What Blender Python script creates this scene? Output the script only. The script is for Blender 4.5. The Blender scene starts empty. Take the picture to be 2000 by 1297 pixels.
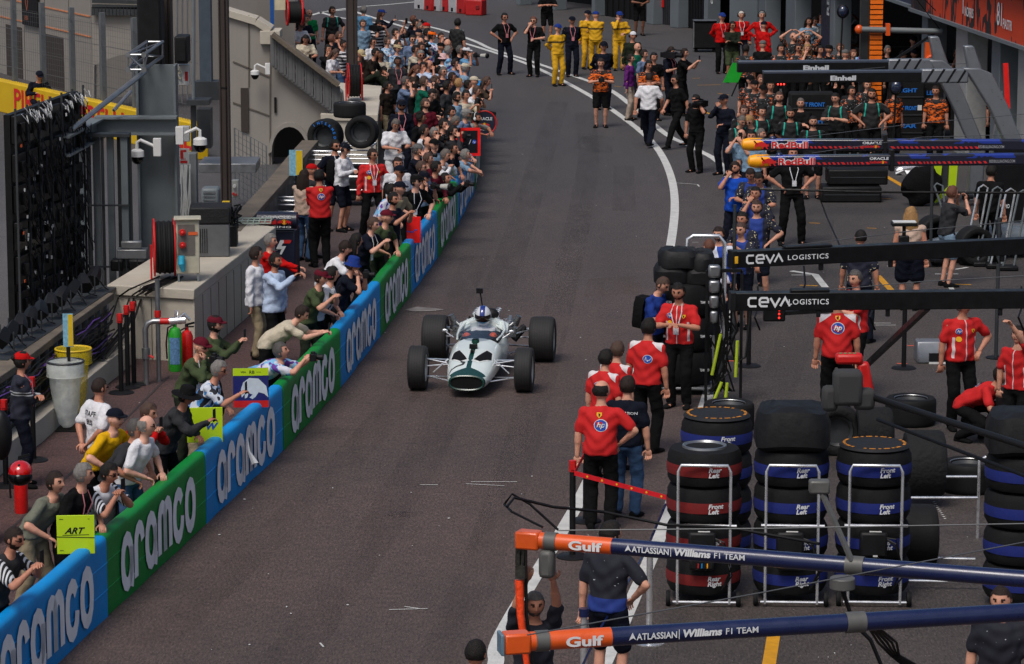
import bpy, bmesh, math, random
import numpy as np
from mathutils import Vector, Matrix, noise
from mathutils.bvhtree import BVHTree
FPX, CAMH = 6400.0, 9.2                      # focal length in photo pixels, camera height
PITCH = math.atan((648.5 + 478) / FPX)
S = bpy.context.scene
COL = S.collection
cd = bpy.data.cameras.new('camera'); cam = bpy.data.objects.new('camera', cd); COL.objects.link(cam)
cd.sensor_width = 36; cd.lens = FPX / 2000 * 36; cd.clip_start = 1; cd.clip_end = 3000
cam.location = (0, 0, CAMH); cam.rotation_euler = (math.pi / 2 - PITCH, 0, 0)
S.camera = cam
SUN_EL, SUN_AZ = 58, 205
w = bpy.data.worlds.new('World'); S.world = w; w.use_nodes = True
nt = w.node_tree; bg = nt.nodes['Background']; sk = nt.nodes.new('ShaderNodeTexSky')
sk.sky_type = 'NISHITA'; sk.sun_disc = False
sk.sun_elevation = math.radians(SUN_EL); sk.sun_rotation = math.radians(SUN_AZ)
sk.dust_density = 4; sk.air_density = 1.0; sk.ozone_density = 0.6
nt.links.new(sk.outputs[0], bg.inputs[0]); bg.inputs[1].default_value = 0.105
sl = bpy.data.lights.new('sun', 'SUN'); so = bpy.data.objects.new('sun', sl); COL.objects.link(so)
sl.energy = 2.0; sl.angle = math.radians(24); sl.color = (1, 0.965, 0.92)
az = math.radians(SUN_AZ); el = math.radians(SUN_EL)
dv = Vector((math.sin(az) * math.cos(el), math.cos(az) * math.cos(el), math.sin(el)))
so.rotation_euler = dv.to_track_quat('Z', 'Y').to_euler(); so.location = (0, 30, 60)
S.view_settings.view_transform = 'Standard'; S.view_settings.look = 'None'
S.view_settings.exposure = 0.0; S.view_settings.gamma = 1
S.cycles.max_bounces = 5; S.cycles.diffuse_bounces = 2; S.cycles.glossy_bounces = 3
S.cycles.transparent_max_bounces = 12
cp, sp = math.cos(PITCH), math.sin(PITCH)
def P(x, y, z=0.0):
 "point at height z seen at photo pixel x, y"
 Y = cp * FPX - sp * (y - 648.5); Z = -sp * FPX - cp * (y - 648.5)
 t = (z - CAMH) / Z
 return Vector(((x - 1000) * t, Y * t, z))
def PD(x, y, Yd):
 "point at distance Yd seen at photo pixel x, y"
 Y = cp * FPX - sp * (y - 648.5); Z = -sp * FPX - cp * (y - 648.5)
 t = Yd / Y
 return Vector(((x - 1000) * t, Yd, CAMH + Z * t))
def G(x, y): return P(x, y, 0)
R = math.radians
def tag(o, label=None, cat=None, group=None, kind=None):
 if label: o['label'] = label
 if cat: o['category'] = cat
 if group: o['group'] = group
 if kind: o['kind'] = kind
 return o
def thing(name, label, cat, loc=(0, 0, 0), rz=0.0, group=None):
 o = bpy.data.objects.new(name, None); COL.objects.link(o); o.empty_display_size = .2
 o.location = loc; o.rotation_euler = (0, 0, rz)
 return tag(o, label, cat, group)
def copy_thing(src, label, loc=None, rz=None, group=None):
 r = src.copy(); COL.objects.link(r)
 if loc is not None: r.location = loc
 if rz is not None: r.rotation_euler = (0, 0, rz)
 if label: r['label'] = label
 if group: r['group'] = group
 for ch in list(src.children):
  c = ch.copy(); COL.objects.link(c); c.parent = r
  for g in list(ch.children):
   d = g.copy(); COL.objects.link(d); d.parent = c
 return r
class MB:
 def __init__(s): s.v = []; s.f = []; s.m = []; s.t = None
 def add(s, vs, fs, m=0):
  b = len(s.v)
  for q in vs:
   q = Vector(q)
   s.v.append(s.t @ q if s.t is not None else q)
  for f in fs: s.f.append([b + i for i in f]); s.m.append(m)
  return s
 def box(s, c, d, rot=None, m=0):
  c = Vector(c); x, y, z = d[0] / 2, d[1] / 2, d[2] / 2
  vs = [Vector((a * x, b * y, e * z)) for e in (-1, 1) for b in (-1, 1) for a in (-1, 1)]
  if rot is not None:
   M = rot if isinstance(rot, Matrix) else Matrix.Rotation(rot, 3, 'Z')
   vs = [M @ q for q in vs]
  return s.add([c + q for q in vs], [(0, 2, 3, 1), (4, 5, 7, 6), (0, 1, 5, 4), (2, 6, 7, 3), (0, 4, 6, 2), (1, 3, 7, 5)], m)
 def bar(s, p, q, w, h, m=0, up=(0, 0, 1)):
  p, q = Vector(p), Vector(q); d = (q - p); L = d.length; d.normalize()
  up = Vector(up)
  if abs(d.dot(up)) > .95: up = Vector((0, 1, 0))
  sd = d.cross(up).normalized(); u = sd.cross(d).normalized()
  M = Matrix((sd, d, u)).transposed()
  return s.box((p + q) / 2, (w, L, h), M, m)
 def tube(s, pts, r, n=8, m=0, cap=True, closed=False):
  pts = [Vector(p) for p in pts]
  rs = r if isinstance(r, (list, tuple)) else [r] * len(pts)
  N = len(pts); rings = []; u = None
  for i, p in enumerate(pts):
   if closed: d = pts[(i + 1) % N] - pts[i - 1]
   else: d = pts[min(i + 1, N - 1)] - pts[max(i - 1, 0)]
   d.normalize()
   if u is None:
    a = Vector((0, 0, 1)) if abs(d.z) < .9 else Vector((1, 0, 0))
    u = d.cross(a).normalized()
   else:
    u = (u - d * u.dot(d)).normalized()
   v = d.cross(u)
   rings.append([p + (u * math.cos(2 * math.pi * k / n) + v * math.sin(2 * math.pi * k / n)) * rs[i] for k in range(n)])
  return s.loft(rings, m, cap and not closed, closed)
 def loft(s, rings, m=0, cap=True, closed=False):
  n = len(rings[0]); N = len(rings); vs = [p for r_ in rings for p in r_]; fs = []
  for i in range(N if closed else N - 1):
   j = (i + 1) % N
   for k in range(n):
    l = (k + 1) % n
    fs.append((i * n + k, i * n + l, j * n + l, j * n + k))
  if cap:
   fs.append(tuple(range(n))[::-1]); fs.append(tuple((N - 1) * n + k for k in range(n)))
  return s.add(vs, fs, m)
 def cyl(s, p, q, r, r2=None, n=16, m=0, cap=True):
  return s.tube([p, q], [r, r if r2 is None else r2], n, m, cap)
 def lathe(s, prof, n=24, M=None, m=0, cap=False):
  M = M or Matrix.Identity(4)
  rings = [[M @ Vector((r * math.cos(2 * math.pi * k / n), r * math.sin(2 * math.pi * k / n), z)) for k in range(n)] for r, z in prof]
  return s.loft(rings, m, cap)
 def ell(s, c, r, n=12, k=8, m=0, M=None):
  c = Vector(c); M = M or Matrix.Identity(3); vs = []; fs = []
  for i in range(1, k):
   a = math.pi * i / k
   for j in range(n):
    b = 2 * math.pi * j / n
    vs.append(c + M @ Vector((r[0] * math.sin(a) * math.cos(b), r[1] * math.sin(a) * math.sin(b), r[2] * math.cos(a))))
  t = len(vs); vs += [c + M @ Vector((0, 0, r[2])), c + M @ Vector((0, 0, -r[2]))]
  for i in range(k - 2):
   for j in range(n):
    l = (j + 1) % n
    fs.append((i * n + j, (i + 1) * n + j, (i + 1) * n + l, i * n + l))
  for j in range(n):
   l = (j + 1) % n
   fs.append((t, j, l)); fs.append((t + 1, (k - 2) * n + l, (k - 2) * n + j))
  return s.add(vs, fs, m)
 def prism(s, pts, d, M=None, m=0):
  "closed 2D outline in the xz plane, extruded d along +y (local), then M"
  M = M or Matrix.Identity(4); n = len(pts)
  a = [M @ Vector((x, 0, z)) for x, z in pts]; b = [M @ Vector((x, d, z)) for x, z in pts]
  fs = [tuple(range(n)), tuple(range(2 * n - 1, n - 1, -1))]
  fs += [(i, i + n, (i + 1) % n + n, (i + 1) % n) for i in range(n)]
  return s.add(a + b, fs, m)
 def ribbon(s, pts, w, M=None, m=0, closed=False):
  "flat stroke of width w in the xz plane"
  M = M or Matrix.Identity(4); P2 = [Vector(p) for p in pts]; N = len(P2); L = []; Rr = []
  for i in range(N):
   a = P2[i - 1] if (i or closed) else P2[0]; b = P2[(i + 1) % N] if (i < N - 1 or closed) else P2[-1]
   d0 = (P2[i] - a).normalized() if (P2[i] - a).length > 1e-9 else (b - P2[i]).normalized()
   d1 = (b - P2[i]).normalized() if (b - P2[i]).length > 1e-9 else d0
   t = (d0 + d1).normalized() if (d0 + d1).length > 1e-6 else d0
   nn = Vector((-t.y, t.x)); sc = 1 / max(.5, abs(nn.dot(Vector((-d0.y, d0.x)))))
   L.append(P2[i] + nn * w / 2 * sc); Rr.append(P2[i] - nn * w / 2 * sc)
  vs = [M @ Vector((q.x, 0, q.y)) for q in L + Rr]
  fs = [(i, i + N, (i + 1) % N + N, (i + 1) % N) for i in range(N if closed else N - 1)]
  return s.add(vs, fs, m)
 def mesh(s, name, sharp=38):
  me = bpy.data.meshes.new(name)
  me.from_pydata([tuple(q) for q in s.v], [], s.f); me.update()
  if any(s.m): me.polygons.foreach_set('material_index', s.m)
  me.polygons.foreach_set('use_smooth', [True] * len(me.polygons))
  me.set_sharp_from_angle(angle=R(sharp))
  return me
 def fixn(s, me):
  bm = bmesh.new(); bm.from_mesh(me); bmesh.ops.recalc_face_normals(bm, faces=bm.faces); bm.to_mesh(me); bm.free()
 def build(s, name, mats, parent=None, bevel=0, sharp=38, fix=True):
  me = s.mesh(name, sharp)
  if fix: s.fixn(me)
  if not isinstance(mats, (list, tuple)): mats = [mats]
  for q in mats: me.materials.append(q)
  o = bpy.data.objects.new(name, me); COL.objects.link(o); o.parent = parent
  if bevel:
   b = o.modifiers.new('bevel', 'BEVEL'); b.width = bevel; b.segments = 2; b.limit_method = 'ANGLE'; b.angle_limit = R(40)
  return o
def frame(o, x, y, z=None):
 "matrix with local x, y, z axes and origin o"
 x = Vector(x).normalized(); y = Vector(y).normalized(); z = Vector(z).normalized() if z is not None else x.cross(y)
 M = Matrix.Identity(4)
 for i in range(3): M[i][0] = x[i]; M[i][1] = y[i]; M[i][2] = z[i]; M[i][3] = o[i]
 return M
def flat(p, right, normal_out, off=.003):
 "frame for lettering: local x = right, z = up in the face, -y = outwards"
 right = Vector(right).normalized(); n = Vector(normal_out).normalized(); up = n.cross(right)
 if up.z < 0 and abs(up.z) > .3: up = -up
 return frame(Vector(p) + n * off, right, -n, up)
def lin(c): c /= 255; return c / 12.92 if c <= .04045 else ((c + .055) / 1.055) ** 2.4
def C(*c): return (lin(c[0]), lin(c[1]), lin(c[2]), 1)
_mats = {}
def mat(name, rgb, rough=.7, metal=0, var=.12, scale=8, bump=0, bscale=None, coat=0, spec=None, emit=None, alpha=1, trans=0, dist='object'):
 if name in _mats: return _mats[name]
 m = bpy.data.materials.new(name); m.use_nodes = True; t = m.node_tree; b = t.nodes['Principled BSDF']
 b.inputs['Base Color'].default_value = C(*rgb); b.inputs['Roughness'].default_value = rough; b.inputs['Metallic'].default_value = metal
 if coat: b.inputs['Coat Weight'].default_value = coat; b.inputs['Coat Roughness'].default_value = .12
 if spec is None and max(rgb) < 40: spec = .25
 if spec is not None: b.inputs['Specular IOR Level'].default_value = spec
 if alpha < 1: b.inputs['Alpha'].default_value = alpha
 if trans: b.inputs['Transmission Weight'].default_value = trans
 if emit: b.inputs['Emission Color'].default_value = C(*rgb); b.inputs['Emission Strength'].default_value = emit
 tc = t.nodes.new('ShaderNodeTexCoord')
 if var:
  n = t.nodes.new('ShaderNodeTexNoise'); n.inputs['Scale'].default_value = scale; n.inputs['Detail'].default_value = 5; n.inputs['Roughness'].default_value = .65
  t.links.new(tc.outputs['Object'], n.inputs['Vector'])
  mr = t.nodes.new('ShaderNodeMapRange'); mr.inputs[1].default_value = .3; mr.inputs[2].default_value = .7
  mr.inputs[3].default_value = 1 - var; mr.inputs[4].default_value = 1 + var
  t.links.new(n.outputs[0], mr.inputs[0])
  mx = t.nodes.new('ShaderNodeVectorMath'); mx.operation = 'SCALE'; mx.inputs[0].default_value = C(*rgb)[:3]
  t.links.new(mr.outputs[0], mx.inputs['Scale']); t.links.new(mx.outputs[0], b.inputs['Base Color'])
  r2 = t.nodes.new('ShaderNodeMapRange'); r2.inputs[1].default_value = .3; r2.inputs[2].default_value = .7
  r2.inputs[3].default_value = max(0, rough - .1); r2.inputs[4].default_value = min(1, rough + .1)
  t.links.new(n.outputs[0], r2.inputs[0]); t.links.new(r2.outputs[0], b.inputs['Roughness'])
 if bump:
  n2 = t.nodes.new('ShaderNodeTexNoise'); n2.inputs['Scale'].default_value = bscale or scale * 4; n2.inputs['Detail'].default_value = 4
  t.links.new(tc.outputs['Object'], n2.inputs['Vector'])
  bp = t.nodes.new('ShaderNodeBump'); bp.inputs['Strength'].default_value = min(1, bump); bp.inputs['Distance'].default_value = .02
  t.links.new(n2.outputs[0], bp.inputs['Height']); t.links.new(bp.outputs[0], b.inputs['Normal'])
 _mats[name] = m; return m
class NX:
 "tiny node expression helper for patterned materials"
 def __init__(s, name, rough=.75):
  s.mt = bpy.data.materials.new(name); s.mt.use_nodes = True; s.t = s.mt.node_tree; s.b = s.t.nodes['Principled BSDF']
  s.b.inputs['Roughness'].default_value = rough
  tc = s.t.nodes.new('ShaderNodeTexCoord'); s.co = tc.outputs['Object']
  sx = s.t.nodes.new('ShaderNodeSeparateXYZ'); s.t.links.new(s.co, sx.inputs[0]); s.x, s.y, s.z = sx.outputs
 def _in(s, sock, v):
  if isinstance(v, (int, float)): sock.default_value = v
  elif isinstance(v, tuple): sock.default_value = v
  else: s.t.links.new(v, sock)
 def m(s, op, a, b=0.0, c=0.0):
  n = s.t.nodes.new('ShaderNodeMath'); n.operation = op
  for i, v in enumerate((a, b, c)): s._in(n.inputs[i], v)
  return n.outputs[0]
 def between(s, a, lo, hi): return s.m('MULTIPLY', s.m('GREATER_THAN', a, lo), s.m('LESS_THAN', a, hi))
 def mix(s, f, a, b):
  n = s.t.nodes.new('ShaderNodeMix'); n.data_type = 'RGBA'
  s._in(n.inputs[0], f); s._in(n.inputs[6], a); s._in(n.inputs[7], b); return n.outputs[2]
 def noise(s, scale, detail=3, vec=None, rough=.5):
  n = s.t.nodes.new('ShaderNodeTexNoise'); n.inputs['Scale'].default_value = scale; n.inputs['Detail'].default_value = detail
  n.inputs['Roughness'].default_value = rough
  s.t.links.new(vec if vec is not None else s.co, n.inputs['Vector']); return n.outputs[0]
 def stretch(s, v):
  n = s.t.nodes.new('ShaderNodeVectorMath'); n.operation = 'MULTIPLY'; s.t.links.new(s.co, n.inputs[0]); n.inputs[1].default_value = v
  return n.outputs[0]
 def bump(s, h, strength=.4, d=.01):
  bp = s.t.nodes.new('ShaderNodeBump'); bp.inputs['Strength'].default_value = strength; bp.inputs['Distance'].default_value = d
  s.t.links.new(h, bp.inputs['Height']); s.t.links.new(bp.outputs[0], s.b.inputs['Normal'])
 def out(s, col):
  s._in(s.b.inputs['Base Color'], col); return s.mt
_tc = {}
def text_geo(txt, size=1.0, bold=0.0, shear=0.0, spacing=1.0, align='LEFT', xs=1.0):
 key = (txt, bold, shear, spacing, align)
 if key not in _tc:
  cu = bpy.data.curves.new('t', 'FONT'); cu.body = txt; cu.size = 1; cu.offset = bold; cu.shear = shear
  cu.space_character = spacing; cu.align_x = align; cu.resolution_u = 3; cu.dimensions = '2D'; cu.fill_mode = 'BOTH'
  o = bpy.data.objects.new('t', cu); COL.objects.link(o)
  bpy.context.view_layer.update()
  me = bpy.data.meshes.new_from_object(o.evaluated_get(bpy.context.evaluated_depsgraph_get()))
  vs = [(v.co.x, v.co.y) for v in me.vertices]; fs = [tuple(p.vertices) for p in me.polygons]
  bpy.data.objects.remove(o); bpy.data.curves.remove(cu); bpy.data.meshes.remove(me)
  _tc[key] = (vs, fs)
 vs, fs = _tc[key]
 return [(x * size * xs, y * size) for x, y in vs], fs
def put_text(mb, txt, M, size, m=0, **k):
 vs, fs = text_geo(txt, size, **k)
 mb.add([M @ Vector((x, 0, y)) for x, y in vs], fs, m); return mb
def fit_text(mb, txt, M, w, h, m=0, **k):
 "text stretched to fill w x h from the local origin"
 vs, fs = text_geo(txt, 1.0, **k)
 x0 = min(v[0] for v in vs); x1 = max(v[0] for v in vs); y0 = min(v[1] for v in vs); y1 = max(v[1] for v in vs)
 mb.add([M @ Vector(((x - x0) / (x1 - x0) * w, 0, (y - y0) / (y1 - y0) * h)) for x, y in vs], fs, m); return mb
def disc(mb, M, cx, cz, r, m=0, n=24, rz=None):
 rz = rz or r
 mb.add([M @ Vector((cx + r * math.cos(2 * math.pi * i / n), 0, cz + rz * math.sin(2 * math.pi * i / n))) for i in range(n)], [tuple(range(n))], m)
def poly(mb, M, pts, m=0):
 mb.add([M @ Vector((x, 0, z)) for x, z in pts], [tuple(range(len(pts)))], m)
def stadium(w, h, n=6):
 "tall rounded loop, w wide and h high, centred"
 r = w / 2; p = []
 for i in range(n + 1): a = math.pi * i / n; p.append((r * math.cos(a), h / 2 - r * 1.25 + r * 1.25 * math.sin(a)))
 for i in range(n + 1): a = math.pi + math.pi * i / n; p.append((r * math.cos(a), -h / 2 + r * 1.25 + r * 1.25 * math.sin(a)))
 return p
def aramco(mb, M, W, Hh, m=0):
 "the tall rounded word, W x Hh from the local origin"
 u = W / 6.75; st = u * .31
 def shp(pts, x, closed=False):
  mb.ribbon([((x + px), pz + Hh / 2) for px, pz in pts], st, M, m, closed)
 h = Hh - st; w = u - st * .9; lean = .0
 def a_(x):
  shp(stadium(w, h * .96), x, True)
  shp([(w / 2, h * .25), (w / 2, -h / 2 + u * .05), (w / 2 + st * .5, -h / 2)], x)
 def arch(x, ww, down=True, top=.5):
  pts = [(-ww / 2, -h / 2), (-ww / 2, h * top - ww * .9)]
  for i in range(7): t = math.pi * (1 - i / 6); pts.append((ww / 2 * math.cos(t), h / 2 - ww * .62 + ww * .62 * math.sin(t)))
  if down: pts.append((ww / 2, -h / 2))
  shp(pts, x)
 x = u * .5; a_(x)
 x += u * 1.0; arch(x + w * .05, w * .8, False)                       # r
 x += u * 1.05; a_(x)
 x += u * 1.0; arch(x, w * .68); x += w * .68; arch(x, w * .68)       # m
 x += u * 1.0; cpts = stadium(w, h * .96); shp(cpts[1:], x)            # c
 x += u * 1.12; shp(stadium(w, h * .96), x, True)                      # o
def bull(mb, M, w, h, m=0, flip=False):
 "charging bull silhouette"
 pts = [(0, .35), (.06, .5), (.0, .62), (.1, .6), (.16, .55), (.3, .78), (.5, .88), (.66, .78), (.8, .74), (.9, .86), (1, .95), (.95, 1), (.86, .92), (.84, .7),
           (.92, .45), (.86, .3), (.98, .05), (.9, .0), (.78, .28), (.66, .32), (.5, .3), (.46, .05), (.36, .0), (.38, .25), (.28, .3), (.14, .02), (.05, .02), (.16, .28), (.1, .3)]
 q = [((1 - x if flip else x) * w, z * h) for x, z in pts]
 poly(mb, M, q, m)
M_conc = mat('pale_stone', (176, 168, 154), .8, var=.12, scale=1.3, bump=.3, bscale=14)
M_stoned = mat('weathered_coping', (98, 88, 76), .85, var=.3, scale=2.5, bump=.5, bscale=20)
M_steel = mat('painted_steel', (100, 107, 110), .5, var=.12, scale=2, bump=.1)
M_steeld = mat('dark_steel', (44, 47, 50), .5, var=.2, scale=3)
M_black = mat('black_plastic', (19, 19, 21), .5, var=.2, scale=6)
M_rub = mat('rubber', (22, 22, 23), .72, var=.2, scale=9, bump=.12)
M_chrome = mat('chrome', (232, 234, 236), .30, .85, var=.1, scale=9)
M_alu = mat('aluminium', (150, 152, 155), .38, .85, var=.12, scale=6)
M_brown = mat('brown_steel', (52, 42, 38), .6, var=.15, scale=2)
M_white = mat('white_plastic', (205, 205, 203), .45, var=.06)
M_red = mat('red_paint', (190, 22, 20), .45, var=.08)
M_yel = mat('yellow_plastic', (205, 172, 20), .55, var=.08)
M_ink = mat('lettering_white', (214, 216, 218), .6, var=.04)
M_inkd = mat('lettering_dark', (16, 17, 22), .6, var=0)
M_inkr = mat('lettering_red', (200, 24, 24), .6, var=0)
M_inky = mat('lettering_yellow', (228, 170, 20), .6, var=0)
M_inkb = mat('lettering_blue', (20, 70, 170), .6, var=0)
M_wire = mat('wire_grey', (98, 100, 102), .5, .4, var=.1)
M_cable = mat('cable_black', (16, 16, 17), .5, var=.1)
def asphalt(name, a, b, grain=1.0, lines=True):
 n = NX(name, .82)
 fine = n.noise(1.0, 4, vec=n.stretch((36, 10, 1)), rough=.8); mid = n.noise(2.6, 5, rough=.6); big = n.noise(.22, 4)
 spk = n.noise(1.0, 2, vec=n.stretch((60, 22, 1)))
 st = n.noise(1.0, 3, vec=n.stretch((6, 40, 1)))
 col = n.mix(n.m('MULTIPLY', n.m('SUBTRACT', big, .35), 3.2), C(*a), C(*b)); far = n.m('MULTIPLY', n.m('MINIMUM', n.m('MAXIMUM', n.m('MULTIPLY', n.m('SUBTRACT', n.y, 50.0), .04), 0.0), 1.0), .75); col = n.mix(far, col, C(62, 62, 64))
 def scl(c, f):
  v = n.t.nodes.new('ShaderNodeVectorMath'); v.operation = 'SCALE'; n._in(v.inputs[0], c); n._in(v.inputs['Scale'], f); return v.outputs[0]
 f1 = n.m('MAXIMUM', n.m('ADD', 1 - 1.5 * grain, n.m('MULTIPLY', fine, 3.0 * grain)), .25); f2 = n.m('ADD', .7, n.m('MULTIPLY', mid, .6)); f3 = n.m('ADD', .55, n.m('MULTIPLY', n.noise(1.0, 5, vec=n.stretch((.45, .05, 1)), rough=.7), .9))
 f1 = n.m('MULTIPLY', f1, n.m('ADD', .8, n.m('MULTIPLY', st, .4)))
 col = scl(col, n.m('MULTIPLY', f1, n.m('MULTIPLY', f2, f3)))
 spot = n.m('MULTIPLY', n.m('GREATER_THAN', spk, .69), .35)
 col = n.mix(spot, col, C(168, 158, 150))
 n.bump(n.m('ADD', fine, n.m('MULTIPLY', spk, .5)), .55, .012)
 n._in(n.b.inputs['Roughness'], n.m('ADD', .68, n.m('MULTIPLY', mid, .25)))
 return n.out(col)
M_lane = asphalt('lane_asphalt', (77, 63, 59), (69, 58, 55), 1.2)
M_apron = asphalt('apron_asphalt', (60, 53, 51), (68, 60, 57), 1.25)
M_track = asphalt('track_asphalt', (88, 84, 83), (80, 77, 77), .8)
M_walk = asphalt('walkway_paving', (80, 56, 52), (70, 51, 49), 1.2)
M_line = mat('road_paint', (190, 190, 187), .7, var=.16, scale=5, bump=.3, bscale=30)
M_yline = mat('yellow_road_paint', (196, 138, 18), .7, var=.2, scale=5)
M_oline = mat('orange_tape', (225, 92, 62), .6, var=.1)
def sheet(name, pts, z, m, kind='structure'):
 mb = MB(); mb.add([(p[0], p[1], z) for p in pts], [tuple(range(len(pts)))]); o = mb.build(name, m); tag(o, kind=kind); return o
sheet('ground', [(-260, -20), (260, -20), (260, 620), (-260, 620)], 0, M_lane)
barpx = [(60, 1340), (210.6, 1203.7), (403.6, 1023), (554, 880), (665.6, 758), (743, 657), (803, 575), (854.6, 504.5), (893, 442), (921, 386), (935, 355), (938, 312), (938, 278), (941, 225), (941, 190)]
wallpx = [(-160, 1070), (83, 864), (185, 773), (268, 702), (385, 705), (470, 628), (560, 520), (640, 420), (700, 330), (760, 250), (745, 200), (700, 150), (600, 60), (520, -10)]
walk = [G(*p) for p in wallpx] + [G(580, -10), G(620, 24), G(740, 48), G(820, 75), G(900, 130)] + [G(*p) for p in barpx[::-1]] + [G(-200, 1360)]
sheet('walkway', walk, .004, M_walk)
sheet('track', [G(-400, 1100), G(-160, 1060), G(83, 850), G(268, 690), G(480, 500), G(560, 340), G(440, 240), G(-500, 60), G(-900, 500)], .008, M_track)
apr = [G(1190, 1300), G(1240, 1150), G(1300, 1022), G(1390, 700), G(1420, 500), G(1420, 380), G(1380, 310), G(1300, 262), G(1190, 178), G(1100, 142), G(1030, 118), G(1040, 60), G(2600, 60), G(2600, 1500), G(1190, 1500)]
sheet('pit_apron', apr, .004, M_apron)
def stripe(name, px, w, m, z=.009):
 pts = [G(*p) if len(p) == 2 else Vector(p) for p in px]
 q = []
 n = len(pts)
 for i in range(n - 1):
  p0 = pts[max(i - 1, 0)]; p1 = pts[i]; p2 = pts[i + 1]; p3 = pts[min(i + 2, n - 1)]
  k = 8 if n > 3 else 1
  for j in range(k):
   t = j / k
   q.append(.5 * ((2 * p1) + (-p0 + p2) * t + (2 * p0 - 5 * p1 + 4 * p2 - p3) * t * t + (-p0 + 3 * p1 - 3 * p2 + p3) * t ** 3))
 q.append(pts[-1])
 mb = MB(); mb.ribbon([(p.x, p.y) for p in q], w, Matrix(((1, 0, 0, 0), (0, 0, 1, 0), (0, 1, 0, z), (0, 0, 0, 1))))
 mb.v = [Vector((v.x, v.y, z)) for v in mb.v]
 return tag(mb.build(name, m), kind='structure')
stripe('painted_line', [(950, 1340), (968, 1297), (982, 1236), (1098, 1038), (1140, 961), (1215, 800), (1275, 640), (1307, 495), (1318, 400), (1307, 335), (1277, 282), (1226, 237), (1150, 186), (1050, 134), (975, 106), (900, 83), (820, 62), (720, 32), (690, 22)], .17, M_line)
stripe('painted_line', [(1166, 1330), (1180, 1297), (1230, 1185), (1298, 1022), (1380, 780), (1420, 620), (1440, 500), (1436, 395), (1408, 322), (1345, 285), (1300, 262), (1240, 212), (1185, 173), (1100, 142), (1030, 118), (960, 96), (925, 80), (860, 58), (780, 40)], .17, M_line)
stripe('painted_line', [(640, 22), (700, 14), (760, 9), (812, 4)], .16, M_line)
stripe('painted_line', [(624, 24), (660, 34), (700, 40), (735, 45)], .16, M_line)
stripe('painted_line', [(608, 30), (630, 24), (690, 18)], .16, M_line)
for px, w_ in [([(1722, 340), (1805, 388)], .12), ([(1714, 539), (1743, 570)], .12), ([(1660, 388), (1740, 389)], .06), ([(1694, 382), (1712, 390)], .08), ([(1470, 372), (1500, 386)], .09), ([(1512, 1236), (1500, 1310)], .14),
               ([(1562, 558), (1597, 559)], .06), ([(1864, 556), (1897, 557)], .06), ([(1375, 219), (1396, 226)], .10), ([(1362, 167), (1407, 166)], .05), ([(1352, 154), (1368, 153)], .04), ([(1402, 183), (1424, 186)], .05), ([(1690, 845), (1720, 846)], .1),
               ([(1720, 977), (1748, 980)], .12), ([(1580, 436), (1602, 437)], .05), ([(1693, 446), (1712, 447)], .05), ([(1200, 169), (1214, 170)], .04)]:
 stripe('yellow_marking', px, w_, M_yline)
for px, w_ in [([(1545, 530), (1592, 537), (1612, 562)], .13), ([(1546, 538), (1583, 538)], .05), ([(1866, 527), (1890, 523)], .07), ([(1826, 536), (1872, 536)], .05), ([(1852, 556), (1866, 575)], .09), ([(1318, 622), (1330, 622)], .05),
               ([(1322, 358), (1362, 361)], .03), ([(1362, 361), (1366, 365)], .03), ([(1700, 632), (1740, 632)], .03), ([(1710, 636), (1750, 636)], .03), ([(1352, 474), (1364, 474)], .03), ([(920, 942), (1010, 942)], .02), ([(910, 946), (985, 950)], .02),
               ([(820, 948), (855, 948)], .02), ([(760, 1192), (835, 1190)], .02), ([(790, 1186), (820, 1190)], .02), ([(625, 1257), (632, 1265)], .02)]:
 stripe('white_marking', px, w_, M_line)
for x, y in ((1690, 812), (1681, 797), (1700, 827)):
 stripe('white_marking', [(x - 9, y), (x + 11, y)], .16 if y == 812 else .07, M_line)
for k in range(10): stripe('white_marking', [(1822 + k * 2.4, 982 + k * 3.6), (1826 + k * 2.4, 981 + k * 3.6)], .025, M_line)
for x, y in ((1430, 706), (1592, 800), (1760, 711), (1780, 676)):
 stripe('orange_marking', [(x - 8, y), (x + 12, y)], .05, M_oline)
sheet('paint_stain', [G(790, 606), G(815, 600), G(850, 603), G(868, 606), G(840, 609), G(805, 609)], .010, mat('old_paint', (120, 114, 112), .8, var=.4, scale=3))
stripe('tar_seam', [(1600, 385), (1615, 425), (1640, 480)], .03, M_cable, .011)
stripe('tar_seam', [(960, 45), (1100, 62), (1300, 100), (1440, 120)], .03, mat('tar_soft', (60, 57, 57), .7), .011)
stripe('tar_seam', [(880, 40), (960, 45)], .03, mat('tar_soft', (60, 57, 57), .7), .011)
stripe('paving_seam', [(20, 1035), (160, 905), (330, 735)], .035, mat('seam_dark', (50, 42, 42), .8), .010)
def mk_wear(name, c, amt):
 n = NX(name, .8); v = n.noise(1.0, 5, vec=n.stretch((2.2, .35, 1)), rough=.7); fine = n.noise(38, 4, rough=.75)
 n._in(n.b.inputs['Alpha'], n.m('MULTIPLY', n.m('MAXIMUM', n.m('SUBTRACT', n.m('ADD', v, n.m('MULTIPLY', fine, .3)), .5), 0.0), amt)); return n.out(C(*c))
M_wear = mk_wear('tyre_wear', (30, 26, 26), .42); M_scuf = mk_wear('dust_wear', (110, 96, 90), .2)
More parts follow.
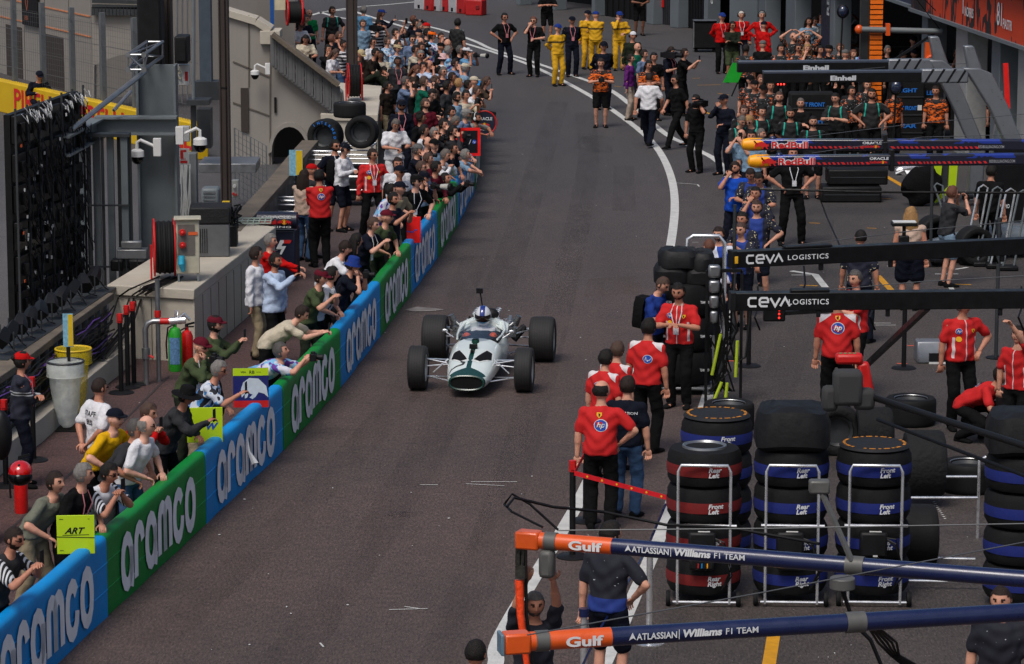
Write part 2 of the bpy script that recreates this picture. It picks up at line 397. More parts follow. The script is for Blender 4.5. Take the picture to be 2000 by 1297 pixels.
for px, w_, m_, z in (([(560, 1297), (760, 1000), (880, 790), (960, 600), (1020, 430), (1060, 300), (1090, 200)], .55, M_wear, .013), ([(860, 1297), (960, 1050), (1030, 830), (1090, 600), (1130, 430), (1150, 300), (1140, 220)], .5, M_wear, .014),
                      ([(300, 1260), (620, 960), (780, 780), (870, 640), (930, 500)], .5, M_wear, .015), ([(700, 1290), (860, 1060), (1000, 800), (1080, 560), (1120, 400)], .9, M_scuf, .016), ([(1330, 1290), (1500, 800), (1560, 640), (1600, 430)], .6, M_wear, .013)):
 stripe('tyre_track', px, w_, m_, z)
random.seed(31); mb = MB()
for k in range(140):
 p = G(random.uniform(250, 1900), random.uniform(150, 1290)); a = random.uniform(0, 6.28); q = random.uniform(.006, .022); mb.add([(p.x + q * math.cos(a + t) * (1 if i % 2 else .5), p.y + q * 1.6 * math.sin(a + t), .012) for i, t in enumerate((0, 1.6, 3.1, 4.7))], [(0, 1, 2, 3)])
tag(mb.build('paper_flecks', M_line), 'tiny pale flecks scattered over the asphalt', 'litter', kind='stuff')
for pts, cc in (([(1198, 325), (1238, 325), (1242, 412), (1196, 412)], (66, 60, 60)), ([(1150, 545), (1240, 540), (1262, 575), (1140, 580)], (98, 76, 62)), ([(760, 1000), (830, 1000), (800, 1012), (750, 1008)], (50, 44, 44)), ([(1140, 262), (1200, 268), (1195, 300), (1120, 290)], (64, 60, 60))):
 sheet('asphalt_patch', [G(*p) for p in pts], .012, mk_wear('patch_%d' % pts[0][0], cc, .6))
M_green = mat('barrier_green', (0, 126, 50), .5, var=.14, scale=2, bump=.3, bscale=5, spec=.3)
M_blue = mat('barrier_blue', (0, 134, 204), .5, var=.12, scale=2, bump=.3, bscale=5, spec=.3)
M_wordm = mat('word_grey', (232, 232, 234), .6, var=.10, scale=3)
def barrier(a, b, m, where, txt=True):
 a, b = Vector(a), Vector(b); d = (b - a); L = d.length; d.normalize(); left = Vector((-d.y, d.x, 0))
 hgt = .90
 col = 'green' if m is M_green else 'blue'
 root = thing('barrier_block', f'{col} barrier with grey lettering, {where}', 'barrier', a, math.atan2(d.y, d.x), 'sponsor barriers along the pit lane')
 mb = MB(); L2 = L - .012
 prof = [(0, 0), (0, .297), (-.008, .302), (0, .307), (0, .597), (-.008, .602), (0, .607), (.0, .80), (.004, .855), (.02, .885), (.05, hgt), (.12, hgt), (.155, .885), (.17, .84), (.17, 0)]
 rings = []
 N = 7
 for i in range(N + 1):
  x = L2 * i / N
  wob = .006 * math.sin(i * 2.1 + a.x * 7)
  rings.append([(x, y + wob, z) for y, z in prof])
 mb.loft(rings)
 mb.build('padding', m, root, sharp=50)
 if txt:
  t = MB(); aramco(t, frame((.52, -.017, .075), (1, 0, 0), (0, 1, 0), (0, 0, 1)), L - 1.06, .70)
  t.build('lettering', M_wordm, root, fix=False)
 return root
bg_pts = [G(*p) for p in barpx]
bg_pts[0] = bg_pts[1] + (bg_pts[1] - bg_pts[2]).normalized() * 4.35
wh = ['nearest the camera', 'below the charcoal tee man', 'with torn flap', 'beside bull board',
      'left of the racing car wheels', 'just behind and left of the racing car', 'beside the photographer in blue bucket hat', 'next to the plain red pit board', 'eighth from camera under leaning phone holders', '', '', '', '']
cols = [M_blue, M_green, M_blue, M_green, M_blue, M_green, M_blue, M_green]
for i in range(8): barrier(bg_pts[i], bg_pts[i + 1], cols[i], wh[i])
barrier(bg_pts[8], G(927, 374), M_blue, 'ninth from camera, far up the curve')
barrier(G(927, 374), G(937, 330), M_green, 'tenth from camera, just past the far blue block')
barrier(G(937, 330), G(938, 278), M_green, 'last one, under the framed horse shield board')
barrier(G(938, 278), G(941, 225), M_blue, 'behind the framed horse shield board', False)
fl = MB(); a3 = bg_pts[2]; b3 = bg_pts[3]; d3 = (b3 - a3).normalized(); p3 = a3 + d3 * 2.15 + Vector((d3.y, -d3.x, 0)) * .012
fl.tube([p3 + Vector((0, 0, .62)), p3 + Vector((.02, -.02, .45)), p3 + Vector((.10, -.05, .3)), p3 + Vector((.05, -.06, .28))], [.01, .02, .05, .01], 6)
tag(fl.build('torn_flap', M_ink), 'torn white flap of vinyl hanging from the third blue barrier', 'flap')
sp_ = MB(); ps = G(82, 1228) ; sp_.tube([P(79, 1140, .82) + Vector((.02, -.03, 0)), P(80, 1170, .6) + Vector((.02, -.03, 0)), P(82, 1205, .38) + Vector((.02, -.03, 0))], .008, 5)
tag(sp_.build('strap', mat('lime', (150, 215, 20), .5)), 'thin lime strap hanging down the nearest blue barrier', 'strap')
def offs(pts, o):
 r = []
 for i, p in enumerate(pts):
  a = pts[max(i - 1, 0)]; b = pts[min(i + 1, len(pts) - 1)]; d = (b - a).normalized(); r.append(p + Vector((-d.y, d.x, 0)) * o)
 return r
def strip_wall(name, pts, thick, z0, z1, m, parent=None, o0=0, bevel=.01):
 A = offs(pts, o0); B = offs(pts, o0 + thick); rings = [[Vector((a.x, a.y, z0)), Vector((b.x, b.y, z0)), Vector((b.x, b.y, z1)), Vector((a.x, a.y, z1))] for a, b in zip(A, B)]
 mb = MB(); mb.loft(rings); return mb.build(name, m, parent, bevel=bevel)
wl = [G(-160, 1070), G(0, 930), G(83, 864), G(185, 773), G(258, 712)]
cw = thing('coping_wall', 'low weathered stone wall with cables behind the marshal and bins', 'wall', (0, 0, 0), 0)
strip_wall('plinth', wl, .22, 0, .34, M_conc, cw)
strip_wall('coping', wl, .34, 1.0, 1.11, M_stoned, cw, .26)
strip_wall('backing', wl, .06, .0, .98, M_steeld, cw, .42)
pm = MB()
for i in range(len(wl) - 1):
 for k in range(6):
  p = wl[i].lerp(wl[i + 1], k / 6); q = offs([p, wl[i + 1]], .30)[0]; pm.box((q.x, q.y, .67), (.05, .05, .66))
pm.build('rail_posts', M_steel, cw)
random.seed(4)
cb = MB(); pur = MB()
for k in range(26):
 z = random.uniform(.36, .95); o_ = random.uniform(.12, .28); pp = []
 base = offs(wl, o_)
 for i in range(len(base) - 1):
  for j in range(5):
   p = base[i].lerp(base[i + 1], j / 5); pp.append(Vector((p.x, p.y, z + random.uniform(-.05, .05))))
 (pur if k % 7 == 0 else cb).tube(pp, .012, 5)
tag(cb.build('cable_bundle', M_cable), 'tangle of black cables laid along the weathered low wall', 'cables', kind='stuff')
tag(pur.build('purple_cables', mat('purple', (110, 70, 160), .5)), 'purple cables running among the black ones on the low wall', 'cables', kind='stuff')
fw = thing('coping_wall', 'weathered stone wall rising behind the team carts toward the arch', 'wall', (0, 0, 0), 0)
fl_ = [P(470, 452, 1.15), P(520, 395, 1.15), P(560, 350, 1.15), P(600, 300, 1.15), P(622, 275, 1.15)]
fl_ = [Vector((p.x, p.y, 0)) for p in fl_]
strip_wall('coping', fl_, .35, 1.04, 1.16, M_stoned, fw); strip_wall('backing', fl_, .2, 0, 1.02, M_steeld, fw, .08)
def block(name, label, top_px, z, m=M_conc, lip=.16, out=.05):
 t = [P(x, y, z) for x, y in top_px]; c = sum(t, Vector()) / len(t)
 r = thing(name, label, 'wall', (0, 0, 0))
 mb = MB(); ring = lambda zz, e: [Vector((c.x + (p.x - c.x) * e, c.y + (p.y - c.y) * e, zz)) for p in t]
 mb.loft([ring(z - lip, 1.0), ring(z, 1.0)]); mb.build('capping', m, r, bevel=.015)
 b = MB(); b.loft([ring(0, .985), ring(z - lip - .002, .985)]); b.build('base', m, r, bevel=.01)
 g = MB()
 for i in range(len(t)):
  a, q = t[i], t[(i + 1) % len(t)]; L = (q - a).length; n = max(1, int(L / .62)); d = (q - a).normalized(); o = Vector((d.y, -d.x, 0))
  if o.dot((a + q) / 2 - c) < 0: o = -o
  for k in range(1, n):
   p = a.lerp(q, k / n); pc = Vector((c.x + (p.x - c.x) * .985, c.y + (p.y - c.y) * .985, 0)) + o * .002
   g.bar(pc + Vector((0, 0, .01)), pc + Vector((0, 0, z - lip - .02)), .012, .012)
 g.build('joint', mat('joint_dark', (90, 84, 74), .9), r)
 return r
block('pit_wall_block', 'long pale stone pit wall block carrying the hose reel and generator', [(209, 556), (379, 566), (539, 443), (420, 428)], 1.15)
block('pit_wall_block', 'pale stone pit wall block beside the seated spectators, hose reel on top', [(626, 222), (738, 224), (746, 168), (650, 160)], 1.2)
M_marb = NX('stone_cladding', .6)
_n = M_marb; nz = _n.noise(.8, 5); nz2 = _n.noise(6, 4, vec=_n.stretch((1, 1, .12)))
_c = _n.mix(nz, C(134, 129, 123), C(150, 145, 138)); _c = _n.mix(_n.m('MULTIPLY', nz2, .45), _c, C(120, 111, 101)); M_marb = _n.out(_c)
M_panelj = mat('panel_joint', (190, 120, 80), .7, var=.3)
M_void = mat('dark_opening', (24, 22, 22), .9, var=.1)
def facade(name, label, px0, px1, height, cat='building', thick=6, m=M_marb):
 a, b = G(*px0), G(*px1); d = (b - a); L = d.length; d.normalize(); n = Vector((d.y, -d.x, 0))
 r = thing(name, label, cat, a, math.atan2(d.y, d.x))
 mb = MB(); mb.box((L / 2, thick / 2, height / 2), (L, thick, height)); mb.build('wall', m, r)
 return r, L
bl, L = facade('clad_building', 'pale stone clad building behind the debris fence, top left', (-260, 70), (180, 192), 9)
fr = bl.matrix_world
def loc_on(root, x, y, yoff=0.0):
 "local (x,z) on the facade plane seen at photo pixel"
 M = Matrix.Translation(root.location) @ Matrix.Rotation(root.rotation_euler.z, 4, 'Z')
 o = Vector((0, 0, CAMH)); Yc = cp * FPX - sp * (y - 648.5); Zc = -sp * FPX - cp * (y - 648.5); d = Vector((x - 1000, Yc, Zc))
 Mi = M.inverted(); lo = Mi @ o; ld = Mi.to_3x3() @ d; t = (yoff - lo.y) / ld.y; p = lo + ld * t
 return p.x, p.z
for i, (x0, y0, x1, y1) in enumerate(((12, 47, 46, 175), (90, 66, 127, 195))):
 a = loc_on(bl, x0, y0); b = loc_on(bl, x1, y1); mb = MB(); mb.box(((a[0] + b[0]) / 2, .08, (a[1] + 0) / 2), (b[0] - a[0], .2, a[1])); mb.build('doorway', mat('door_recess', (52, 44, 40), .8), bl)
for y0 in (12, 50, -30):
 a = loc_on(bl, 80, y0); mb = MB(); mb.box((L / 2, -.005, a[1]), (L, .03, .035)); mb.build('joint_strip', M_panelj, bl)
for x in (47, 88, 135):
 a = loc_on(bl, x, 30); mb = MB(); mb.box((a[0], -.003, 4.5), (.03, .02, 9)); mb.build('joint_strip', mat('joint_dark2', (92, 84, 76), .8), bl)
a = loc_on(bl, 48, -20); b = loc_on(bl, 80, 54)
bn = thing('banner', 'black banner with small orange lettering on the stone building', 'banner', bl.location, bl.rotation_euler.z)
mb = MB(); mb.box(((a[0] + b[0]) / 2, -.07, (a[1] + b[1]) / 2), (b[0] - a[0], .06, a[1] - b[1])); mb.build('cloth', mat('banner_black', (22, 20, 22), .7), bn)
a1 = loc_on(bl, 54, 38); mb = MB(); put_text(mb, '1888', frame((a1[0], -.105, a1[1]), (1, 0, 0), (0, 1, 0), (0, 0, 1)), .18, bold=.01); mb.build('lettering', mat('ink_bronze', (150, 84, 60), .6), bn, fix=False)
mb = MB(); a1 = loc_on(bl, 57, 12)
for sx in (0, 1): mb.ribbon([(a1[0] + .08, a1[1] - .12), (a1[0] + .08 + (sx - .5) * .2, a1[1] + .12), (a1[0] + .08 + (sx - .5) * .1, a1[1] + .3)], .05, frame((0, -.105, 0), (1, 0, 0), (0, 1, 0), (0, 0, 1)))
mb.build('emblem', mat('ink_bronze', (150, 84, 60), .6), bn, fix=False)
def outline_wall(name, label, px, Yd, th, m, cat='wall'):
 "upright slab whose outline is given at distance Yd, th thick away from the camera"
 r = thing(name, label, cat, (0, 0, 0)); mb = MB(); mb.prism([(q.x, q.z) for q in (PD(x, y, Yd) for x, y in px)], th, Matrix.Translation((0, Yd, 0))); mb.build('wall', m, r, sharp=20); return r
def gy(y): return G(1000, y).y
def arch_px(x0, x1, yb, ytop, n=12, ext=0):
 c = (x0 + x1) / 2; r = (x1 - x0) / 2; return [(c - r * math.cos(math.pi * i / n), yb - (yb - ytop) * math.sin(math.pi * i / n)) for i in range(n + 1)]
outline_wall('arched_wall', 'stone wall with shallow arched opening left of the steel column', [(180, -60), (180, 330)] + [(184, 330), (184, 128)] + [(x, 128 - 22 * math.sin(min(1, (x - 184) / 70) * math.pi / 2)) for x in range(188, 268, 8)] + [(268, 106), (330, 106), (330, -60)], gy(215), .5, M_marb)
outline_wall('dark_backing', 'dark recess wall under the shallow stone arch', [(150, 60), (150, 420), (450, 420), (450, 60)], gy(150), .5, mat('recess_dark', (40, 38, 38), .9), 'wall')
pr = MB()
for x in range(182, 268, 7):
 p = PD(x, 14, gy(215) - .15); q = PD(x, 30, gy(215) - .15); pr.bar(p, q, .08, .08)
for y in (2, 12): pr.bar(PD(180, y, gy(215) - .15), PD(268, y + 2, gy(215) - .15), .08, .1)
tag(pr.build('balcony_railing', M_steeld), 'dark metal railing on top of the arched stone wall', 'railing')
Yb = gy(322)
rb = thing('ramp_building', 'stone ramp building with tall arch and descending parapet', 'building', (0, 0, 0))
mb = MB(); outl = [(440, 22), (440, 420), (530, 420)] + arch_px(533, 600, 300, 247)[0:] + [(600, 420), (700, 420), (668, 182), (528, 62)]
outl = [(440, 22), (440, 420), (531, 420)] + arch_px(531, 600, 296, 247) + [(600, 420), (690, 420), (668, 182), (528, 62), (522, 58), (505, 44)]
mb.prism([(q.x, q.z) for q in (PD(x, y, Yb) for x, y in outl)], .6, Matrix.Translation((0, Yb, 0))); mb.build('wall', M_marb, rb, sharp=20)
mb = MB(); ai = arch_px(531, 600, 296, 247); ao = arch_px(524, 607, 300, 238)
mb.prism([(PD(x, y, Yb).x, PD(x, y, Yb).z) for x, y in ai + ao[::-1]], .1, Matrix.Translation((0, Yb - .08, 0))); mb.build('arch_band', M_marb, rb)
for seg in ([(528, 60), (527, 420)], [(455, 120), (526, 150)], [(455, 200), (526, 226)], [(486, 30), (486, 170)]):
 mb = MB(); mb.bar(PD(*seg[0], Yb - .01), PD(*seg[1], Yb - .01), .03, .03); mb.build('joint_strip', mat('joint_dark2', (92, 84, 76), .8), rb)
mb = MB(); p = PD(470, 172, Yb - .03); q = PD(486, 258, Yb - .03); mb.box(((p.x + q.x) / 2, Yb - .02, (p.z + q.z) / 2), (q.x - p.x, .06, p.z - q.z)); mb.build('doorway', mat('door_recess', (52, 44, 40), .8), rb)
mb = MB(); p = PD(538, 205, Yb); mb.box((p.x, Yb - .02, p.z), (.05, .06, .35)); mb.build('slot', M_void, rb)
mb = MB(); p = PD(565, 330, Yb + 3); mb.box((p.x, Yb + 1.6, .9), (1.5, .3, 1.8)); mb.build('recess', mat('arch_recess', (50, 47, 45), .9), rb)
pp = [PD(440, 24, Yb), PD(500, 42, Yb), PD(528, 60, Yb)]
mb = MB()
for a, b in zip(pp, pp[1:]): mb.bar(a + Vector((0, .3, 0)), b + Vector((0, .3, 0)), .8, .16)
mb.box(PD(528, 64, Yb) + Vector((.0, .3, -.1)), (.45, .9, .3)); mb.build('coping', M_conc, rb, bevel=.01)
st = thing('stair_parapet', 'stone stair parapet with open railing, woman leaning above it', 'parapet', (0, 0, 0))
mb = MB(); a, b = PD(532, 66, Yb - .25), PD(662, 166, Yb - .25); mb.bar(a, b, .45, .1); mb.build('coping', M_stoned, st, bevel=.01)
mb = MB(); N = 22
for i in range(N + 1):
 p = a.lerp(b, i / N); mb.bar(p - Vector((0, 0, .03)), p - Vector((0, 0, .72)), .10 if i % 3 == 0 else .05, .08)
for dz in (.25, .45, .72): mb.bar(a - Vector((0, 0, dz)), b - Vector((0, 0, dz)), .05, .06)
mb.build('balusters', mat('railing_stone', (92, 92, 92), .8), st)
yb_ = thing('trackside_barrier', 'yellow trackside barrier with red tyre maker lettering', 'barrier', G(-80, 205), 0)
a, b = G(-80, 200), G(385, 313); d = (b - a); L = d.length; yb_.location = a; yb_.rotation_euler.z = math.atan2(d.y, d.x)
mb = MB(); mb.box((L / 2, .15, .42), (L, .3, .84)); mb.build('padding', mat('barrier_yellow', (206, 168, 8), .5, var=.06, scale=2), yb_, bevel=.03)
mb = MB()
for k in range(4): fit_text(mb, 'PIRELLI', frame((-.30 + 1.5 + k * 4.0 - 1.28 if k else -1.25 + 1.2, -.012, .2), (1, 0, 0), (0, 1, 0), (0, 0, 1)), 2.9, .52, bold=.02)
mb.build('lettering', M_inkr, yb_, fix=False)
fe = thing('debris_fence', 'tall wire debris fence with steel posts behind the yellow barrier', 'fence', G(-80, 195), 0)
a, b = G(-80, 196), G(385, 309); d = b - a; L = d.length; fe.location = a; fe.rotation_euler.z = math.atan2(d.y, d.x)
mb = MB()
for k in range(int(L / 1.9) + 1): mb = MB(); mb.box((k * 1.9, .1, 1.5), (.13, .12, 3.0)); mb.build('post', mat('fence_post', (92, 96, 98), .6), fe)
mb = MB(); n = int(L / .14)
for k in range(n): mb.bar((k * .14, 0, .8), (k * .14 , 0, 2.75), .004, .004)
for k in range(15): mb.bar((0, 0, .8 + k * .14), (L, 0, .8 + k * .14), .004, .004)
for k in range(4): mb.bar((0, .05, 1.2 + k * .5), (L, .05, 1.2 + k * .5), .010, .010)
mb.build('wire_mesh', M_wire, fe)
def rect3(mb, x0, y0, x1, y1, Yd, th, m=0):
 "upright box seen as the pixel rectangle at distance Yd"
 a, b = PD(x0, y0, Yd), PD(x1, y1, Yd); mb.box(((a.x + b.x) / 2, Yd + th / 2, (a.z + b.z) / 2), (b.x - a.x, th, a.z - b.z), None, m)
YS = gy(590)
r = thing('steel_column', 'massive grey steel column with cantilever arm by the screen', 'column', (0, 0, 0))
mb = MB(); p0, p1 = PD(262, 0, YS), PD(340, 0, YS); W_ = p1.x - p0.x; cx = (p0.x + p1.x) / 2
top = PD(300, 128, YS).z
for s in (-1, 1): mb.box((cx + s * (W_ / 2 - .02), YS + .2, top / 2), (.04, .44, top))
mb.box((cx, YS + .2, top / 2), (W_ - .08, .04, top)); mb.build('shaft', M_steel, r, bevel=.004)
mb = MB(); q0, q1 = PD(186, 231, YS - .3), PD(346, 231, YS - .3); z1, z0 = PD(0, 229, YS - .3).z, PD(0, 260, YS - .3).z
for z in (z0, z1): mb.box(((q0.x + q1.x) / 2, YS - .3, z), (q1.x - q0.x, .34, .035))
mb.box(((q0.x + q1.x) / 2, YS - .3, (z0 + z1) / 2), (q1.x - q0.x, .03, z1 - z0)); mb.build('arm', M_steel, r)
mb = MB(); a = PD(188, 232, YS - .3); b = PD(118, 268, YS - 3.0)
for dz in (0, -.30): mb.bar(a + Vector((0, 0, dz)), b + Vector((0, 0, dz)), .30, .035)
mb.bar(a + Vector((0, 0, -.15)), b + Vector((0, 0, -.15)), .03, .28); mb.build('bracket', M_steel, r)
mb = MB(); mb.tube([PD(283, 140, YS - .35), PD(138, 254, YS - 2.6)], .045, 8); mb.tube([PD(256, 178, YS - .2), PD(222, 216, YS - .6)], .03, 6); mb.build('tie_rod', M_alu, r)
for i, (x0, y0, x1, y1, c, nm) in enumerate(((266, -40, 316, 134, (26, 27, 30), 'black'), (340, 72, 366, 125, (24, 24, 26), 'black'))):
 r = thing('speaker_cabinet', ['tall black cabinet hanging above the steel column', 'short black cabinet between the two brown posts'][i], 'cabinet', (0, 0, 0)); mb = MB(); rect3(mb, x0, y0, x1, y1, YS + .6, .6); mb.build('casing', mat('cab_%d' % i, c, .6), r, bevel=.02)
 mb = MB(); rect3(mb, x0 + 4, y0 + 6, x1 - 4, y1 - 6, YS + .57, .04); mb.build('grille', M_black, r)
r = thing('lattice_truss', 'silver lattice truss end bolted near the brown post', 'truss', (0, 0, 0)); mb = MB()
F0 = [PD(250, 107, YS - .6), PD(281, 107, YS - .6), PD(281, 136, YS - .6), PD(250, 136, YS - .6)]; F1 = [p + Vector((.22, .9, .14)) for p in F0]
for i in range(4):
 j = (i + 1) % 4; mb.tube([F0[i], F0[j]], .016, 6); mb.tube([F1[i], F1[j]], .016, 6); mb.tube([F0[i], F1[i]], .03, 8); mb.tube([F0[i], F1[j]], .014, 6)
 mb.cyl(F0[i] - Vector((0, .03, 0)), F0[i] + Vector((0, .03, 0)), .045, n=10)
mb.tube([F0[0], F0[2]], .014, 6); mb.build('chords', M_alu, r)
def bpost(x0, x1, ytop, ybase, Yd, label):
 r = thing('brown_post', label, 'post', (0, 0, 0)); a, b = PD(x0, ytop, Yd), PD(x1, ybase, Yd); w = b.x - a.x; zt = max(a.z, 9.5); cx = (a.x + b.x) / 2
 mb = MB()
 for s in (-1, 1): mb.box((cx + s * (w / 2 - .012), Yd, zt / 2), (.024, .32, zt))
 mb.box((cx, Yd - .02, zt / 2), (w - .05, .22, zt)); mb.build('shaft', M_brown, r, bevel=.004)
 mb = MB()
 for k in range(4): mb.box((cx, Yd - .135, 1.5 + k * 2.1), (w - .02, .012, .02))
 mb.build('joints', M_black, r)
 mb = MB(); mb.tube([Vector((cx + w * .2, Yd - .15, 1)), Vector((cx + w * .2, Yd - .15, zt))], .008, 5); mb.build('cable', M_cable, r)
 return r
YP = gy(560)
bpost(314, 343, 0, 430, YP, 'left brown steel post carrying the white dome cameras')
bpost(427, 453, 0, 495, gy(575), 'brown steel post right of the generator')
bpost(676, 699, -10, 215, gy(250), 'brown steel post rising beside the spectators and upper hose reel')
r = thing('blue_grey_column', 'blue grey steel column between the two brown posts', 'column', (0, 0, 0)); mb = MB(); rect3(mb, 387, -40, 413, 164, gy(420), .4); mb.build('shaft', mat('bluegrey_steel', (62, 72, 82), .5), r)
mb = MB(); rect3(mb, 380, 160, 432, 196, gy(420) - .1, .5); mb.build('bracket', M_steeld, r)
r = thing('pipe_stand', 'grey vertical pipes standing between the two brown posts', 'pipes', (0, 0, 0)); 
for x, w in ((346, 3), (356, 2.5), (366, 2.5), (378, 6)):
 mb = MB(); a = PD(x, -20, gy(440)); b = PD(x, 200, gy(440)); mb.tube([a, b], w * .006, 8); mb.build('pipe', M_alu if w < 5 else M_steel, r)
mb = MB(); rect3(mb, 364, 196, 408, 206, gy(440) - .2, .6); rect3(mb, 372, 206, 384, 330, gy(440), .15); rect3(mb, 384, 214, 412, 290, gy(430), .5); mb.build('plinth', M_steeld, r)
r = thing('post_rack', 'row of dark grey vertical steel posts beside the screen', 'posts', (0, 0, 0))
for i, (x, w) in enumerate(((112, 5), (126, 15), (143, 5), (156, 12), (170, 8), (184, 14), (199, 5), (213, 13), (228, 6), (242, 13), (251, 6))):
 mb = MB(); rect3(mb, x - w / 2, 262 + i, x + w / 2, 262, YS - 1.2 - .1 * (11 - i), .12); 
 a = PD(x - w / 2, 268 - i * .5, YS - 1.2); b = PD(x + w / 2, 268, YS - 1.2)
 mb = MB(); mb.box(((a.x + b.x) / 2, YS - 1.2 + .12 * (i % 3), a.z / 2), (b.x - a.x, .10, a.z)); mb.build('post', M_steel if w > 11 else M_steeld, r)
mb = MB(); rect3(mb, 104, 262, 252, 268, YS - 1.3, .3); rect3(mb, 104, 400, 252, 403, YS - 1.3, .05); rect3(mb, 104, 520, 252, 523, YS - 1.3, .05); mb.build('rails', M_steeld, r)
a, b = G(40, 700), G(170, 622); d = b - a; L = d.length
scr = thing('video_screen', 'big black video wall seen from behind with hanging cables', 'screen', a, math.atan2(d.y, d.x))
zt = 3.78; mb = MB(); nc = 6; random.seed(11)
mb.box((L / 2, .12, zt / 2), (L, .10, zt)); mb.build('panel', mat('screen_black', (13, 13, 15), .5, var=.3), scr)
mb = MB()
for i in range(nc):
 for k in range(7):
  cx_, cz = L * (i + .5) / nc + random.uniform(-.03, .03), zt * (k + .5) / 7 + random.uniform(-.05, .05); mb.box((cx_, .03, cz), (L / nc * .82, .08, zt / 7 * .8)); mb.box((cx_, -.03, cz), (L / nc * .3, .06, zt / 7 * .35))
mb.build('modules', mat('module_black', (22, 22, 24), .35, var=.4, scale=4), scr, bevel=.008)
mb = MB()
for i in range(nc + 1): mb.bar((L * i / nc, -.02, 0), (L * i / nc, -.02, zt + .1), .03, .03)
mb.build('frame', M_steeld, scr)
mb = MB()
for k in range(230):
 x = random.uniform(0, L); z = random.uniform(.8, zt); w_ = random.uniform(.1, .5)
 mb.tube([(x, -.07, z), (x + w_ * .4, -.12, z - random.uniform(.1, .35)), (x + w_, -.07, z + random.uniform(-.2, .1))], .008, 4)
mb.build('cables', M_cable, scr)
mb = MB()
for k in range(26):
 x = random.uniform(.05, L - .05); z = zt + random.uniform(-.12, .06)
 mb.tube([(x, -.06, z + .04), (x + .07, -.12, z - .06), (x + .16, -.12, z - .12), (x + .20, -.08, z)], .007, 5)
for k in range(40): x, z = random.uniform(.1, L), random.uniform(.6, zt); mb.box((x, -.08, z), (.03, .02, .05))
mb.build('clips', M_white, scr)
mb = MB()
for z in (3.3, 1.95, 1.2): mb.box((.10, -.075, z), (.06, .01, .045))
mb.build('label_sticker', mat('sticker_orange', (210, 90, 40), .6), scr)
sp0 = None; random.seed(3)
base = offs(wl, .75)
def spot(p, i):
 r = thing('floodlight', 'black floodlight in the row along the low wall', 'floodlight', p, R(random.uniform(-25, 25)), 'floodlights along the low wall')
 mb = MB(); T = Matrix.Rotation(R(60), 4, 'X'); mb.lathe([(.0, -.16), (.07, -.15), (.10, -.05), (.12, .10), (.12, .12), (0, .12)], 4 + 2 * (i % 3), Matrix.Translation((0, 0, .22)) @ Matrix.Rotation(R(125), 4, 'X')); mb.build('lamp_body', M_black, r)
 mb = MB(); mb.tube([(-.16, 0, .30), (-.16, 0, .05), (0, 0, .0), (.16, 0, .05), (.16, 0, .30)], .012, 6); mb.build('yoke', M_steeld, r)
 mb = MB(); mb.tube([(0, .1, .2), (.1, .15, .02), (.2, .05, .0)], .010, 5); mb.build('lead', M_cable, r)
for i, (x, y) in enumerate(((22, 676), (40, 662), (60, 648), (80, 634), (100, 620), (120, 606), (142, 592), (165, 580), (185, 566), (6, 690))):
 p = P(x, y, 1.15); spot(p, i)
r = thing('stage_frame', 'dark steel shelf carrying the floodlights behind the low wall', 'frame', (0, 0, 0)); mb = MB()
for i in range(4): a, b = P(-20, 705, 1.1), P(200, 560, 1.1)
mb.bar(a, b, .5, .04); mb.build('shelf', M_steeld, r)
for k in range(6):
 p = a.lerp(b, k / 5); mb = MB(); mb.box((p.x, p.y, .53), (.06, .06, 1.06)); mb.build('leg', M_steeld, r)
r = thing('chain_hoist', 'grey chain hoist on a beam behind the stone block', 'hoist', (0, 0, 0)); mb = MB(); rect3(mb, 228, 488, 286, 506, YS - 1.6, .3); rect3(mb, 236, 472, 276, 486, YS - 1.6, .15); mb.build('beam', M_alu, r, bevel=.01)
mb = MB(); rect3(mb, 215, 508, 240, 530, YS - 1.7, .3); rect3(mb, 250, 508, 285, 528, YS - 1.7, .3); mb.build('motor', M_black, r, bevel=.03)
mb = MB(); 
for x in (232, 246, 268): mb.tube([PD(x, 505, YS - 1.75), PD(x + 2, 556, YS - 1.75)], .012, 5)
mb.build('chain', M_steeld, r)
def dome(x, y, yarm, Yd, label, side=1, sc=1.0):
 c = PD(x, y, Yd); r = thing('dome_camera', label, 'security camera', c); s = sc
 mb = MB(); mb.lathe([(0, .13 * s), (.06 * s, .13 * s), (.115 * s, .10 * s), (.12 * s, .0)], 20, cap=True); mb.build('housing', M_white, r, bevel=.004)
 mb = MB(); mb.ell((0, 0, 0), (.108 * s, .108 * s, .13 * s), 18, 12); mb.build('dome', mat('dome_black', (8, 8, 10), .08, var=0), r)
 mb = MB(); mb.tube([(0, 0, .12 * s), (0, 0, .24 * s), (side * .06 * s, 0, .28 * s), (side * .28 * s, 0, .18 * s)], .028 * s, 8); mb.build('bracket', M_white, r)
 mb = MB(); mb.box((side * .34 * s, 0, .16 * s), (.13 * s, .12 * s, .30 * s)); mb.build('wall_box', M_white, r, bevel=.008)
dome(268, 306, 0, YS - .7, 'white dome camera left of the brown post', 1)
dome(391, 283, 0, YS - .6, 'white dome camera right of the brown post', -1)
dome(498, 146, 0, Yb - .4, 'pale dome camera on the stone ramp wall', 1, .85)
r = thing('camera_clamp', 'black and silver clamp band around the left brown post', 'clamp', (0, 0, 0)); mb = MB(); 
for y in (279, 294): rect3(mb, 309, y - 2, 346, y + 2, YP - .35, .5)
mb.build('band', M_alu, r); mb = MB(); rect3(mb, 311, 256, 345, 302, YP - .30, .4); mb.build('wrap', M_black, r)
def boxthing(name, label, cat, px, Yd, th, m, bevel=.012, extra=None):
 r = thing(name, label, cat, (0, 0, 0)); mb = MB(); rect3(mb, *px, Yd, th); mb.build('casing', m, r, bevel=bevel)
 for nm, fn, mm in (extra or []): b = MB(); fn(b, Yd); b.build(nm, mm, r, fix=False)
 return r
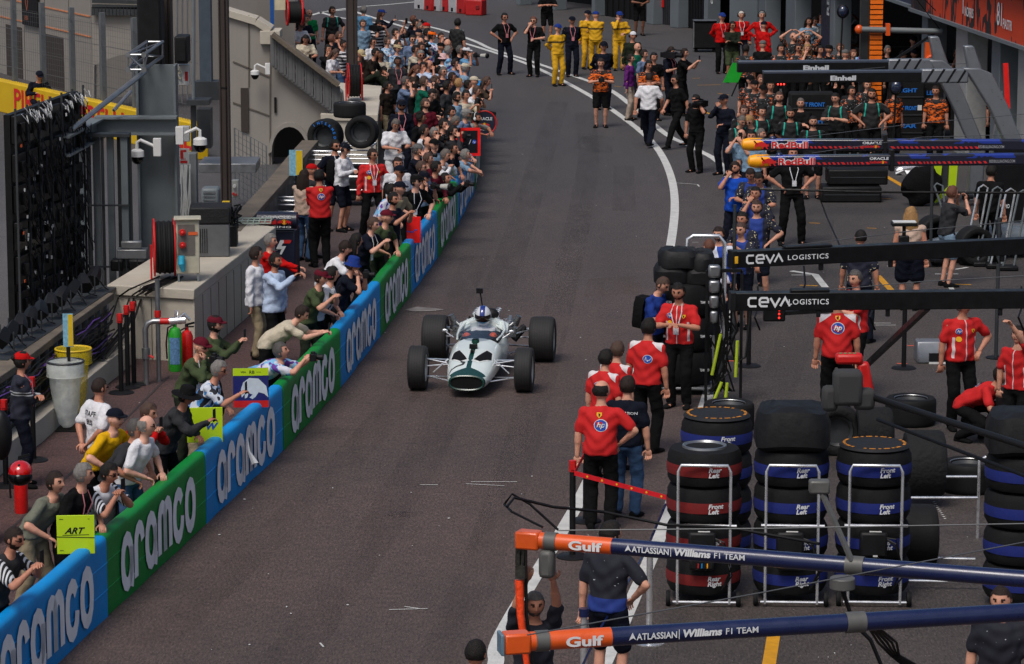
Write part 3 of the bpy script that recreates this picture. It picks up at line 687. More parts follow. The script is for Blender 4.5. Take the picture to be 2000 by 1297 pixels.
def knobs(pts, rr):
 def f(b, Yd):
  for x, y in pts: p = PD(x, y, Yd); b.cyl(p + Vector((0, .0, 0)), p - Vector((0, .05, 0)), rr, n=12)
 return f
boxthing('junction_box', 'white junction box with round glands on brown post', 'electrical box', (342, 127, 370, 167), YP - .6, .2, M_white, extra=[('gland', knobs([(348, 135), (351, 142), (346, 149), (352, 152), (346, 160)], .022), mat('gland', (190, 185, 160), .5)), ('marking', lambda b, Yd: rect3(b, 361, 140, 367, 158, Yd - .004, .003), M_inkr)])
boxthing('sign_plate', 'white fire sign plate with red marks on the brown post', 'sign', (350, 290, 370, 322), YP - .6, .02, M_white, .003, [('symbol', lambda b, Yd: (rect3(b, 352, 293, 358, 310, Yd - .004, .003), rect3(b, 358, 293, 364, 297, Yd - .004, .003), rect3(b, 352, 314, 366, 319, Yd - .004, .003)), M_inkr), ('lettering', lambda b, Yd: put_text(b, 'FIRE', flat(PD(353, 313, Yd), (1, 0, 0), (0, -1, 0), .003), .05), M_inkr)])
boxthing('relay_box', 'white narrow box mounted beside the right dome camera', 'electrical box', (350, 247, 370, 277), YP - .5, .16, M_white)
boxthing('switch_box', 'pale switch box right of the second brown post', 'electrical box', (452, 352, 466, 386), gy(560), .15, mat('switch_grey', (150, 152, 148), .5), extra=[('buttons', knobs([(456, 378), (461, 380)], .02), M_red), ('dial', knobs([(458, 363)], .03), M_white)])
boxthing('blue_box', 'small dark blue device on the cable pillar', 'electrical box', (344, 360, 352, 386), YP - .5, .1, mat('devblue', (30, 44, 80), .5))
boxthing('cable_pillar', 'pale cable pillar wrapped with white wires by post', 'pillar', (352, 300, 386, 470), gy(500), .3, mat('pillar_grey', (92, 96, 98), .6))
mb = MB(); random.seed(8)
for k in range(14): x = random.uniform(352, 372); mb.tube([PD(x, 320, gy(500) - .12), PD(x + random.uniform(-8, 8), 400, gy(500) - .2), PD(x + random.uniform(-14, 2), 470, gy(500) - .1)], .010, 5)
tag(mb.build('white_wires', mat('wire_white', (150, 152, 150), .6)), 'bunch of thin white wires hanging down the cable pillar', 'wires')
boxthing('awning', 'pale metal awning plate behind the right brown post', 'awning', (388, 320, 500, 338), gy(430), 1.2, M_alu, .01)
boxthing('metal_case', 'grey rounded machine with grille behind generator', 'machine', (392, 368, 428, 420), gy(520), .4, M_steel, .05, [('grille', lambda b, Yd: [rect3(b, 397, 376 + k * 7, 420, 379 + k * 7, Yd - .01, .01) for k in range(6)], M_alu)])
r = thing('mesh_gate', 'grey wire mesh gate in front of the stone arch', 'gate', (0, 0, 0)); Yg = gy(400); mb = MB(); A0, A1 = PD(458, 250, Yg), PD(520, 285, Yg)
for k in range(9): p = A0.lerp(A1, k / 8); mb.bar((p.x, p.y, p.z), (p.x, p.y, .1), .03 if k % 4 == 0 else .012, .03)
for k in range(14): mb.bar(A0 - Vector((0, 0, k * .13)), A1 - Vector((0, 0, k * .13)), .01, .01)
mb.build('mesh', M_steel, r)
ZB = 1.15
def reel(name_label, cx, cy, z, rad_px, sc=1.0, col=M_red):
 c = P(cx, cy, z); r = thing('hose_reel', name_label, 'hose reel', c, R(8))
 w = .34 * sc; R0 = .48 * sc; mb = MB()
 for s in (-1, 1):
  rings = [Vector((s * w / 2, R0 * math.cos(a), R0 + .06 + R0 * math.sin(a))) for a in [2 * math.pi * k / 28 for k in range(28)]]; mb.tube(rings, .016 * sc, 6, closed=True)
  for k in range(3): a = math.pi * k / 3; mb.bar((s * w / 2, R0 * math.cos(a), R0 + .06 + R0 * math.sin(a)), (s * w / 2, -R0 * math.cos(a), R0 + .06 - R0 * math.sin(a)), .015, .015)
 mb.build('rim', col, r)
 mb = MB()
 for k in range(7): x = -w / 2 + .045 * sc + k * (w - .09 * sc) / 6; rr = R0 * (.86 + .03 * (k % 2)); mb.tube([Vector((x, rr * math.cos(a), R0 + .06 + rr * math.sin(a))) for a in [2 * math.pi * j / 24 for j in range(24)]], .030 * sc, 6, closed=True)
 mb.cyl((-w / 2, 0, R0 + .06), (w / 2, 0, R0 + .06), R0 * .8, n=20); mb.build('hose', M_rub, r)
 mb = MB(); mb.bar((-w / 2 - .05, 0, 0), (-w / 2 - .05, 0, R0 + .1), .03, .06); mb.bar((w / 2 + .05, 0, 0), (w / 2 + .05, 0, R0 + .1), .03, .06); mb.build('stand', col, r)
 return r
reel('black hose on red reel standing on the stone block', 322, 545, ZB, 0, .92)
reel('black hose on red reel on the farther stone block', 692, 196, 1.2, 0, .85)
r = thing('hose_reel', 'hose reel on blue frame at top of stone ramp', 'hose reel', PD(575, 24, gy(180)), R(10)); mb = MB()
for s in (-1, 1): mb.tube([Vector((s * .2, .35 * math.cos(a), .0 + .35 * math.sin(a))) for a in [2 * math.pi * k / 24 for k in range(24)]], .03, 6, closed=True)
mb.build('rim', M_red, r); mb = MB(); mb.cyl((-.17, 0, 0), (.17, 0, 0), .3, n=22); mb.build('hose', M_rub, r)
mb = MB(); mb.bar((-.62, 0, -.6), (-.62, 0, .9), .10, .10); mb.build('post', mat('post_blue', (20, 80, 150), .5), r); mb = MB(); mb.box((-.42, .0, .32), (.34, .04, .5)); mb.build('plate', mat('plate_cream', (200, 190, 160), .6), r)
mb = MB(); mb.box((-.85, .1, -.45), (.3, .3, .36)); mb.build('bin', mat('bin_grey', (90, 110, 120), .6), r, bevel=.03)
c = P(368, 548, ZB); r = thing('power_cabinet', 'beige power cabinet with red sockets on stone block', 'electrical box', c, R(6))
mb = MB(); mb.box((0, 0, .55), (.36, .28, .84)); mb.build('casing', mat('cabinet_beige', (168, 164, 146), .55), r, bevel=.012)
mb = MB(); mb.box((0, -.02, .985), (.42, .34, .03)); mb.build('lid', mat('cabinet_beige', (168, 164, 146), .55), r, bevel=.01)
mb = MB(); mb.box((-.02, -.145, .66), (.26, .012, .48)); mb.build('panel', mat('panel_grey', (96, 90, 86), .5), r)
for z in (.78, .58): mb = MB(); mb.cyl((-.08, -.15, z), (-.08, -.21, z), .052, .046, 12); mb.ell((-.08, -.22, z), (.03, .02, .03)); mb.build('socket', M_red, r)
mb = MB(); mb.box((.08, -.153, .76), (.14, .006, .05)); mb.build('label_sticker', mat('sticker_orange', (210, 90, 40), .6), r)
mb = MB(); mb.tube([(-.1, -.2, .42), (-.1, -.23, .3), (-.08, -.2, .18)], [.05, .06, .03], 10); mb.build('plug', mat('plug_cyan', (30, 150, 180), .4), r)
for s in (-1, 1): mb = MB(); mb.box((s * .15, 0, .065), (.03, .26, .13)); mb.build('leg', M_steel, r)
c = P(412, 497, ZB); r = thing('generator', 'dark grey boxed generator on the stone block', 'generator', c, R(4))
mb = MB(); mb.box((0, 0, .27), (.62, .6, .54)); mb.build('casing', mat('gen_grey', (88, 90, 92), .5), r, bevel=.02)
mb = MB(); mb.box((.0, .0, .68), (.66, .64, .28)); mb.build('cover', mat('gen_black', (30, 30, 32), .6, bump=.5), r, bevel=.03)
mb = MB(); [mb.box((-.30 + k * .035, -.305, .27), (.012, .012, .4)) for k in range(8)]; mb.build('vents', M_black, r)
c = P(449, 480, ZB); r = thing('battery_case', 'tangled black battery case right of the generator', 'case', c); mb = MB(); mb.box((0, 0, .18), (.26, .3, .36)); mb.build('casing', M_black, r, bevel=.02)
mb = MB(); random.seed(21)
for k in range(16): mb.tube([Vector((random.uniform(-.2, .2), random.uniform(-.2, .2), random.uniform(.3, .7))) for _ in range(4)], .014, 5)
mb.build('cables', M_cable, r); mb = MB(); mb.box((-.05, -.05, .72), (.12, .1, .07)); mb.build('label_sticker', M_yel, r)
mb = MB(); random.seed(5)
for k in range(10):
 x0 = random.uniform(250, 300); mb.tube([P(x0 + 60, 540, ZB + .02), P(x0, 560 + k, ZB + .03), P(x0 - 20, 580, .95), P(x0 - 40, 640, .5 + .04 * k), P(x0 - 90, 700, .4)], .014, 5)
tag(mb.build('cable_loom', M_cable), 'black cable loom falling over the left end of the stone block', 'cables')
r = thing('water_pipe', 'grey bent water pipe with red valve by stone block', 'pipe', (0, 0, 0)); mb = MB(); b0 = G(286, 752)
tz = lambda x, y, z: Vector((P(x, y, 0).x, b0.y, z)) 
bx = b0.x; mb.tube([(bx, b0.y, 0), (bx, b0.y, .85), (bx + .04, b0.y, .93), (bx + .12, b0.y, .96), (bx + .25, b0.y, .96)], .042, 12); mb.cyl((bx, b0.y, .40), (bx, b0.y, .56), .06, n=12); mb.build('pipe', M_alu, r)
mb = MB(); mb.tube([(bx + .16, b0.y + .25, 0), (bx + .16, b0.y + .25, 1.55)], .035, 12); mb.build('post', M_alu, r)
mb = MB(); mb.cyl((bx + .22, b0.y, .96), (bx + .36, b0.y, .96), .05, n=12); mb.cyl((bx + .16, b0.y + .25, .98), (bx + .16, b0.y + .25, 1.08), .048, n=12); mb.tube([(bx + .06, b0.y - .05, .45), (bx + .12, b0.y - .06, .42)], .02, 8); mb.build('valve', M_red, r)
mb = MB(); mb.cyl((bx + .36, b0.y, .96), (bx + .60, b0.y, .98), .055, n=12); mb.cyl((bx + .45, b0.y, .96), (bx + .47, b0.y, 1.12), .03, n=10); mb.tube([(bx + .5, b0.y, 1.0), (bx + .58, b0.y - .03, 1.08), (bx + .66, b0.y, .98)], .025, 8); mb.build('fitting', M_chrome, r)
def extinguisher(x, y, label, m, band=None, h=.62, rr=.095):
 c = G(x, y); r = thing('fire_extinguisher', label, 'extinguisher', c); mb = MB(); mb.lathe([(rr * .9, 0), (rr, .03), (rr, h - .1), (rr * .7, h - .02), (.03, h), (.03, h + .05)], 20, cap=True); mb.build('bottle', m, r)
 mb = MB(); mb.bar((-.02, 0, h + .08), (.12, -.02, h + .12), .03, .03); mb.bar((-.02, 0, h + .05), (.11, -.02, h + .06), .03, .02); mb.cyl((0, 0, h), (0, 0, h + .08), .028, n=10); mb.tube([(0, -.03, h + .05), (-.10, -.06, h), (-.13, -.05, h - .25), (-.12, -.05, .2)], .014, 6); mb.build('handle', M_black, r)
 if band:
  mb = MB(); mb.lathe([(rr + .003, h * .18), (rr + .003, h * .78)], 24); n = 24
  mb.f = [f for f in mb.f if all((mb.v[i].y < -rr * .72) for i in f)]; mb.m = [0] * len(mb.f); mb.build('label', band, r)
extinguisher(343, 725, 'bright green fire extinguisher against the stone block', mat('ext_green', (40, 150, 40), .3, coat=.4), mat('ext_label', (90, 130, 170), .5, var=.5, scale=30), .68, .105)
extinguisher(366, 718, 'red fire extinguisher right of the green one', mat('ext_red', (200, 20, 18), .3, coat=.4), None, .58, .095)
extinguisher(42, 1002, 'red fire extinguisher under the hanging red helmet', mat('ext_red', (200, 20, 18), .3, coat=.4), None, .62, .085)
c = P(40, 922, .74); r = thing('fire_helmet', 'shiny red fire helmet with dark visor, bottom left', 'helmet', c); mb = MB(); mb.ell((0, 0, 0), (.145, .165, .14), 22, 14); mb.build('shell', mat('helm_red', (190, 14, 18), .18, coat=.8), r)
mb = MB(); mb.ell((0, -.03, -.055), (.148, .16, .105), 20, 10); mb.build('visor', mat('visor', (16, 16, 18), .15), r); mb = MB(); mb.bar((0, -.12, .09), (0, .12, .11), .03, .05); mb.build('crest', M_black, r, bevel=.01)
r = thing('equipment_rack', 'dark rack with white chain at the left edge', 'rack', G(-6, 1060)); mb = MB(); mb.box((-.10, 0, .5), (.16, .3, 1.0)); mb.build('frame', M_black, r); mb = MB(); [mb.ell((.0, -.16, .1 + k * .035), (.016, .008, .012), 6, 4) for k in range(24)]; mb.build('chain', M_white, r)
r = thing('coat', 'black bag hanging at left edge beside the marshal', 'bag', P(2, 850, .9)); mb = MB(); mb.ell((0, 0, 0), (.14, .12, .32), 14, 10); mb.build('fabric', fab('black') if 'fab' in globals() else M_black, r)
def stanchion(x, y, label, h=1.0, head=M_red, sc=1.0, name='barrier_post'):
 r = thing(name, label, 'barrier post', G(x, y), 0, 'black posts with red heads'); mb = MB(); mb.lathe([(.0, .0), (.19, .0), (.19, .012), (.17, .025), (.03, .035)], 26, cap=False); mb.build('base', M_black, r)
 mb = MB(); mb.cyl((0, 0, .03), (0, 0, h - .10), .036, n=16); mb.build('pole', M_black, r)
 mb = MB(); mb.cyl((0, 0, h - .10), (0, 0, h + .03), .044, n=16); mb.box((0, -.045, h - .03), (.05, .02, .08)); mb.build('head', head, r); return r
stanchion(237, 768, 'leftmost of the three red headed posts by the pipe', 1.15)
stanchion(250, 757, 'middle one of three red headed posts by pipe', 1.2)
stanchion(262, 752, 'rightmost of the three red headed posts by pipe', 1.22)
stanchion(66, 900, 'red headed post behind the woman marshal', 1.1)
stanchion(12, 950, 'red headed post at the left photo edge', 1.1)
stanchion(1118, 1088, 'red headed post with printed tape, center right', 1.12)
stanchion(1144, 1018, 'post base hidden behind red shirted men', .95)
stanchion(1765, 720, 'red headed post under the lower black boom', 1.05)
stanchion(1462, 716, 'black post beside hanging air hoses', 1.0, M_black)
def bin_(x, y, label, col, rim, h=.98):
 r = thing('rubbish_bag', label, 'rubbish bag', G(x, y)); mb = MB(); random.seed(x); n = 22; rings = []
 for z, rr in ((.06, .06), (.12, .12), (.35, .17), (.65, .21), (h - .08, .235), (h, .24)):
  rings.append([Vector((math.cos(a) * rr * (1 + .07 * math.sin(a * 5 + z * 6)), math.sin(a) * rr * (1 + .07 * math.sin(a * 7 + z * 4)), z)) for a in [2 * math.pi * k / n for k in range(n)]])
 mb.loft(rings); mb.build('bag', mat(label[:9] + '_film', col, .25, var=.15, bump=.6, bscale=9, alpha=.5), r)
 mb = MB(); mb.tube([Vector((math.cos(a) * .25, math.sin(a) * .25, h)) for a in [2 * math.pi * k / 24 for k in range(24)]], .016, 6, closed=True); mb.build('ring', rim, r)
 mb = MB(); mb.lathe([(.24, h + .01), (.265, h - .04), (.26, h - .16), (.27, h - .2)], 22); mb.build('folded_edge', mat(label[:9] + '_film', col, .25), r)
 mb = MB(); mb.bar((.0, .28, 0), (.0, .28, h + .15), .04, .04); mb.box((0, .1, .01), (.3, .4, .02)); mb.build('stand', M_black, r)
bin_(131, 842, 'clear plastic rubbish bag on a ring stand', (214, 220, 216), M_steeld)
bin_(146, 815, 'yellow plastic rubbish bag behind the clear one', (204, 180, 30), M_yel)
def notice(x, y, z, label, w=.14, h=.46, hh=1.35):
 c = P(x, y, z); r = thing('notice_board', label, 'notice', (c.x, c.y, 0)); mb = MB(); mb.box((0, 0, z), (w, .02, h)); mb.build('plate', mat('notice_blue', (120, 170, 190), .5, var=.3, scale=20), r)
 mb = MB(); mb.box((w * .25, -.012, z), (w * .48, .004, h * .96)); mb.build('strip', M_yel, r); mb = MB(); mb.bar((0, .02, .8 if z > 1 else 0), (0, .02, z), .04, .03); mb.build('post', M_black, r)
notice(133, 645, 1.42, 'narrow yellow and blue notice above the bins'); notice(578, 318, 1.4, 'yellow and blue notice behind the team carts', .26, .5)
def board(x, y, z, w, h, label, m, face=60, tilt=0, rot=0, items=(), th=.02, name='pit_board'):
 c = P(x, y, z); r = thing(name, label, 'pit board', c, R(face)); r.rotation_euler = (R(tilt), R(rot), R(face))
 mb = MB(); mb.box((0, 0, 0), (w, th, h)); mb.build('panel', m, r, bevel=.004)
 for nm, fn, mm in items: b = MB(); fn(b, frame((0, -th / 2 - .003, 0), (1, 0, 0), (0, 1, 0), (0, 0, 1))); b.build(nm, mm, r, fix=False)
 return r
M_lime = mat('lime_board', (178, 208, 10), .5, var=.04)
def tx(t, x, z, w, h, **k): return lambda b, M: fit_text(b, t, M @ Matrix.Translation((x, 0, z)), w, h, **k)
board(148, 1044, 1.05, .40, .42, 'lime pit board with black ART lettering', M_lime, 4, items=[('lettering', tx('ART', -.12, .01, .22, .07, bold=.03, shear=.4), M_inkd), ('line', lambda b, M: b.ribbon([(-.20, -.02), (.20, -.035)], .008, M), M_inkd), ('swoosh', lambda b, M: b.ribbon([(-.14, -.005), (.14, .0)], .006, M), M_inkd), ('dashes', lambda b, M: (b.ribbon([(-.17, .17), (-.13, .17)], .006, M), b.ribbon([(.13, .17), (.15, .17)], .006, M), b.ribbon([(-.17, -.17), (-.13, -.17)], .006, M)), M_inkd)])
board(400, 830, 1.05, .44, .44, 'lime pit board with blue W behind the rain jacket', M_lime, 6, items=[('lettering', tx('W', .02, -.06, .15, .09, bold=.04, shear=.3), M_inkb)])
M_bn = mat('board_navy', (22, 28, 96), .5, var=.03)
board(490, 757, 1.10, .46, .52, 'navy pit board with a white bull and red base', M_bn, 4, items=[('top_band', lambda b, M: poly(b, M, [(-.23, .16), (.23, .16), (.23, .26), (-.23, .26)]), M_lime), ('base_band', lambda b, M: poly(b, M, [(-.23, -.26), (.23, -.26), (.23, -.17), (-.23, -.17)]), M_red),
 ('bull', lambda b, M: (poly(b, M @ Matrix.Translation((0, -.001, 0)), [(-.12, -.13), (-.13, -.02), (-.10, .07), (-.02, .13), (.10, .12), (.20, .02), (.225, -.13), (.17, -.08), (.10, -.06), (.06, -.12), (.02, -.15), (-.02, -.13), (.02, -.09), (-.03, -.07), (-.05, -.13), (-.08, -.14), (-.08, -.08)])), mat('bull_white', (190, 200, 208), .6)),
 ('lettering', lambda b, M: (put_text(b, 'VISA', M @ Matrix.Translation((-.13, -.001, .195)), .035, bold=.02), put_text(b, 'RB', M @ Matrix.Translation((-.02, -.001, .185)), .06, bold=.02), put_text(b, 'racing', M @ Matrix.Translation((.07, -.001, .20)), .025)), M_inkd)])
board(808, 449, 1.05, .25, .46, 'plain bright red pit board hung on the barrier', mat('board_red', (235, 14, 10), .5), 10, items=[('mark', lambda b, M: b.ribbon([(-.12, -.02), (-.02, -.04), (.02, .0), (.06, .0)], .02, M), M_inkb)])
r_ = board(918, 277, 1.15, .44, .60, 'black pit board framed in red with yellow shield', M_inkd, 4, items=[('frame', lambda b, M: b.ribbon([(-.19, -.27), (.19, -.27), (.19, .27), (-.19, .27)], .06, M, closed=True), mat('board_red', (235, 14, 10), .5)), ('shield', lambda b, M: poly(b, M, [(-.13, .04), (-.07, .04), (-.07, -.02), (-.10, -.06), (-.13, -.02)]), M_inky), ('slash', lambda b, M: b.ribbon([(-.02, -.05), (.02, .05)], .01, M), M_ink), ('badge', lambda b, M: disc(b, M, .09, 0, .045), M_inkb), ('letters', lambda b, M: put_text(b, 'hp', M @ Matrix.Translation((.055, -.001, -.02)), .06, shear=.3), M_ink)])
c = P(946, 240, 1.0); r = thing('pit_board', 'round navy pit board with red rim and bull', 'pit board', c, R(6)); mb = MB(); mb.cyl((0, -.01, 0), (0, .01, 0), .27, n=30); mb.build('panel', mat('board_navy2', (20, 24, 44), .5), r); mb = MB(); mb.tube([Vector((math.cos(a) * .27, -.005, math.sin(a) * .27)) for a in [2 * math.pi * k / 30 for k in range(30)]], .018, 6, closed=True); mb.build('rim', M_red, r)
M0 = frame((0, -.014, 0), (1, 0, 0), (0, 1, 0), (0, 0, 1)); mb = MB(); fit_text(mb, 'ORACLE', M0 @ Matrix.Translation((-.18, 0, .06)), .36, .07, bold=.02); fit_text(mb, 'RACING', M0 @ Matrix.Translation((-.14, 0, -.17)), .28, .04); mb.build('lettering', M_ink, r, fix=False)
mb = MB(); bull(mb, M0 @ Matrix.Translation((-.12, 0, -.09)), .11, .09); bull(mb, M0 @ Matrix.Translation((.01, 0, -.09)), .11, .09, flip=True); mb.build('bulls', M_inkr, r, fix=False); mb = MB(); disc(mb, M0 @ Matrix.Translation((0, .001, 0)), 0, -.04, .045); mb.build('sun', M_inky, r, fix=False)
for i, (x0, y0, x1, y1, red) in enumerate(((812, 18, 828, 20, 0), (828, 20, 842, 22, 1), (842, 21, 858, 23, 0), (858, 22, 875, 24, 1), (875, 24, 891, 26, 0), (891, 26, 907, 28, 0))):
 red = i % 2 == 1; a, b = G(x0 - 4 if i == 0 else x0, y0), G(x1, y1); d = b - a; r = thing('road_block', ('red' if red else 'white') + ' plastic road block number like stripe %s' % 'abcdef'[i], 'road block', a, math.atan2(d.y, d.x), 'red and white blocks across the far road')
 r['label'] = ['white block at left end of the far row', 'first red block of the far row', 'white block between two red ones', 'second red block of the far row', 'white block left of the last stripe', 'third red stripe block beside the loose one'][i]
 mb = MB(); mb.box((d.length / 2, .2, .28), (d.length * .98, .4, .56)); mb.build('shell', mat('block_red', (170, 24, 26), .5) if red else mat('block_white', (168, 168, 172), .5), r, bevel=.03)
 mb = MB(); mb.box((d.length / 2, -.005, .12), (.12, .02, .12)); mb.build('slot', M_black, r)
a, b = G(908, 30), G(941, 31); d = b - a; r = thing('road_block', 'larger red plastic block standing loose at row end', 'road block', a, math.atan2(d.y, d.x)); mb = MB(); mb.box((d.length / 2, .25, .28), (d.length, .5, .56)); mb.build('shell', mat('block_red', (170, 24, 26), .5), r, bevel=.04); mb = MB(); mb.box((d.length * .75, -.01, .3), (.14, .03, .14)); mb.build('slot', mat('slot_red', (110, 10, 12), .6), r, bevel=.01)
def L3(s, f, z): return Vector((s, -f, z))
def ik(a, c, l1, l2, pole):
 d = c - a; D = d.length
 if D > (l1 + l2) * .995: c = a + d * ((l1 + l2) * .995 / D); d = c - a; D = d.length
 if D < abs(l1 - l2) + .02: D = abs(l1 - l2) + .02
 x = (l1 * l1 - l2 * l2 + D * D) / (2 * D); h = math.sqrt(max(0, l1 * l1 - x * x)); dn = d.normalized()
 pl = (pole - dn * pole.dot(dn)); pl = pl.normalized() if pl.length > 1e-5 else Vector((1, 0, 0))
 return a + dn * x + pl * h, c
def pose(lean=3, hp=6, hy=0, pel=.94, wr=(-.25, .03, .83), wl=(.25, .03, .83), pr=(-.6, -.6, -.2), pl=None, ar=(-.10, 0, .08), al=(.10, 0, .08), kf=1.0, fist=.5, tw=0, pf=0):
 if pl is None: pl = (-pr[0], pr[1], pr[2])
 return dict(lean=lean, hp=hp, hy=hy, pel=pel, wr=wr, wl=wl, pr=pr, pl=pl, ar=ar, al=al, kf=kf, fist=fist, tw=tw, pf=pf)
POSES = dict(
 stand=pose(), stand2=pose(lean=1, hy=25, ar=(-.13, .06, .08), al=(.12, -.05, .08), wl=(.27, .08, .86)),
 hips=pose(lean=0, wr=(-.19, .07, 1.04), wl=(.19, .07, 1.04), pr=(-1, -.25, -.1), ar=(-.17, 0, .08), al=(.17, 0, .08)),
 cross=pose(lean=2, hy=12, wr=(.10, .21, 1.16), wl=(-.10, .23, 1.20), pr=(-.7, .1, -.7), fist=.4),
 crossr=pose(lean=3, hy=-20, wr=(.10, .21, 1.16), wl=(-.10, .23, 1.20), pr=(-.7, .1, -.7), fist=.4),
 back=pose(lean=0, wr=(-.06, -.19, .98), wl=(.06, -.21, .96), pr=(-1, -.2, 0)),
 phone1=pose(lean=3, wr=(-.08, .42, 1.42), pr=(-.5, 0, -1)),
 phone2=pose(lean=6, wr=(-.05, .42, 1.40), wl=(.06, .42, 1.40), pr=(-.55, 0, -1)),
 up2=pose(lean=2, hp=-8, wr=(-.06, .34, 1.78), wl=(.07, .34, 1.78), pr=(-.7, .2, -.6)),
 up1=pose(lean=2, hp=-6, wr=(-.16, .32, 1.86), pr=(-.5, .3, -.6)),
 camera=pose(lean=8, hp=4, wr=(-.09, .25, 1.52), wl=(.06, .33, 1.50), pr=(-.55, .1, -1)),
 bentcam=pose(lean=62, hp=-30, pel=.84, wr=(-.07, .80, 1.16), wl=(.06, .86, 1.14), pr=(-.6, -.2, -.6), ar=(-.12, -.15, .08), al=(.12, 0, .08)),
 deep=pose(lean=58, hp=-22, pel=.84, wr=(-.20, .72, .96), wl=(.20, .70, .96), pr=(-.7, -.5, .2), ar=(-.12, -.15, .08), al=(.12, 0, .08)),
 camlow=pose(lean=24, hp=8, wr=(-.09, .36, 1.42), wl=(.05, .44, 1.40), pr=(-.55, .1, -1)),
 look=pose(lean=6, hp=32, wr=(-.05, .31, 1.12), wl=(.08, .30, 1.10), pr=(-.7, -.2, -.6)),
 lean=pose(lean=36, hp=-8, pel=.92, wr=(-.24, .42, .97), wl=(.22, .40, .97), pr=(-.7, -.5, .2), ar=(-.12, -.12, .08), al=(.12, -.05, .08)),
 lean2=pose(lean=26, hp=-2, hy=25, pel=.93, wr=(-.12, .30, .99), wl=(.20, .33, .98), pr=(-.7, -.5, .2), ar=(-.12, -.1, .08), al=(.12, 0, .08)),
 leanph=pose(lean=36, hp=6, pel=.91, wr=(-.05, .48, 1.26), wl=(.06, .48, 1.26), pr=(-.6, -.1, -.5), ar=(-.12, -.18, .08), al=(.12, -.05, .08)),
 leanph2=pose(lean=22, hp=8, pel=.93, wr=(-.05, .46, 1.30), wl=(.07, .46, 1.30), pr=(-.6, -.1, -.6), ar=(-.12, -.1, .08), al=(.12, 0, .08)),
 reach=pose(lean=30, hp=8, pel=.92, wr=(-.04, .60, 1.24), wl=(.22, .36, 1.0), pr=(-.5, -.1, -.6), ar=(-.12, -.15, .08), al=(.12, 0, .08)),
 walk=pose(lean=4, hp=8, wr=(-.25, .20, .90), wl=(.26, -.12, .86), ar=(-.09, -.34, .12), al=(.09, .32, .08), pel=.91),
 wide=pose(lean=2, hy=30, wr=(-.27, .08, .86), wl=(.24, .16, .98), ar=(-.17, -.05, .08), al=(.18, .08, .08)),
 face=pose(lean=2, wr=(-.07, .17, 1.50), wl=(.10, .22, 1.12), pr=(-.5, .1, -1)),
 hands=pose(lean=4, hp=14, wr=(-.05, .27, 1.20), wl=(.06, .27, 1.20), pr=(-.7, -.1, -.7)),
 headhands=pose(lean=0, hp=0, wr=(-.12, .02, 1.78), wl=(.12, .02, 1.78), pr=(-1, .2, .2)),
 bentph=pose(lean=52, hp=18, pel=.88, wr=(-.06, .82, 1.08), wl=(.06, .82, 1.08), pr=(-.5, -.2, -.6), ar=(-.12, -.25, .08), al=(.12, -.1, .08)),
 point=pose(lean=2, wr=(-.10, .62, 1.22), wl=(.10, .56, 1.08), pr=(-.3, -.1, -1), fist=.3),
 sit=pose(lean=20, hp=20, pel=.50, wr=(-.12, .42, .72), wl=(.12, .42, .72), ar=(-.12, .42, .06), al=(.12, .40, .06)),
 sitwall=pose(lean=18, hp=10, pel=.50, wr=(-.10, .46, .62), wl=(.16, .40, .66), ar=(-.12, .55, .30), al=(.12, .46, .10)),
 drive=pose(lean=-22, hp=22, pel=.22, wr=(-.12, .36, .56), wl=(.12, .36, .56), ar=(-.10, .88, .18), al=(.10, .88, .18), pr=(-.15, 0, -1)),
 crouch=pose(lean=58, hp=-4, pel=.46, wr=(-.16, .66, .38), wl=(.16, .62, .40), ar=(-.15, .02, .08), al=(.15, .22, .08), pr=(-.6, -.3, .2)),
 over=pose(lean=4, hp=10, wr=(-.10, .22, 1.90), wl=(.12, .24, 1.90), pr=(-1, .1, -.1)),
 over1=pose(lean=4, hp=-10, wr=(-.05, .45, 1.95), pr=(-.8, .2, -.3)),
 hipside=pose(lean=4, hy=-30, wr=(-.20, .10, 1.02), pr=(-.9, -.3, -.1), wl=(.25, 0, .84)),
 shouldercam=pose(lean=2, hp=4, wr=(-.16, .16, 1.56), wl=(.24, .05, .86), pr=(-.7, 0, -1)),
 baton=pose(lean=2, hp=4, wr=(-.24, .05, .86), wl=(.24, .12, 1.0)),
)
for k in list(POSES):
 p = dict(POSES[k]); q = dict(p)
 fl = lambda v: (-v[0], v[1], v[2])
 q['wr'], q['wl'] = fl(p['wl']), fl(p['wr']); q['pr'], q['pl'] = fl(p['pl']), fl(p['pr']); q['ar'], q['al'] = fl(p['al']), fl(p['ar']); q['hy'] = -p['hy']
 POSES[k + '_m'] = q
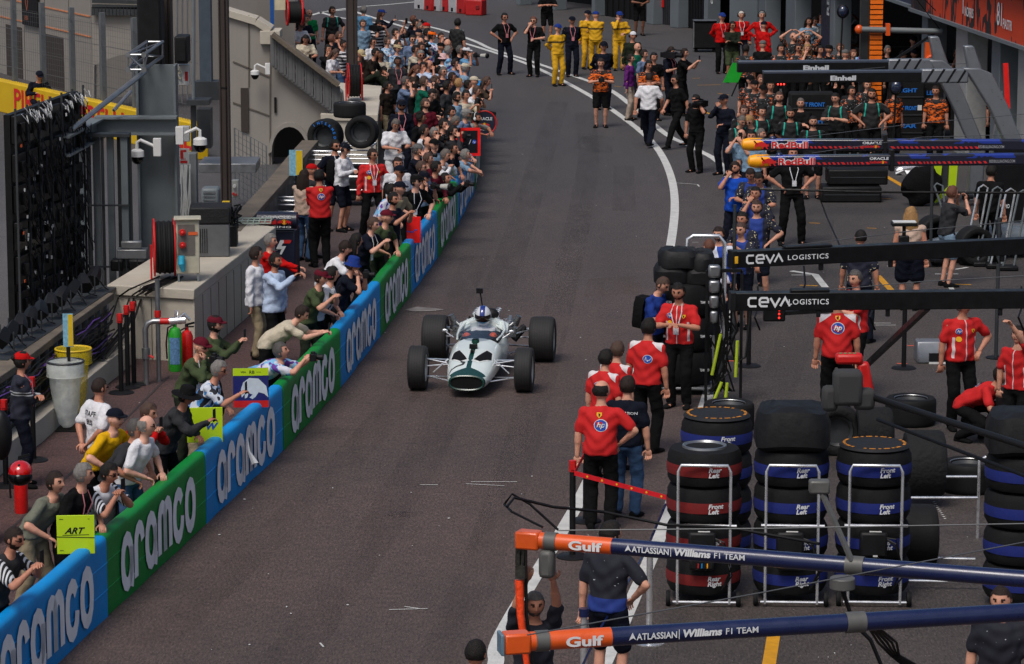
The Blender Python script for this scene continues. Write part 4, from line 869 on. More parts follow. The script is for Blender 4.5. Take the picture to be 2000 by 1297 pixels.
def joints(p):
 J = {}
 pel = Vector((0, 0, p['pel'])); a = R(p['lean'])
 def T(s, f, z, k=1.0): return pel + Vector((s, -(f * math.cos(a * k) + z * math.sin(a * k)), z * math.cos(a * k) - f * math.sin(a * k)))
 J['pel'] = pel; J['waist'] = T(0, 0, .14, .6); J['chest'] = T(0, .0, .34); J['neck'] = T(0, -.01, .535); J['T'] = T; J['a'] = a
 for s, n in ((-1, 'r'), (1, 'l')):
  sh = T(s * .168, -.01, .455); wt = L3(*p['w' + n])
  el_, wr = ik(sh, wt, .285, .255, L3(*p['p' + n])); J['sh' + n], J['el' + n], J['wr' + n] = sh, el_, wr
  hip = pel + Vector((s * .092, 0, -.03)); an = L3(*p['a' + n])
  kn, an2 = ik(hip, an, .43, .42, Vector((s * .15, -p['kf'], 0))); J['hip' + n], J['kn' + n], J['an' + n] = hip, kn, an2
 ha = a * .35 + R(p['hp'] - 4); nk = J['neck']
 hd = Vector((0, -math.sin(ha), math.cos(ha))); J['head'] = nk + hd * .155 + Vector((0, -.02 * math.cos(ha), 0))
 J['HM'] = Matrix.Translation(J['head']) @ Matrix.Rotation(ha, 4, 'X') @ Matrix.Rotation(R(p['hy']), 4, 'Z')
 return J
def capsule(mb, a, b, r1, r2, n=12):
 a, b = Vector(a), Vector(b); d = (b - a); Ld = d.length
 if Ld < 1e-4: d = Vector((0, 0, 1))
 d.normalize(); u = d.cross(Vector((.3, 1, .2))).normalized(); v = d.cross(u); rings = []
 for t in (-80, -50, -20): rings.append((a + d * r1 * math.sin(R(t)), r1 * math.cos(R(t))))
 rings += [(a, r1), (a.lerp(b, .5), (r1 + r2) / 2), (b, r2)]
 for t in (20, 50, 80): rings.append((b + d * r2 * math.sin(R(t)), r2 * math.cos(R(t))))
 mb.loft([[c + (u * math.cos(2 * math.pi * k / n) + v * math.sin(2 * math.pi * k / n)) * r for k in range(n)] for c, r in rings])
def torso(mb, J, g, z0=-.08, z1=.56, prof=None, belly=0, n=18):
 prof = prof or [(-.10, .150, .105), (-.02, .172, .125), (.06, .165, .120), (.14, .150, .112), (.24, .158, .116), (.34, .172, .120), (.41, .165, .110), (.455, .135, .092), (.51, .085, .070), (.56, .055, .055)]
 rings = []
 for z, rx, ry in prof:
  if z < z0 - 1e-6 or z > z1 + 1e-6: continue
  k = min(1, max(0, (z + .05) / .25)); c = J['T'](0, 0, z, k) if z > 0 else J['pel'] + Vector((0, 0, z)); a = J['a'] * k
  ry2 = ry + belly * math.exp(-((z - .1) / .12) ** 2)
  rings.append([c + Vector((math.cos(t) * (rx + g), math.sin(t) * (ry2 + g) * math.cos(a) , math.sin(t) * (ry2 + g) * math.sin(a))) for t in [2 * math.pi * i / n for i in range(n)]])
 mb.loft(rings)
def limb(mb, pts, rs):
 for (a, b, r1, r2) in zip(pts, pts[1:], rs, rs[1:]): capsule(mb, a, b, r1, r2)
def hand(mb, wr, el, side, fist=.5):
 d = (wr - el).normalized(); up = Vector((0, 0, 1)) if abs(d.z) < .85 else Vector((0, -1, 0))
 s = d.cross(up).normalized() * side; u = s.cross(d).normalized() * side
 M = Matrix((d, s, u)).transposed()
 mb.ell(wr + d * .042, (.055, .040, .017), 10, 6, M=M)
 ln = (.068, .078, .073, .058)
 for i in range(4):
  o = wr + d * .082 + s * (.030 - i * .020); c1 = R(18 + 50 * fist); c2 = R(45 + 75 * fist)
  k1 = o + (d * math.cos(c1) - u * math.sin(c1)) * ln[i] * .5; k2 = k1 + (d * math.cos(c2) - u * math.sin(c2)) * ln[i] * .5
  mb.tube([o - d * .02, o, k1, k2], [.010, .010, .0092, .0075], 6)
 o = wr + d * .025 + s * .035; k1 = o + (d * .6 + s * .8 - u * .3).normalized() * .038; k2 = k1 + (d * .9 + s * .1 - u * .45).normalized() * .032
 mb.tube([o - s * .015, o, k1, k2], [.014, .013, .011, .008], 6)
def headsurf(th, ph, k=0.0):
 "th around (0 = face front -y), ph from top; returns head-local point"
 st, ct = math.sin(ph), math.cos(ph); x = math.sin(th) * st; y = -math.cos(th) * st; z = ct
 rx, ry, rz = .079, .098, .121
 fr = max(0, -y)
 if z < 0: rx *= 1 - .30 * (-z) ** 1.4; ry *= 1 - .10 * (-z) - (.28 * (-z) if y > 0 else 0)
 p = Vector((x * (rx + k), y * (ry + k), z * (rz + k)))
 if k == 0:
  X, Z = p.x, p.z
  if y < 0:
   g = lambda cx, cz, sx, sz: math.exp(-((X - cx) / sx) ** 2 - ((Z - cz) / sz) ** 2)
   p.y += .016 * (g(.031, .004, .016, .012) + g(-.031, .004, .016, .012)) * fr
   p.y -= .006 * g(0, .026, .05, .010) + .024 * g(0, -.026, .011, .013) + .014 * g(0, -.006, .008, .020) + .006 * g(0, -.062, .026, .012) + .010 * g(0, -.098, .028, .016) - .003 * g(0, -.070, .02, .003)
   p.x *= 1 + .05 * math.exp(-((Z + .02) / .02) ** 2)
 return p
def head_geo(mb, M, nth=28, nph=20):
 vs = []; fs = []; ms = []
 for i in range(nph + 1):
  ph = .02 + (math.pi - .04) * i / nph
  for j in range(nth): 
   th = 2 * math.pi * j / nth; vs.append(headsurf(th, ph))
 b = len(mb.v); mb.add([M @ v for v in vs], [])
 for i in range(nph):
  for j in range(nth):
   l = (j + 1) % nth; f = (i * nth + j, (i + 1) * nth + j, (i + 1) * nth + l, i * nth + l)
   c = (vs[f[0]] + vs[f[1]] + vs[f[2]] + vs[f[3]]) / 4; m = 0
   if c.y < -.04:
    if abs(abs(c.x) - .031) < .010 and abs(c.z - .004) < .0085: m = 1
    elif abs(abs(c.x) - .033) < .019 and abs(c.z - .026) < .0065: m = 1
    elif abs(c.x) < .026 and abs(c.z + .066) < .009: m = 2
   mb.f.append([b + q for q in f]); mb.m.append(m)
 mb.f.append([b + j for j in range(nth)]); mb.m.append(0); mb.f.append([b + nph * nth + j for j in range(nth)][::-1]); mb.m.append(0)
 for s in (-1, 1): mb.ell(M @ Vector((s * .076, .008, -.004)), (.010, .020, .032), 8, 6, 0, M.to_3x3())
_raw = []; _tm = {}
SM = (2, .6)
def _queue(key, mb, vox, fold=0, extra=None, grow=0):
 me = mb.mesh('raw'); o = bpy.data.objects.new('raw', me); COL.objects.link(o)
 m = o.modifiers.new('r', 'REMESH'); m.mode = 'VOXEL'; m.voxel_size = vox; m.use_smooth_shade = True
 s = o.modifiers.new('s', 'SMOOTH'); s.factor = .6; s.iterations = 2
 _raw.append((key, o, fold, extra))
def garment_keys(d):
 return d
def make_templates(reqs):
 for (pk, what) in sorted(reqs):
  p = POSES[pk]; J = joints(p); mb = MB(); ex = None; fold = 0; vox = .019
  base = what.split(':')[0]; opt = what.split(':')[1] if ':' in what else ''
  B = .045 if 'fat' in opt else 0
  if base == 'body':
   torso(mb, J, -.012, belly=B); capsule(mb, J['T'](0, -.01, .47), J['head'] - Vector((0, 0, .05)), .056, .050)
   for n in 'rl':
    capsule(mb, J['T'](0, -.01, .44), J['sh' + n], .05, .045)
    limb(mb, [J['sh' + n], J['el' + n], J['wr' + n]], [.054, .043, .029]); capsule(mb, J['el' + n].lerp(J['wr' + n], .0), J['el' + n].lerp(J['wr' + n], .35), .043, .044)
    limb(mb, [J['hip' + n], J['kn' + n], J['an' + n]], [.082, .053, .036]); capsule(mb, J['kn' + n].lerp(J['an' + n], .12), J['kn' + n].lerp(J['an' + n], .42), .050, .052)
    capsule(mb, J['an' + n] + Vector((0, .03, -.03)), J['an' + n] + Vector((0, -.12, -.045)), .035, .025)
   ex = MB()
   for n, sd in (('r', -1), ('l', 1)): hand(ex, J['wr' + n], J['el' + n], sd, p['fist'])
   head_geo(ex, J['HM'])
  elif base == 'top':
   g = .020 if ('loose' in opt or 'out' in opt) else .012; lo = -.10 if 'out' in opt or 'loose' in opt else -.04
   prof = [(-.10, .182, .136), (-.04, .178, .130), (.04, .166, .118), (.14, .156, .114), (.24, .163, .118), (.34, .174, .122), (.41, .168, .114), (.455, .138, .100), (.49, .085, .078), (.51, .06, .062)]
   torso(mb, J, g, z0=lo - .001, z1=.52, prof=prof, belly=B)
   for n in 'rl':
    capsule(mb, J['T'](0, -.01, .43), J['sh' + n], .06, .054); capsule(mb, J['T'](0, -.02, .49), J['sh' + n], .045, .046)
    if 'vest' in opt: capsule(mb, J['sh' + n], J['sh' + n].lerp(J['el' + n], .12), .058 + g, .055 + g); continue
    if 'long' in opt: limb(mb, [J['sh' + n], J['el' + n], J['wr' + n].lerp(J['el' + n], .06)], [.050 + g, .045 + g * .8, .035 + g * .5])
    else: capsule(mb, J['sh' + n], J['sh' + n].lerp(J['el' + n], .74), .050 + g, .053 + g)
   if 'hood' in opt or 'collar' in opt: capsule(mb, J['T'](0, -.035, .50), J['T'](0, .02, .515), .066, .058)
   fold = .011 if 'loose' in opt else .009
  elif base == 'legs':
   torso(mb, J, .002, z0=-.101, z1=.061 if 'high' not in opt else .1, belly=B * .6, prof=[(-.10, .155, .11), (-.02, .172, .125), (.06, .165, .120)])
   for n in 'rl':
    if 'short' in opt: capsule(mb, J['hip' + n], J['hip' + n].lerp(J['kn' + n], .86), .098, .082)
    elif 'skirt' in opt: capsule(mb, J['hip' + n], J['hip' + n].lerp(J['kn' + n], .8), .12, .13)
    else: limb(mb, [J['hip' + n], J['kn' + n], J['an' + n] + Vector((0, 0, .01))], [.093, .077, .066])
   if 'short' in opt or 'skirt' in opt: capsule(mb, J['pel'] + Vector((0, 0, -.05)), J['pel'] + Vector((0, 0, -.12)), .11, .09)
   fold = .0045
  _queue((pk, what), mb, vox, fold, ex)
 bpy.context.view_layer.update(); dg = bpy.context.evaluated_depsgraph_get()
 for key, o, fold, ex in _raw:
  me = bpy.data.meshes.new_from_object(o.evaluated_get(dg)); me.name = key[1].split(':')[0]
  n = len(me.vertices); co = np.empty(n * 3); me.vertices.foreach_get('co', co); co = co.reshape(-1, 3)
  if fold:
   no = np.empty(n * 3); me.vertices.foreach_get('normal', no); no = no.reshape(-1, 3); x, y, z = co.T
   d = np.sin(z * 47 + np.sin(x * 17 + 1.3) * 2.2 + y * 21) * .55 + np.sin(z * 26 - x * 38 + np.sin(y * 30) * 1.6) * .45
   co = co + no * (d * fold)[:, None]
  if 'legs' in key[1] or key[1].startswith('body'): co[:, 2] = np.maximum(co[:, 2], .012)
  me.vertices.foreach_set('co', co.ravel()); me.update()
  if ex is not None:
   bm = bmesh.new(); bm.from_mesh(me); em = ex.mesh('ex', 60); bm.from_mesh(em); bmesh.ops.recalc_face_normals(bm, faces=bm.faces); bm.to_mesh(me); bm.free(); bpy.data.meshes.remove(em)
  me.polygons.foreach_set('use_smooth', [True] * len(me.polygons)); _tm[key] = me
  rm = o.data; bpy.data.objects.remove(o); bpy.data.meshes.remove(rm)
 _raw.clear()
_acc = {}
def acc_mesh(key, fn):
 if key not in _acc: mb = MB(); fn(mb); me = mb.mesh(key, 50); mb.fixn(me); _acc[key] = me
 return _acc[key]
def hair_shell(mb, k, kind):
 nth, nph = 28, 16; vs = []; ok = {}
 for i in range(nph + 1):
  ph = .02 + (math.pi - .04) * i / nph
  for j in range(nth):
   th = 2 * math.pi * j / nth; u = headsurf(th, ph, k); nn = u.normalized()
   u = u + nn * (noise.noise(u * 55) * .005 + noise.noise(u * 22 + Vector((3, 1, 0))) * (.010 if kind != 'crop' else .003)); vs.append(u)
 def keep(c):
  back = c.y > -.012
  if kind == 'balding': return c.z < .07 and c.z > -.06 and c.y > -.005
  if kind == 'crop': return (c.z > .062) or (back and c.z > -.055) or (c.z > .045 and c.y > -.06)
  line = .074 if kind != 'fringe' else .035
  return c.z > line or (back and c.z > -.075) or (c.z > .0 and c.y > -.035)
 fs = []
 for i in range(nph):
  for j in range(nth):
   l = (j + 1) % nth; f = (i * nth + j, (i + 1) * nth + j, (i + 1) * nth + l, i * nth + l)
   c = (vs[f[0]] + vs[f[1]] + vs[f[2]] + vs[f[3]]) / 4
   if keep(c): fs.append(f)
 if kind != 'balding': fs.append(tuple(range(nth)))
 mb.add(vs, fs)
 if kind == 'long':
  for s in np.linspace(-1, 1, 9):
   x = .072 * s; y = .045 + .045 * math.cos(s * 1.5); mb.tube([(x, y, .02), (x * 1.15, y + .015, -.10), (x * 1.25, y + .02, -.20), (x * 1.05, y + .015, -.31)], [.03, .034, .03, .012], 7)
 if kind == 'bun': mb.ell((0, .11, .05), (.04, .035, .04), 10, 7)
 if kind == 'curly':
  random.seed(9)
  for q in range(60):
   a, b = random.uniform(0, 2 * math.pi), random.uniform(0, 1.5); v = Vector((math.sin(a) * math.sin(b) * .085, math.cos(a) * math.sin(b) * .1 + .01, math.cos(b) * .125))
   if v.y < -.05 and v.z < .07: continue
   mb.ell(v, (.024, .024, .024), 6, 5)
def cap_mesh(mb, kind):
 if kind in ('cap', 'capback'):
  f = -1 if kind == 'cap' else 1; rings = []
  for i in range(7):
   t = i / 6; z = .045 + .085 * math.sin(t * math.pi / 2); r = math.cos(t * math.pi / 2 * .97)
   rings.append([Vector((.091 * r * math.cos(a), .110 * r * math.sin(a) + .004, z)) for a in [2 * math.pi * j / 20 for j in range(20)]])
  mb.loft(rings); pts = []
  for j in range(11): a = math.pi * (j / 10 * .8 + .1); pts.append((math.cos(a) * .078, f * (.085 + math.sin(a) * .075)))
  lo = [Vector((x, y, .042 - .14 * (abs(y) - .08))) for x, y in pts] + [Vector((-.072, f * .05, .046)), Vector((.072, f * .05, .046))]
  n = len(lo); mb.add(lo + [v + Vector((0, 0, .008)) for v in lo], [tuple(range(n)), tuple(range(2 * n - 1, n - 1, -1))] + [(i, (i + 1) % n, (i + 1) % n + n, i + n) for i in range(n)])
 elif kind in ('bucket', 'widehat'):
  b = .14 if kind == 'bucket' else .19; M = Matrix.Scale(.92, 4, (1, 0, 0))
  dr = .035 if kind == 'bucket' else .02
  mb.lathe([(.0, .135), (.07, .132), (.088, .115), (.098, .035), (b, .035 - dr), (b, .030 - dr), (.09, .022)], 24, M)
 elif kind == 'helmet':
  mb.ell((0, .0, .01), (.145, .165, .168), 22, 16)
 elif kind == 'hood':
  mb.ell((0, .025, .01), (.105, .115, .145), 14, 10)
def glasses_mesh(mb):
 for s in (-1, 1):
  mb.box((s * .031, -.093, .006), (.040, .010, .024)); mb.bar((s * .056, -.088, .010), (s * .080, .0, .006), .004, .006)
 mb.box((0, -.096, .012), (.02, .006, .006))
def head_acc_mesh(mb, kind):
 if kind == 'headset':
  mb.tube([Vector((math.cos(a) * .104, 0, math.sin(a) * .14)) for a in [math.pi * j / 12 for j in range(13)]], .008, 6)
  for s in (-1, 1): mb.ell((s * .092, 0, -.005), (.022, .036, .042), 10, 8)
 if kind == 'beard':
  vs = []; nth, nph = 28, 20; fs = []
  for i in range(nph + 1):
   for j in range(nth): vs.append(headsurf(2 * math.pi * j / nth, .02 + (math.pi - .04) * i / nph, .0045))
  for i in range(nph):
   for j in range(nth):
    l = (j + 1) % nth; f = (i * nth + j, (i + 1) * nth + j, (i + 1) * nth + l, i * nth + l); c = (vs[f[0]] + vs[f[1]] + vs[f[2]] + vs[f[3]]) / 4
    if c.y < -.002 and c.z < -.058 + .9 * max(0, abs(c.x) - .045) and c.z > -.125 and not (abs(c.x) < .02 and c.z > -.078 and c.z < -.06): fs.append(f)
  mb.add(vs, fs)
def shoe_mesh(mb):
 rings = []
 for y, w, h in ((.075, .028, .06), (.06, .038, .085), (0, .040, .09), (-.06, .046, .065), (-.13, .048, .045), (-.175, .038, .035), (-.19, .02, .02)):
  rings.append([Vector((math.cos(a) * w, y, .012 + max(0, (math.sin(a) + .35)) * h / 1.35)) for a in [2 * math.pi * i / 12 for i in range(12)]])
 mb.loft(rings)
def sole_mesh(mb):
 pts = [(.03, .075), (.042, .0), (.05, -.08), (.05, -.14), (.03, -.19), (-.03, -.19), (-.05, -.14), (-.05, -.08), (-.042, 0), (-.03, .075)]
 n = len(pts); mb.add([Vector((x, y, 0.001)) for x, y in pts] + [Vector((x, y, .022)) for x, y in pts], [tuple(range(n)), tuple(range(2 * n - 1, n - 1, -1))] + [(i, (i + 1) % n, (i + 1) % n + n, i + n) for i in range(n)])
SKIN = {}
def skin(i):
 tones = [(196, 142, 118), (178, 122, 98), (160, 106, 82), (118, 76, 56), (206, 154, 132), (82, 52, 40)]
 return mat('skin_%d' % i, tones[i], .55, var=.10, scale=14, spec=.4)
HAIRC = dict(k=(24, 20, 18), d=(38, 27, 22), b=(66, 44, 32), r=(92, 52, 34), g=(112, 108, 104), w=(186, 180, 174), y=(150, 112, 66), s=(72, 68, 66), m=(92, 84, 78))
def hairm(c): return mat('hair_' + c, HAIRC[c], .6, var=.3, scale=30, bump=.6, bscale=120)
M_lips = mat('lips', (142, 78, 68), .5, var=0); M_eye = mat('eye_dark', (46, 32, 28), .4, var=0)
FAB = dict(black=(20, 20, 22), navy=(21, 25, 40), white=(206, 206, 210), cream=(182, 172, 152), grey=(92, 92, 92), lgrey=(128, 126, 122), red=(178, 16, 16), dred=(140, 18, 20), blue=(24, 70, 168), lblue=(116, 142, 164),
           sky=(92, 140, 176), green=(18, 120, 66), dgreen=(14, 84, 66), olive=(62, 72, 48), dolive=(40, 48, 36), brown=(62, 50, 42), yellow=(206, 158, 16), purple=(92, 34, 104), maroon=(88, 20, 34), khaki=(134, 122, 98), jeans=(56, 80, 112),
           ljeans=(124, 148, 168), orange=(220, 96, 20), pink=(206, 168, 168), tan=(176, 158, 122), dgrey=(46, 47, 50), beige=(166, 150, 136), blush=(180, 156, 140), bluegrey=(96, 112, 140), shirtb=(170, 186, 210), dkbrown=(40, 33, 28), rblue=(30, 52, 120))
def fab(c): return mat('cloth_' + c, tuple(v * .8 if max(FAB[c]) < 50 else v for v in FAB[c]), .9, var=.14, scale=7, bump=.8, bscale=16, spec=.12)
def mk_ferrari():
 n = NX('team_red_shirt', .85); ax = n.m('ABSOLUTE', n.x)
 sh = n.m('MULTIPLY', n.m('MULTIPLY', n.m('GREATER_THAN', n.z, n.m('SUBTRACT', 1.50, n.m('MULTIPLY', ax, .75))), n.m('GREATER_THAN', ax, .075)), n.m('GREATER_THAN', n.y, -.03))
 c = n.mix(n.m('MULTIPLY', sh, n.m('LESS_THAN', ax, .21)), C(186, 14, 16), C(205, 200, 202)); return n.out(c)
def mk_ferrari2():
 n = NX('team_red_shirt_plain', .85); ax = n.m('ABSOLUTE', n.x); fr = n.m('LESS_THAN', n.y, 0.02)
 stx = n.m('MULTIPLY', n.m('MULTIPLY', n.between(ax, .125, .15), n.between(n.z, .95, 1.22)), fr)
 zip_ = n.m('MULTIPLY', n.m('LESS_THAN', ax, .006), fr)
 c = n.mix(n.m('MAXIMUM', stx, zip_), C(186, 14, 16), C(205, 190, 192)); return n.out(c)
def mk_merc():
 n = NX('team_black_teal_shirt', .85); ax = n.m('ABSOLUTE', n.x); cur = n.m('SUBTRACT', n.m('ADD', .105, n.m('MULTIPLY', n.m('MAXIMUM', n.m('SUBTRACT', 1.42, n.z), 0.0), .12)), 0.0)
 teal = n.m('MULTIPLY', n.m('MULTIPLY', n.between(n.m('SUBTRACT', ax, cur), -.002, .022), n.between(n.z, 1.17, 1.45)), n.m('LESS_THAN', n.y, .02))
 gry = n.m('MULTIPLY', n.m('GREATER_THAN', ax, .13), n.m('GREATER_THAN', n.z, n.m('SUBTRACT', 1.60, n.m('MULTIPLY', ax, .82)))) 
 st3 = n.m('LESS_THAN', n.m('FRACT', n.m('MULTIPLY', n.y, 28.0)), .6)
 c = n.mix(n.m('MULTIPLY', gry, st3), C(17, 18, 20), C(120, 124, 128)); c = n.mix(teal, c, C(10, 160, 140)); return n.out(c)
def mk_camo():
 n = NX('team_orange_camo_shirt', .85); v = n.noise(1.0, 2, vec=n.stretch((13, 13, 38))); c = n.mix(n.m('GREATER_THAN', v, .5), C(18, 18, 20), C(222, 98, 14))
 up = n.m('GREATER_THAN', n.z, 1.36); c = n.mix(n.m('MULTIPLY', up, n.m('LESS_THAN', n.noise(30, 2), .58)), c, C(20, 20, 22)); return n.out(c)
def mk_camod():
 n = NX('team_dark_orange_shirt', .85); v = n.noise(1.0, 2, vec=n.stretch((15, 15, 36))); ax = n.m('ABSOLUTE', n.x)
 side = n.m('MAXIMUM', n.m('GREATER_THAN', ax, .14), n.m('LESS_THAN', n.z, 1.18)); c = n.mix(n.m('MULTIPLY', side, n.m('GREATER_THAN', v, .56)), C(20, 20, 22), C(190, 84, 16))
 sp_ = n.m('GREATER_THAN', n.noise(34, 1), .68); c = n.mix(sp_, c, C(190, 190, 190)); return n.out(c)
def mk_rb():
 n = NX('team_navy_shirt', .85); ax = n.m('ABSOLUTE', n.x); mid = n.m('MULTIPLY', n.m('LESS_THAN', ax, .10), n.m('LESS_THAN', n.y, 0.0)); c = n.mix(mid, C(19, 23, 42), C(24, 52, 128))
 sp_ = n.m('MULTIPLY', n.m('GREATER_THAN', n.noise(30, 1), .66), n.m('GREATER_THAN', ax, .15)); c = n.mix(sp_, c, C(196, 186, 150)); return n.out(c)
def mk_will():
 n = NX('team_navy_blue_shirt', .85); sp_ = n.m('GREATER_THAN', n.noise(46, 1), .77); lo = n.m('LESS_THAN', n.z, 1.04); c = n.mix(lo, C(16, 19, 32), C(20, 46, 120)); c = n.mix(n.m('MULTIPLY', sp_, n.m('GREATER_THAN', n.z, 1.15)), c, C(190, 194, 204)); return n.out(c)
def mk_band(name, base, band, z0=1.22, z1=1.27):
 n = NX(name, .85); c = n.mix(n.between(n.z, z0, z1), C(*base), C(*band)); c = n.mix(n.between(n.z, z0 + .016, z1 - .016), c, C(base[0] // 2, base[1] // 2, base[2] // 2)); return n.out(c)
def mk_bib(name, a, b, c3, s=7):
 n = NX(name, .8); v = n.noise(s, 1); c = n.mix(n.m('GREATER_THAN', v, .5), C(*a), C(*b)); c = n.mix(n.m('GREATER_THAN', n.noise(s * 1.7, 1), .58), c, C(*c3)); return n.out(c)
def mk_stripeh():
 n = NX('striped_shirt', .85); c = n.mix(n.m('GREATER_THAN', n.m('FRACT', n.m('MULTIPLY', n.z, 11.0)), .5), C(24, 24, 30), C(196, 194, 196)); return n.out(c)
def mk_stripev():
 n = NX('sports_tee_white', .85); arm = n.m('GREATER_THAN', n.m('ABSOLUTE', n.x), .15); s = n.m('LESS_THAN', n.m('FRACT', n.m('MULTIPLY', n.y, 26.0)), .5); c = n.mix(n.m('MULTIPLY', arm, s), C(204, 206, 212), C(22, 22, 26)); return n.out(c)
def mk_stripevb():
 n = NX('sports_tee_black', .85); arm = n.m('GREATER_THAN', n.m('ABSOLUTE', n.x), .15); s = n.m('LESS_THAN', n.m('FRACT', n.m('MULTIPLY', n.y, 26.0)), .45); c = n.mix(n.m('MULTIPLY', arm, s), C(20, 20, 22), C(200, 202, 206)); return n.out(c)
def mk_two():
 n = NX('blue_white_shirt', .85); v = n.m('ADD', n.x, n.m('MULTIPLY', n.z, .35)); c = n.mix(n.m('GREATER_THAN', n.m('FRACT', n.m('MULTIPLY', v, 4.0)), .5), C(26, 60, 150), C(196, 200, 214)); return n.out(c)
def mk_helm():
 n = NX('helmet_blue_white', .2); n.b.inputs['Coat Weight'].default_value = .8; ax = n.m('ABSOLUTE', n.x)
 bl = n.m('MULTIPLY', n.m('GREATER_THAN', n.z, .055), n.m('MAXIMUM', n.m('LESS_THAN', ax, .045), n.m('GREATER_THAN', n.y, .01)))
 c = n.mix(bl, C(205, 208, 212), C(16, 42, 120)); cy = n.between(n.m('ADD', n.z, n.m('MULTIPLY', ax, -.25)), -.075, -.05); c = n.mix(cy, c, C(20, 150, 190)); return n.out(c)
SPEC = {}
def topm(c):
 if c in FAB: return fab(c)
 if c not in SPEC:
  SPEC[c] = dict(helm=mk_helm, fer=mk_ferrari, ferp=mk_ferrari2, merc=mk_merc, camo=mk_camo, camod=mk_camod, rb=mk_rb, will=mk_will, hstr=mk_stripeh, adiw=mk_stripev, adib=mk_stripevb, two=mk_two,
   marsh=lambda: mk_band('navy_overall_reflective', (20, 24, 40), (150, 152, 156)), omars=lambda: mk_band('yellow_overall_banded', (204, 154, 10), (28, 28, 30)),
   bib1=lambda: mk_bib('photo_bib_blue', (120, 176, 214), (196, 196, 208), (96, 50, 140)), bib2=lambda: mk_bib('photo_bib_dark', (22, 24, 32), (190, 196, 206), (60, 130, 190)), bib3=lambda: mk_bib('floral_shirt', (150, 180, 205), (190, 196, 200), (70, 120, 170), 12))[c]()
 return SPEC[c]
STAFF_GROUP = 'people in the pit lane'
people = {}; REQ = []
def add_person(hx, hy, pk, face, top, legs, hair, skn, label, ht=1.0, hat=None, hatc='navy', opt='', zbase=0, extra='', loc=None, shoes='black', w=1.11, group=None, footpx=None):
 REQ.append(dict(hx=hx, hy=hy, pk=pk, face=face, top=top, legs=legs, hair=hair, skn=skn, label=label, ht=ht, hat=hat, hatc=hatc, opt=opt, zb=zbase, extra=extra, loc=loc, shoes=shoes, w=w, group=group, footpx=footpx))
def build_people():
 need = set(); random.seed(77)
 for q in REQ:
  if q['group'] == GW and q['pk'].startswith('stand') and q['hy'] < 300 and not q['footpx']:
   u = random.random(); q['face'] += random.uniform(-14, 14); q['ht'] *= random.uniform(.96, 1.03)
   if u < .16 and 'P' not in q['extra'] and 'K' not in q['extra']: q['pk'] = 'camera'; q['extra'] += 'C'
   elif u < .34 and 'P' not in q['extra']: q['pk'] = 'phone2'; q['extra'] += 'P'
   elif u < .5: q['pk'] = random.choice(['cross', 'hands', 'look', 'stand2'])
  t, to = (q['top'].split('/') + [''])[:2]; l, lo = (q['legs'].split('/') + [''])[:2]
  fat = 'fat' if 'fat' in q['opt'] else ''
  q['tk'] = 'top:' + to + fat; q['lk'] = 'legs:' + lo + fat; q['bk'] = 'body:' + fat; q['tc'] = t; q['lc'] = l
  for k in (q['tk'], q['lk'], q['bk']): need.add((q['pk'], k))
 make_templates(need)
 for q in REQ: build_one(q)
def child(name, me, root, mats, M=None):
 o = bpy.data.objects.new(name, me); COL.objects.link(o); o.parent = root
 while len(me.materials) < len(mats): me.materials.append(None)
 for i, m in enumerate(mats): o.material_slots[i].link = 'OBJECT'; o.material_slots[i].material = m
 if M is not None: o.matrix_local = M
 return o
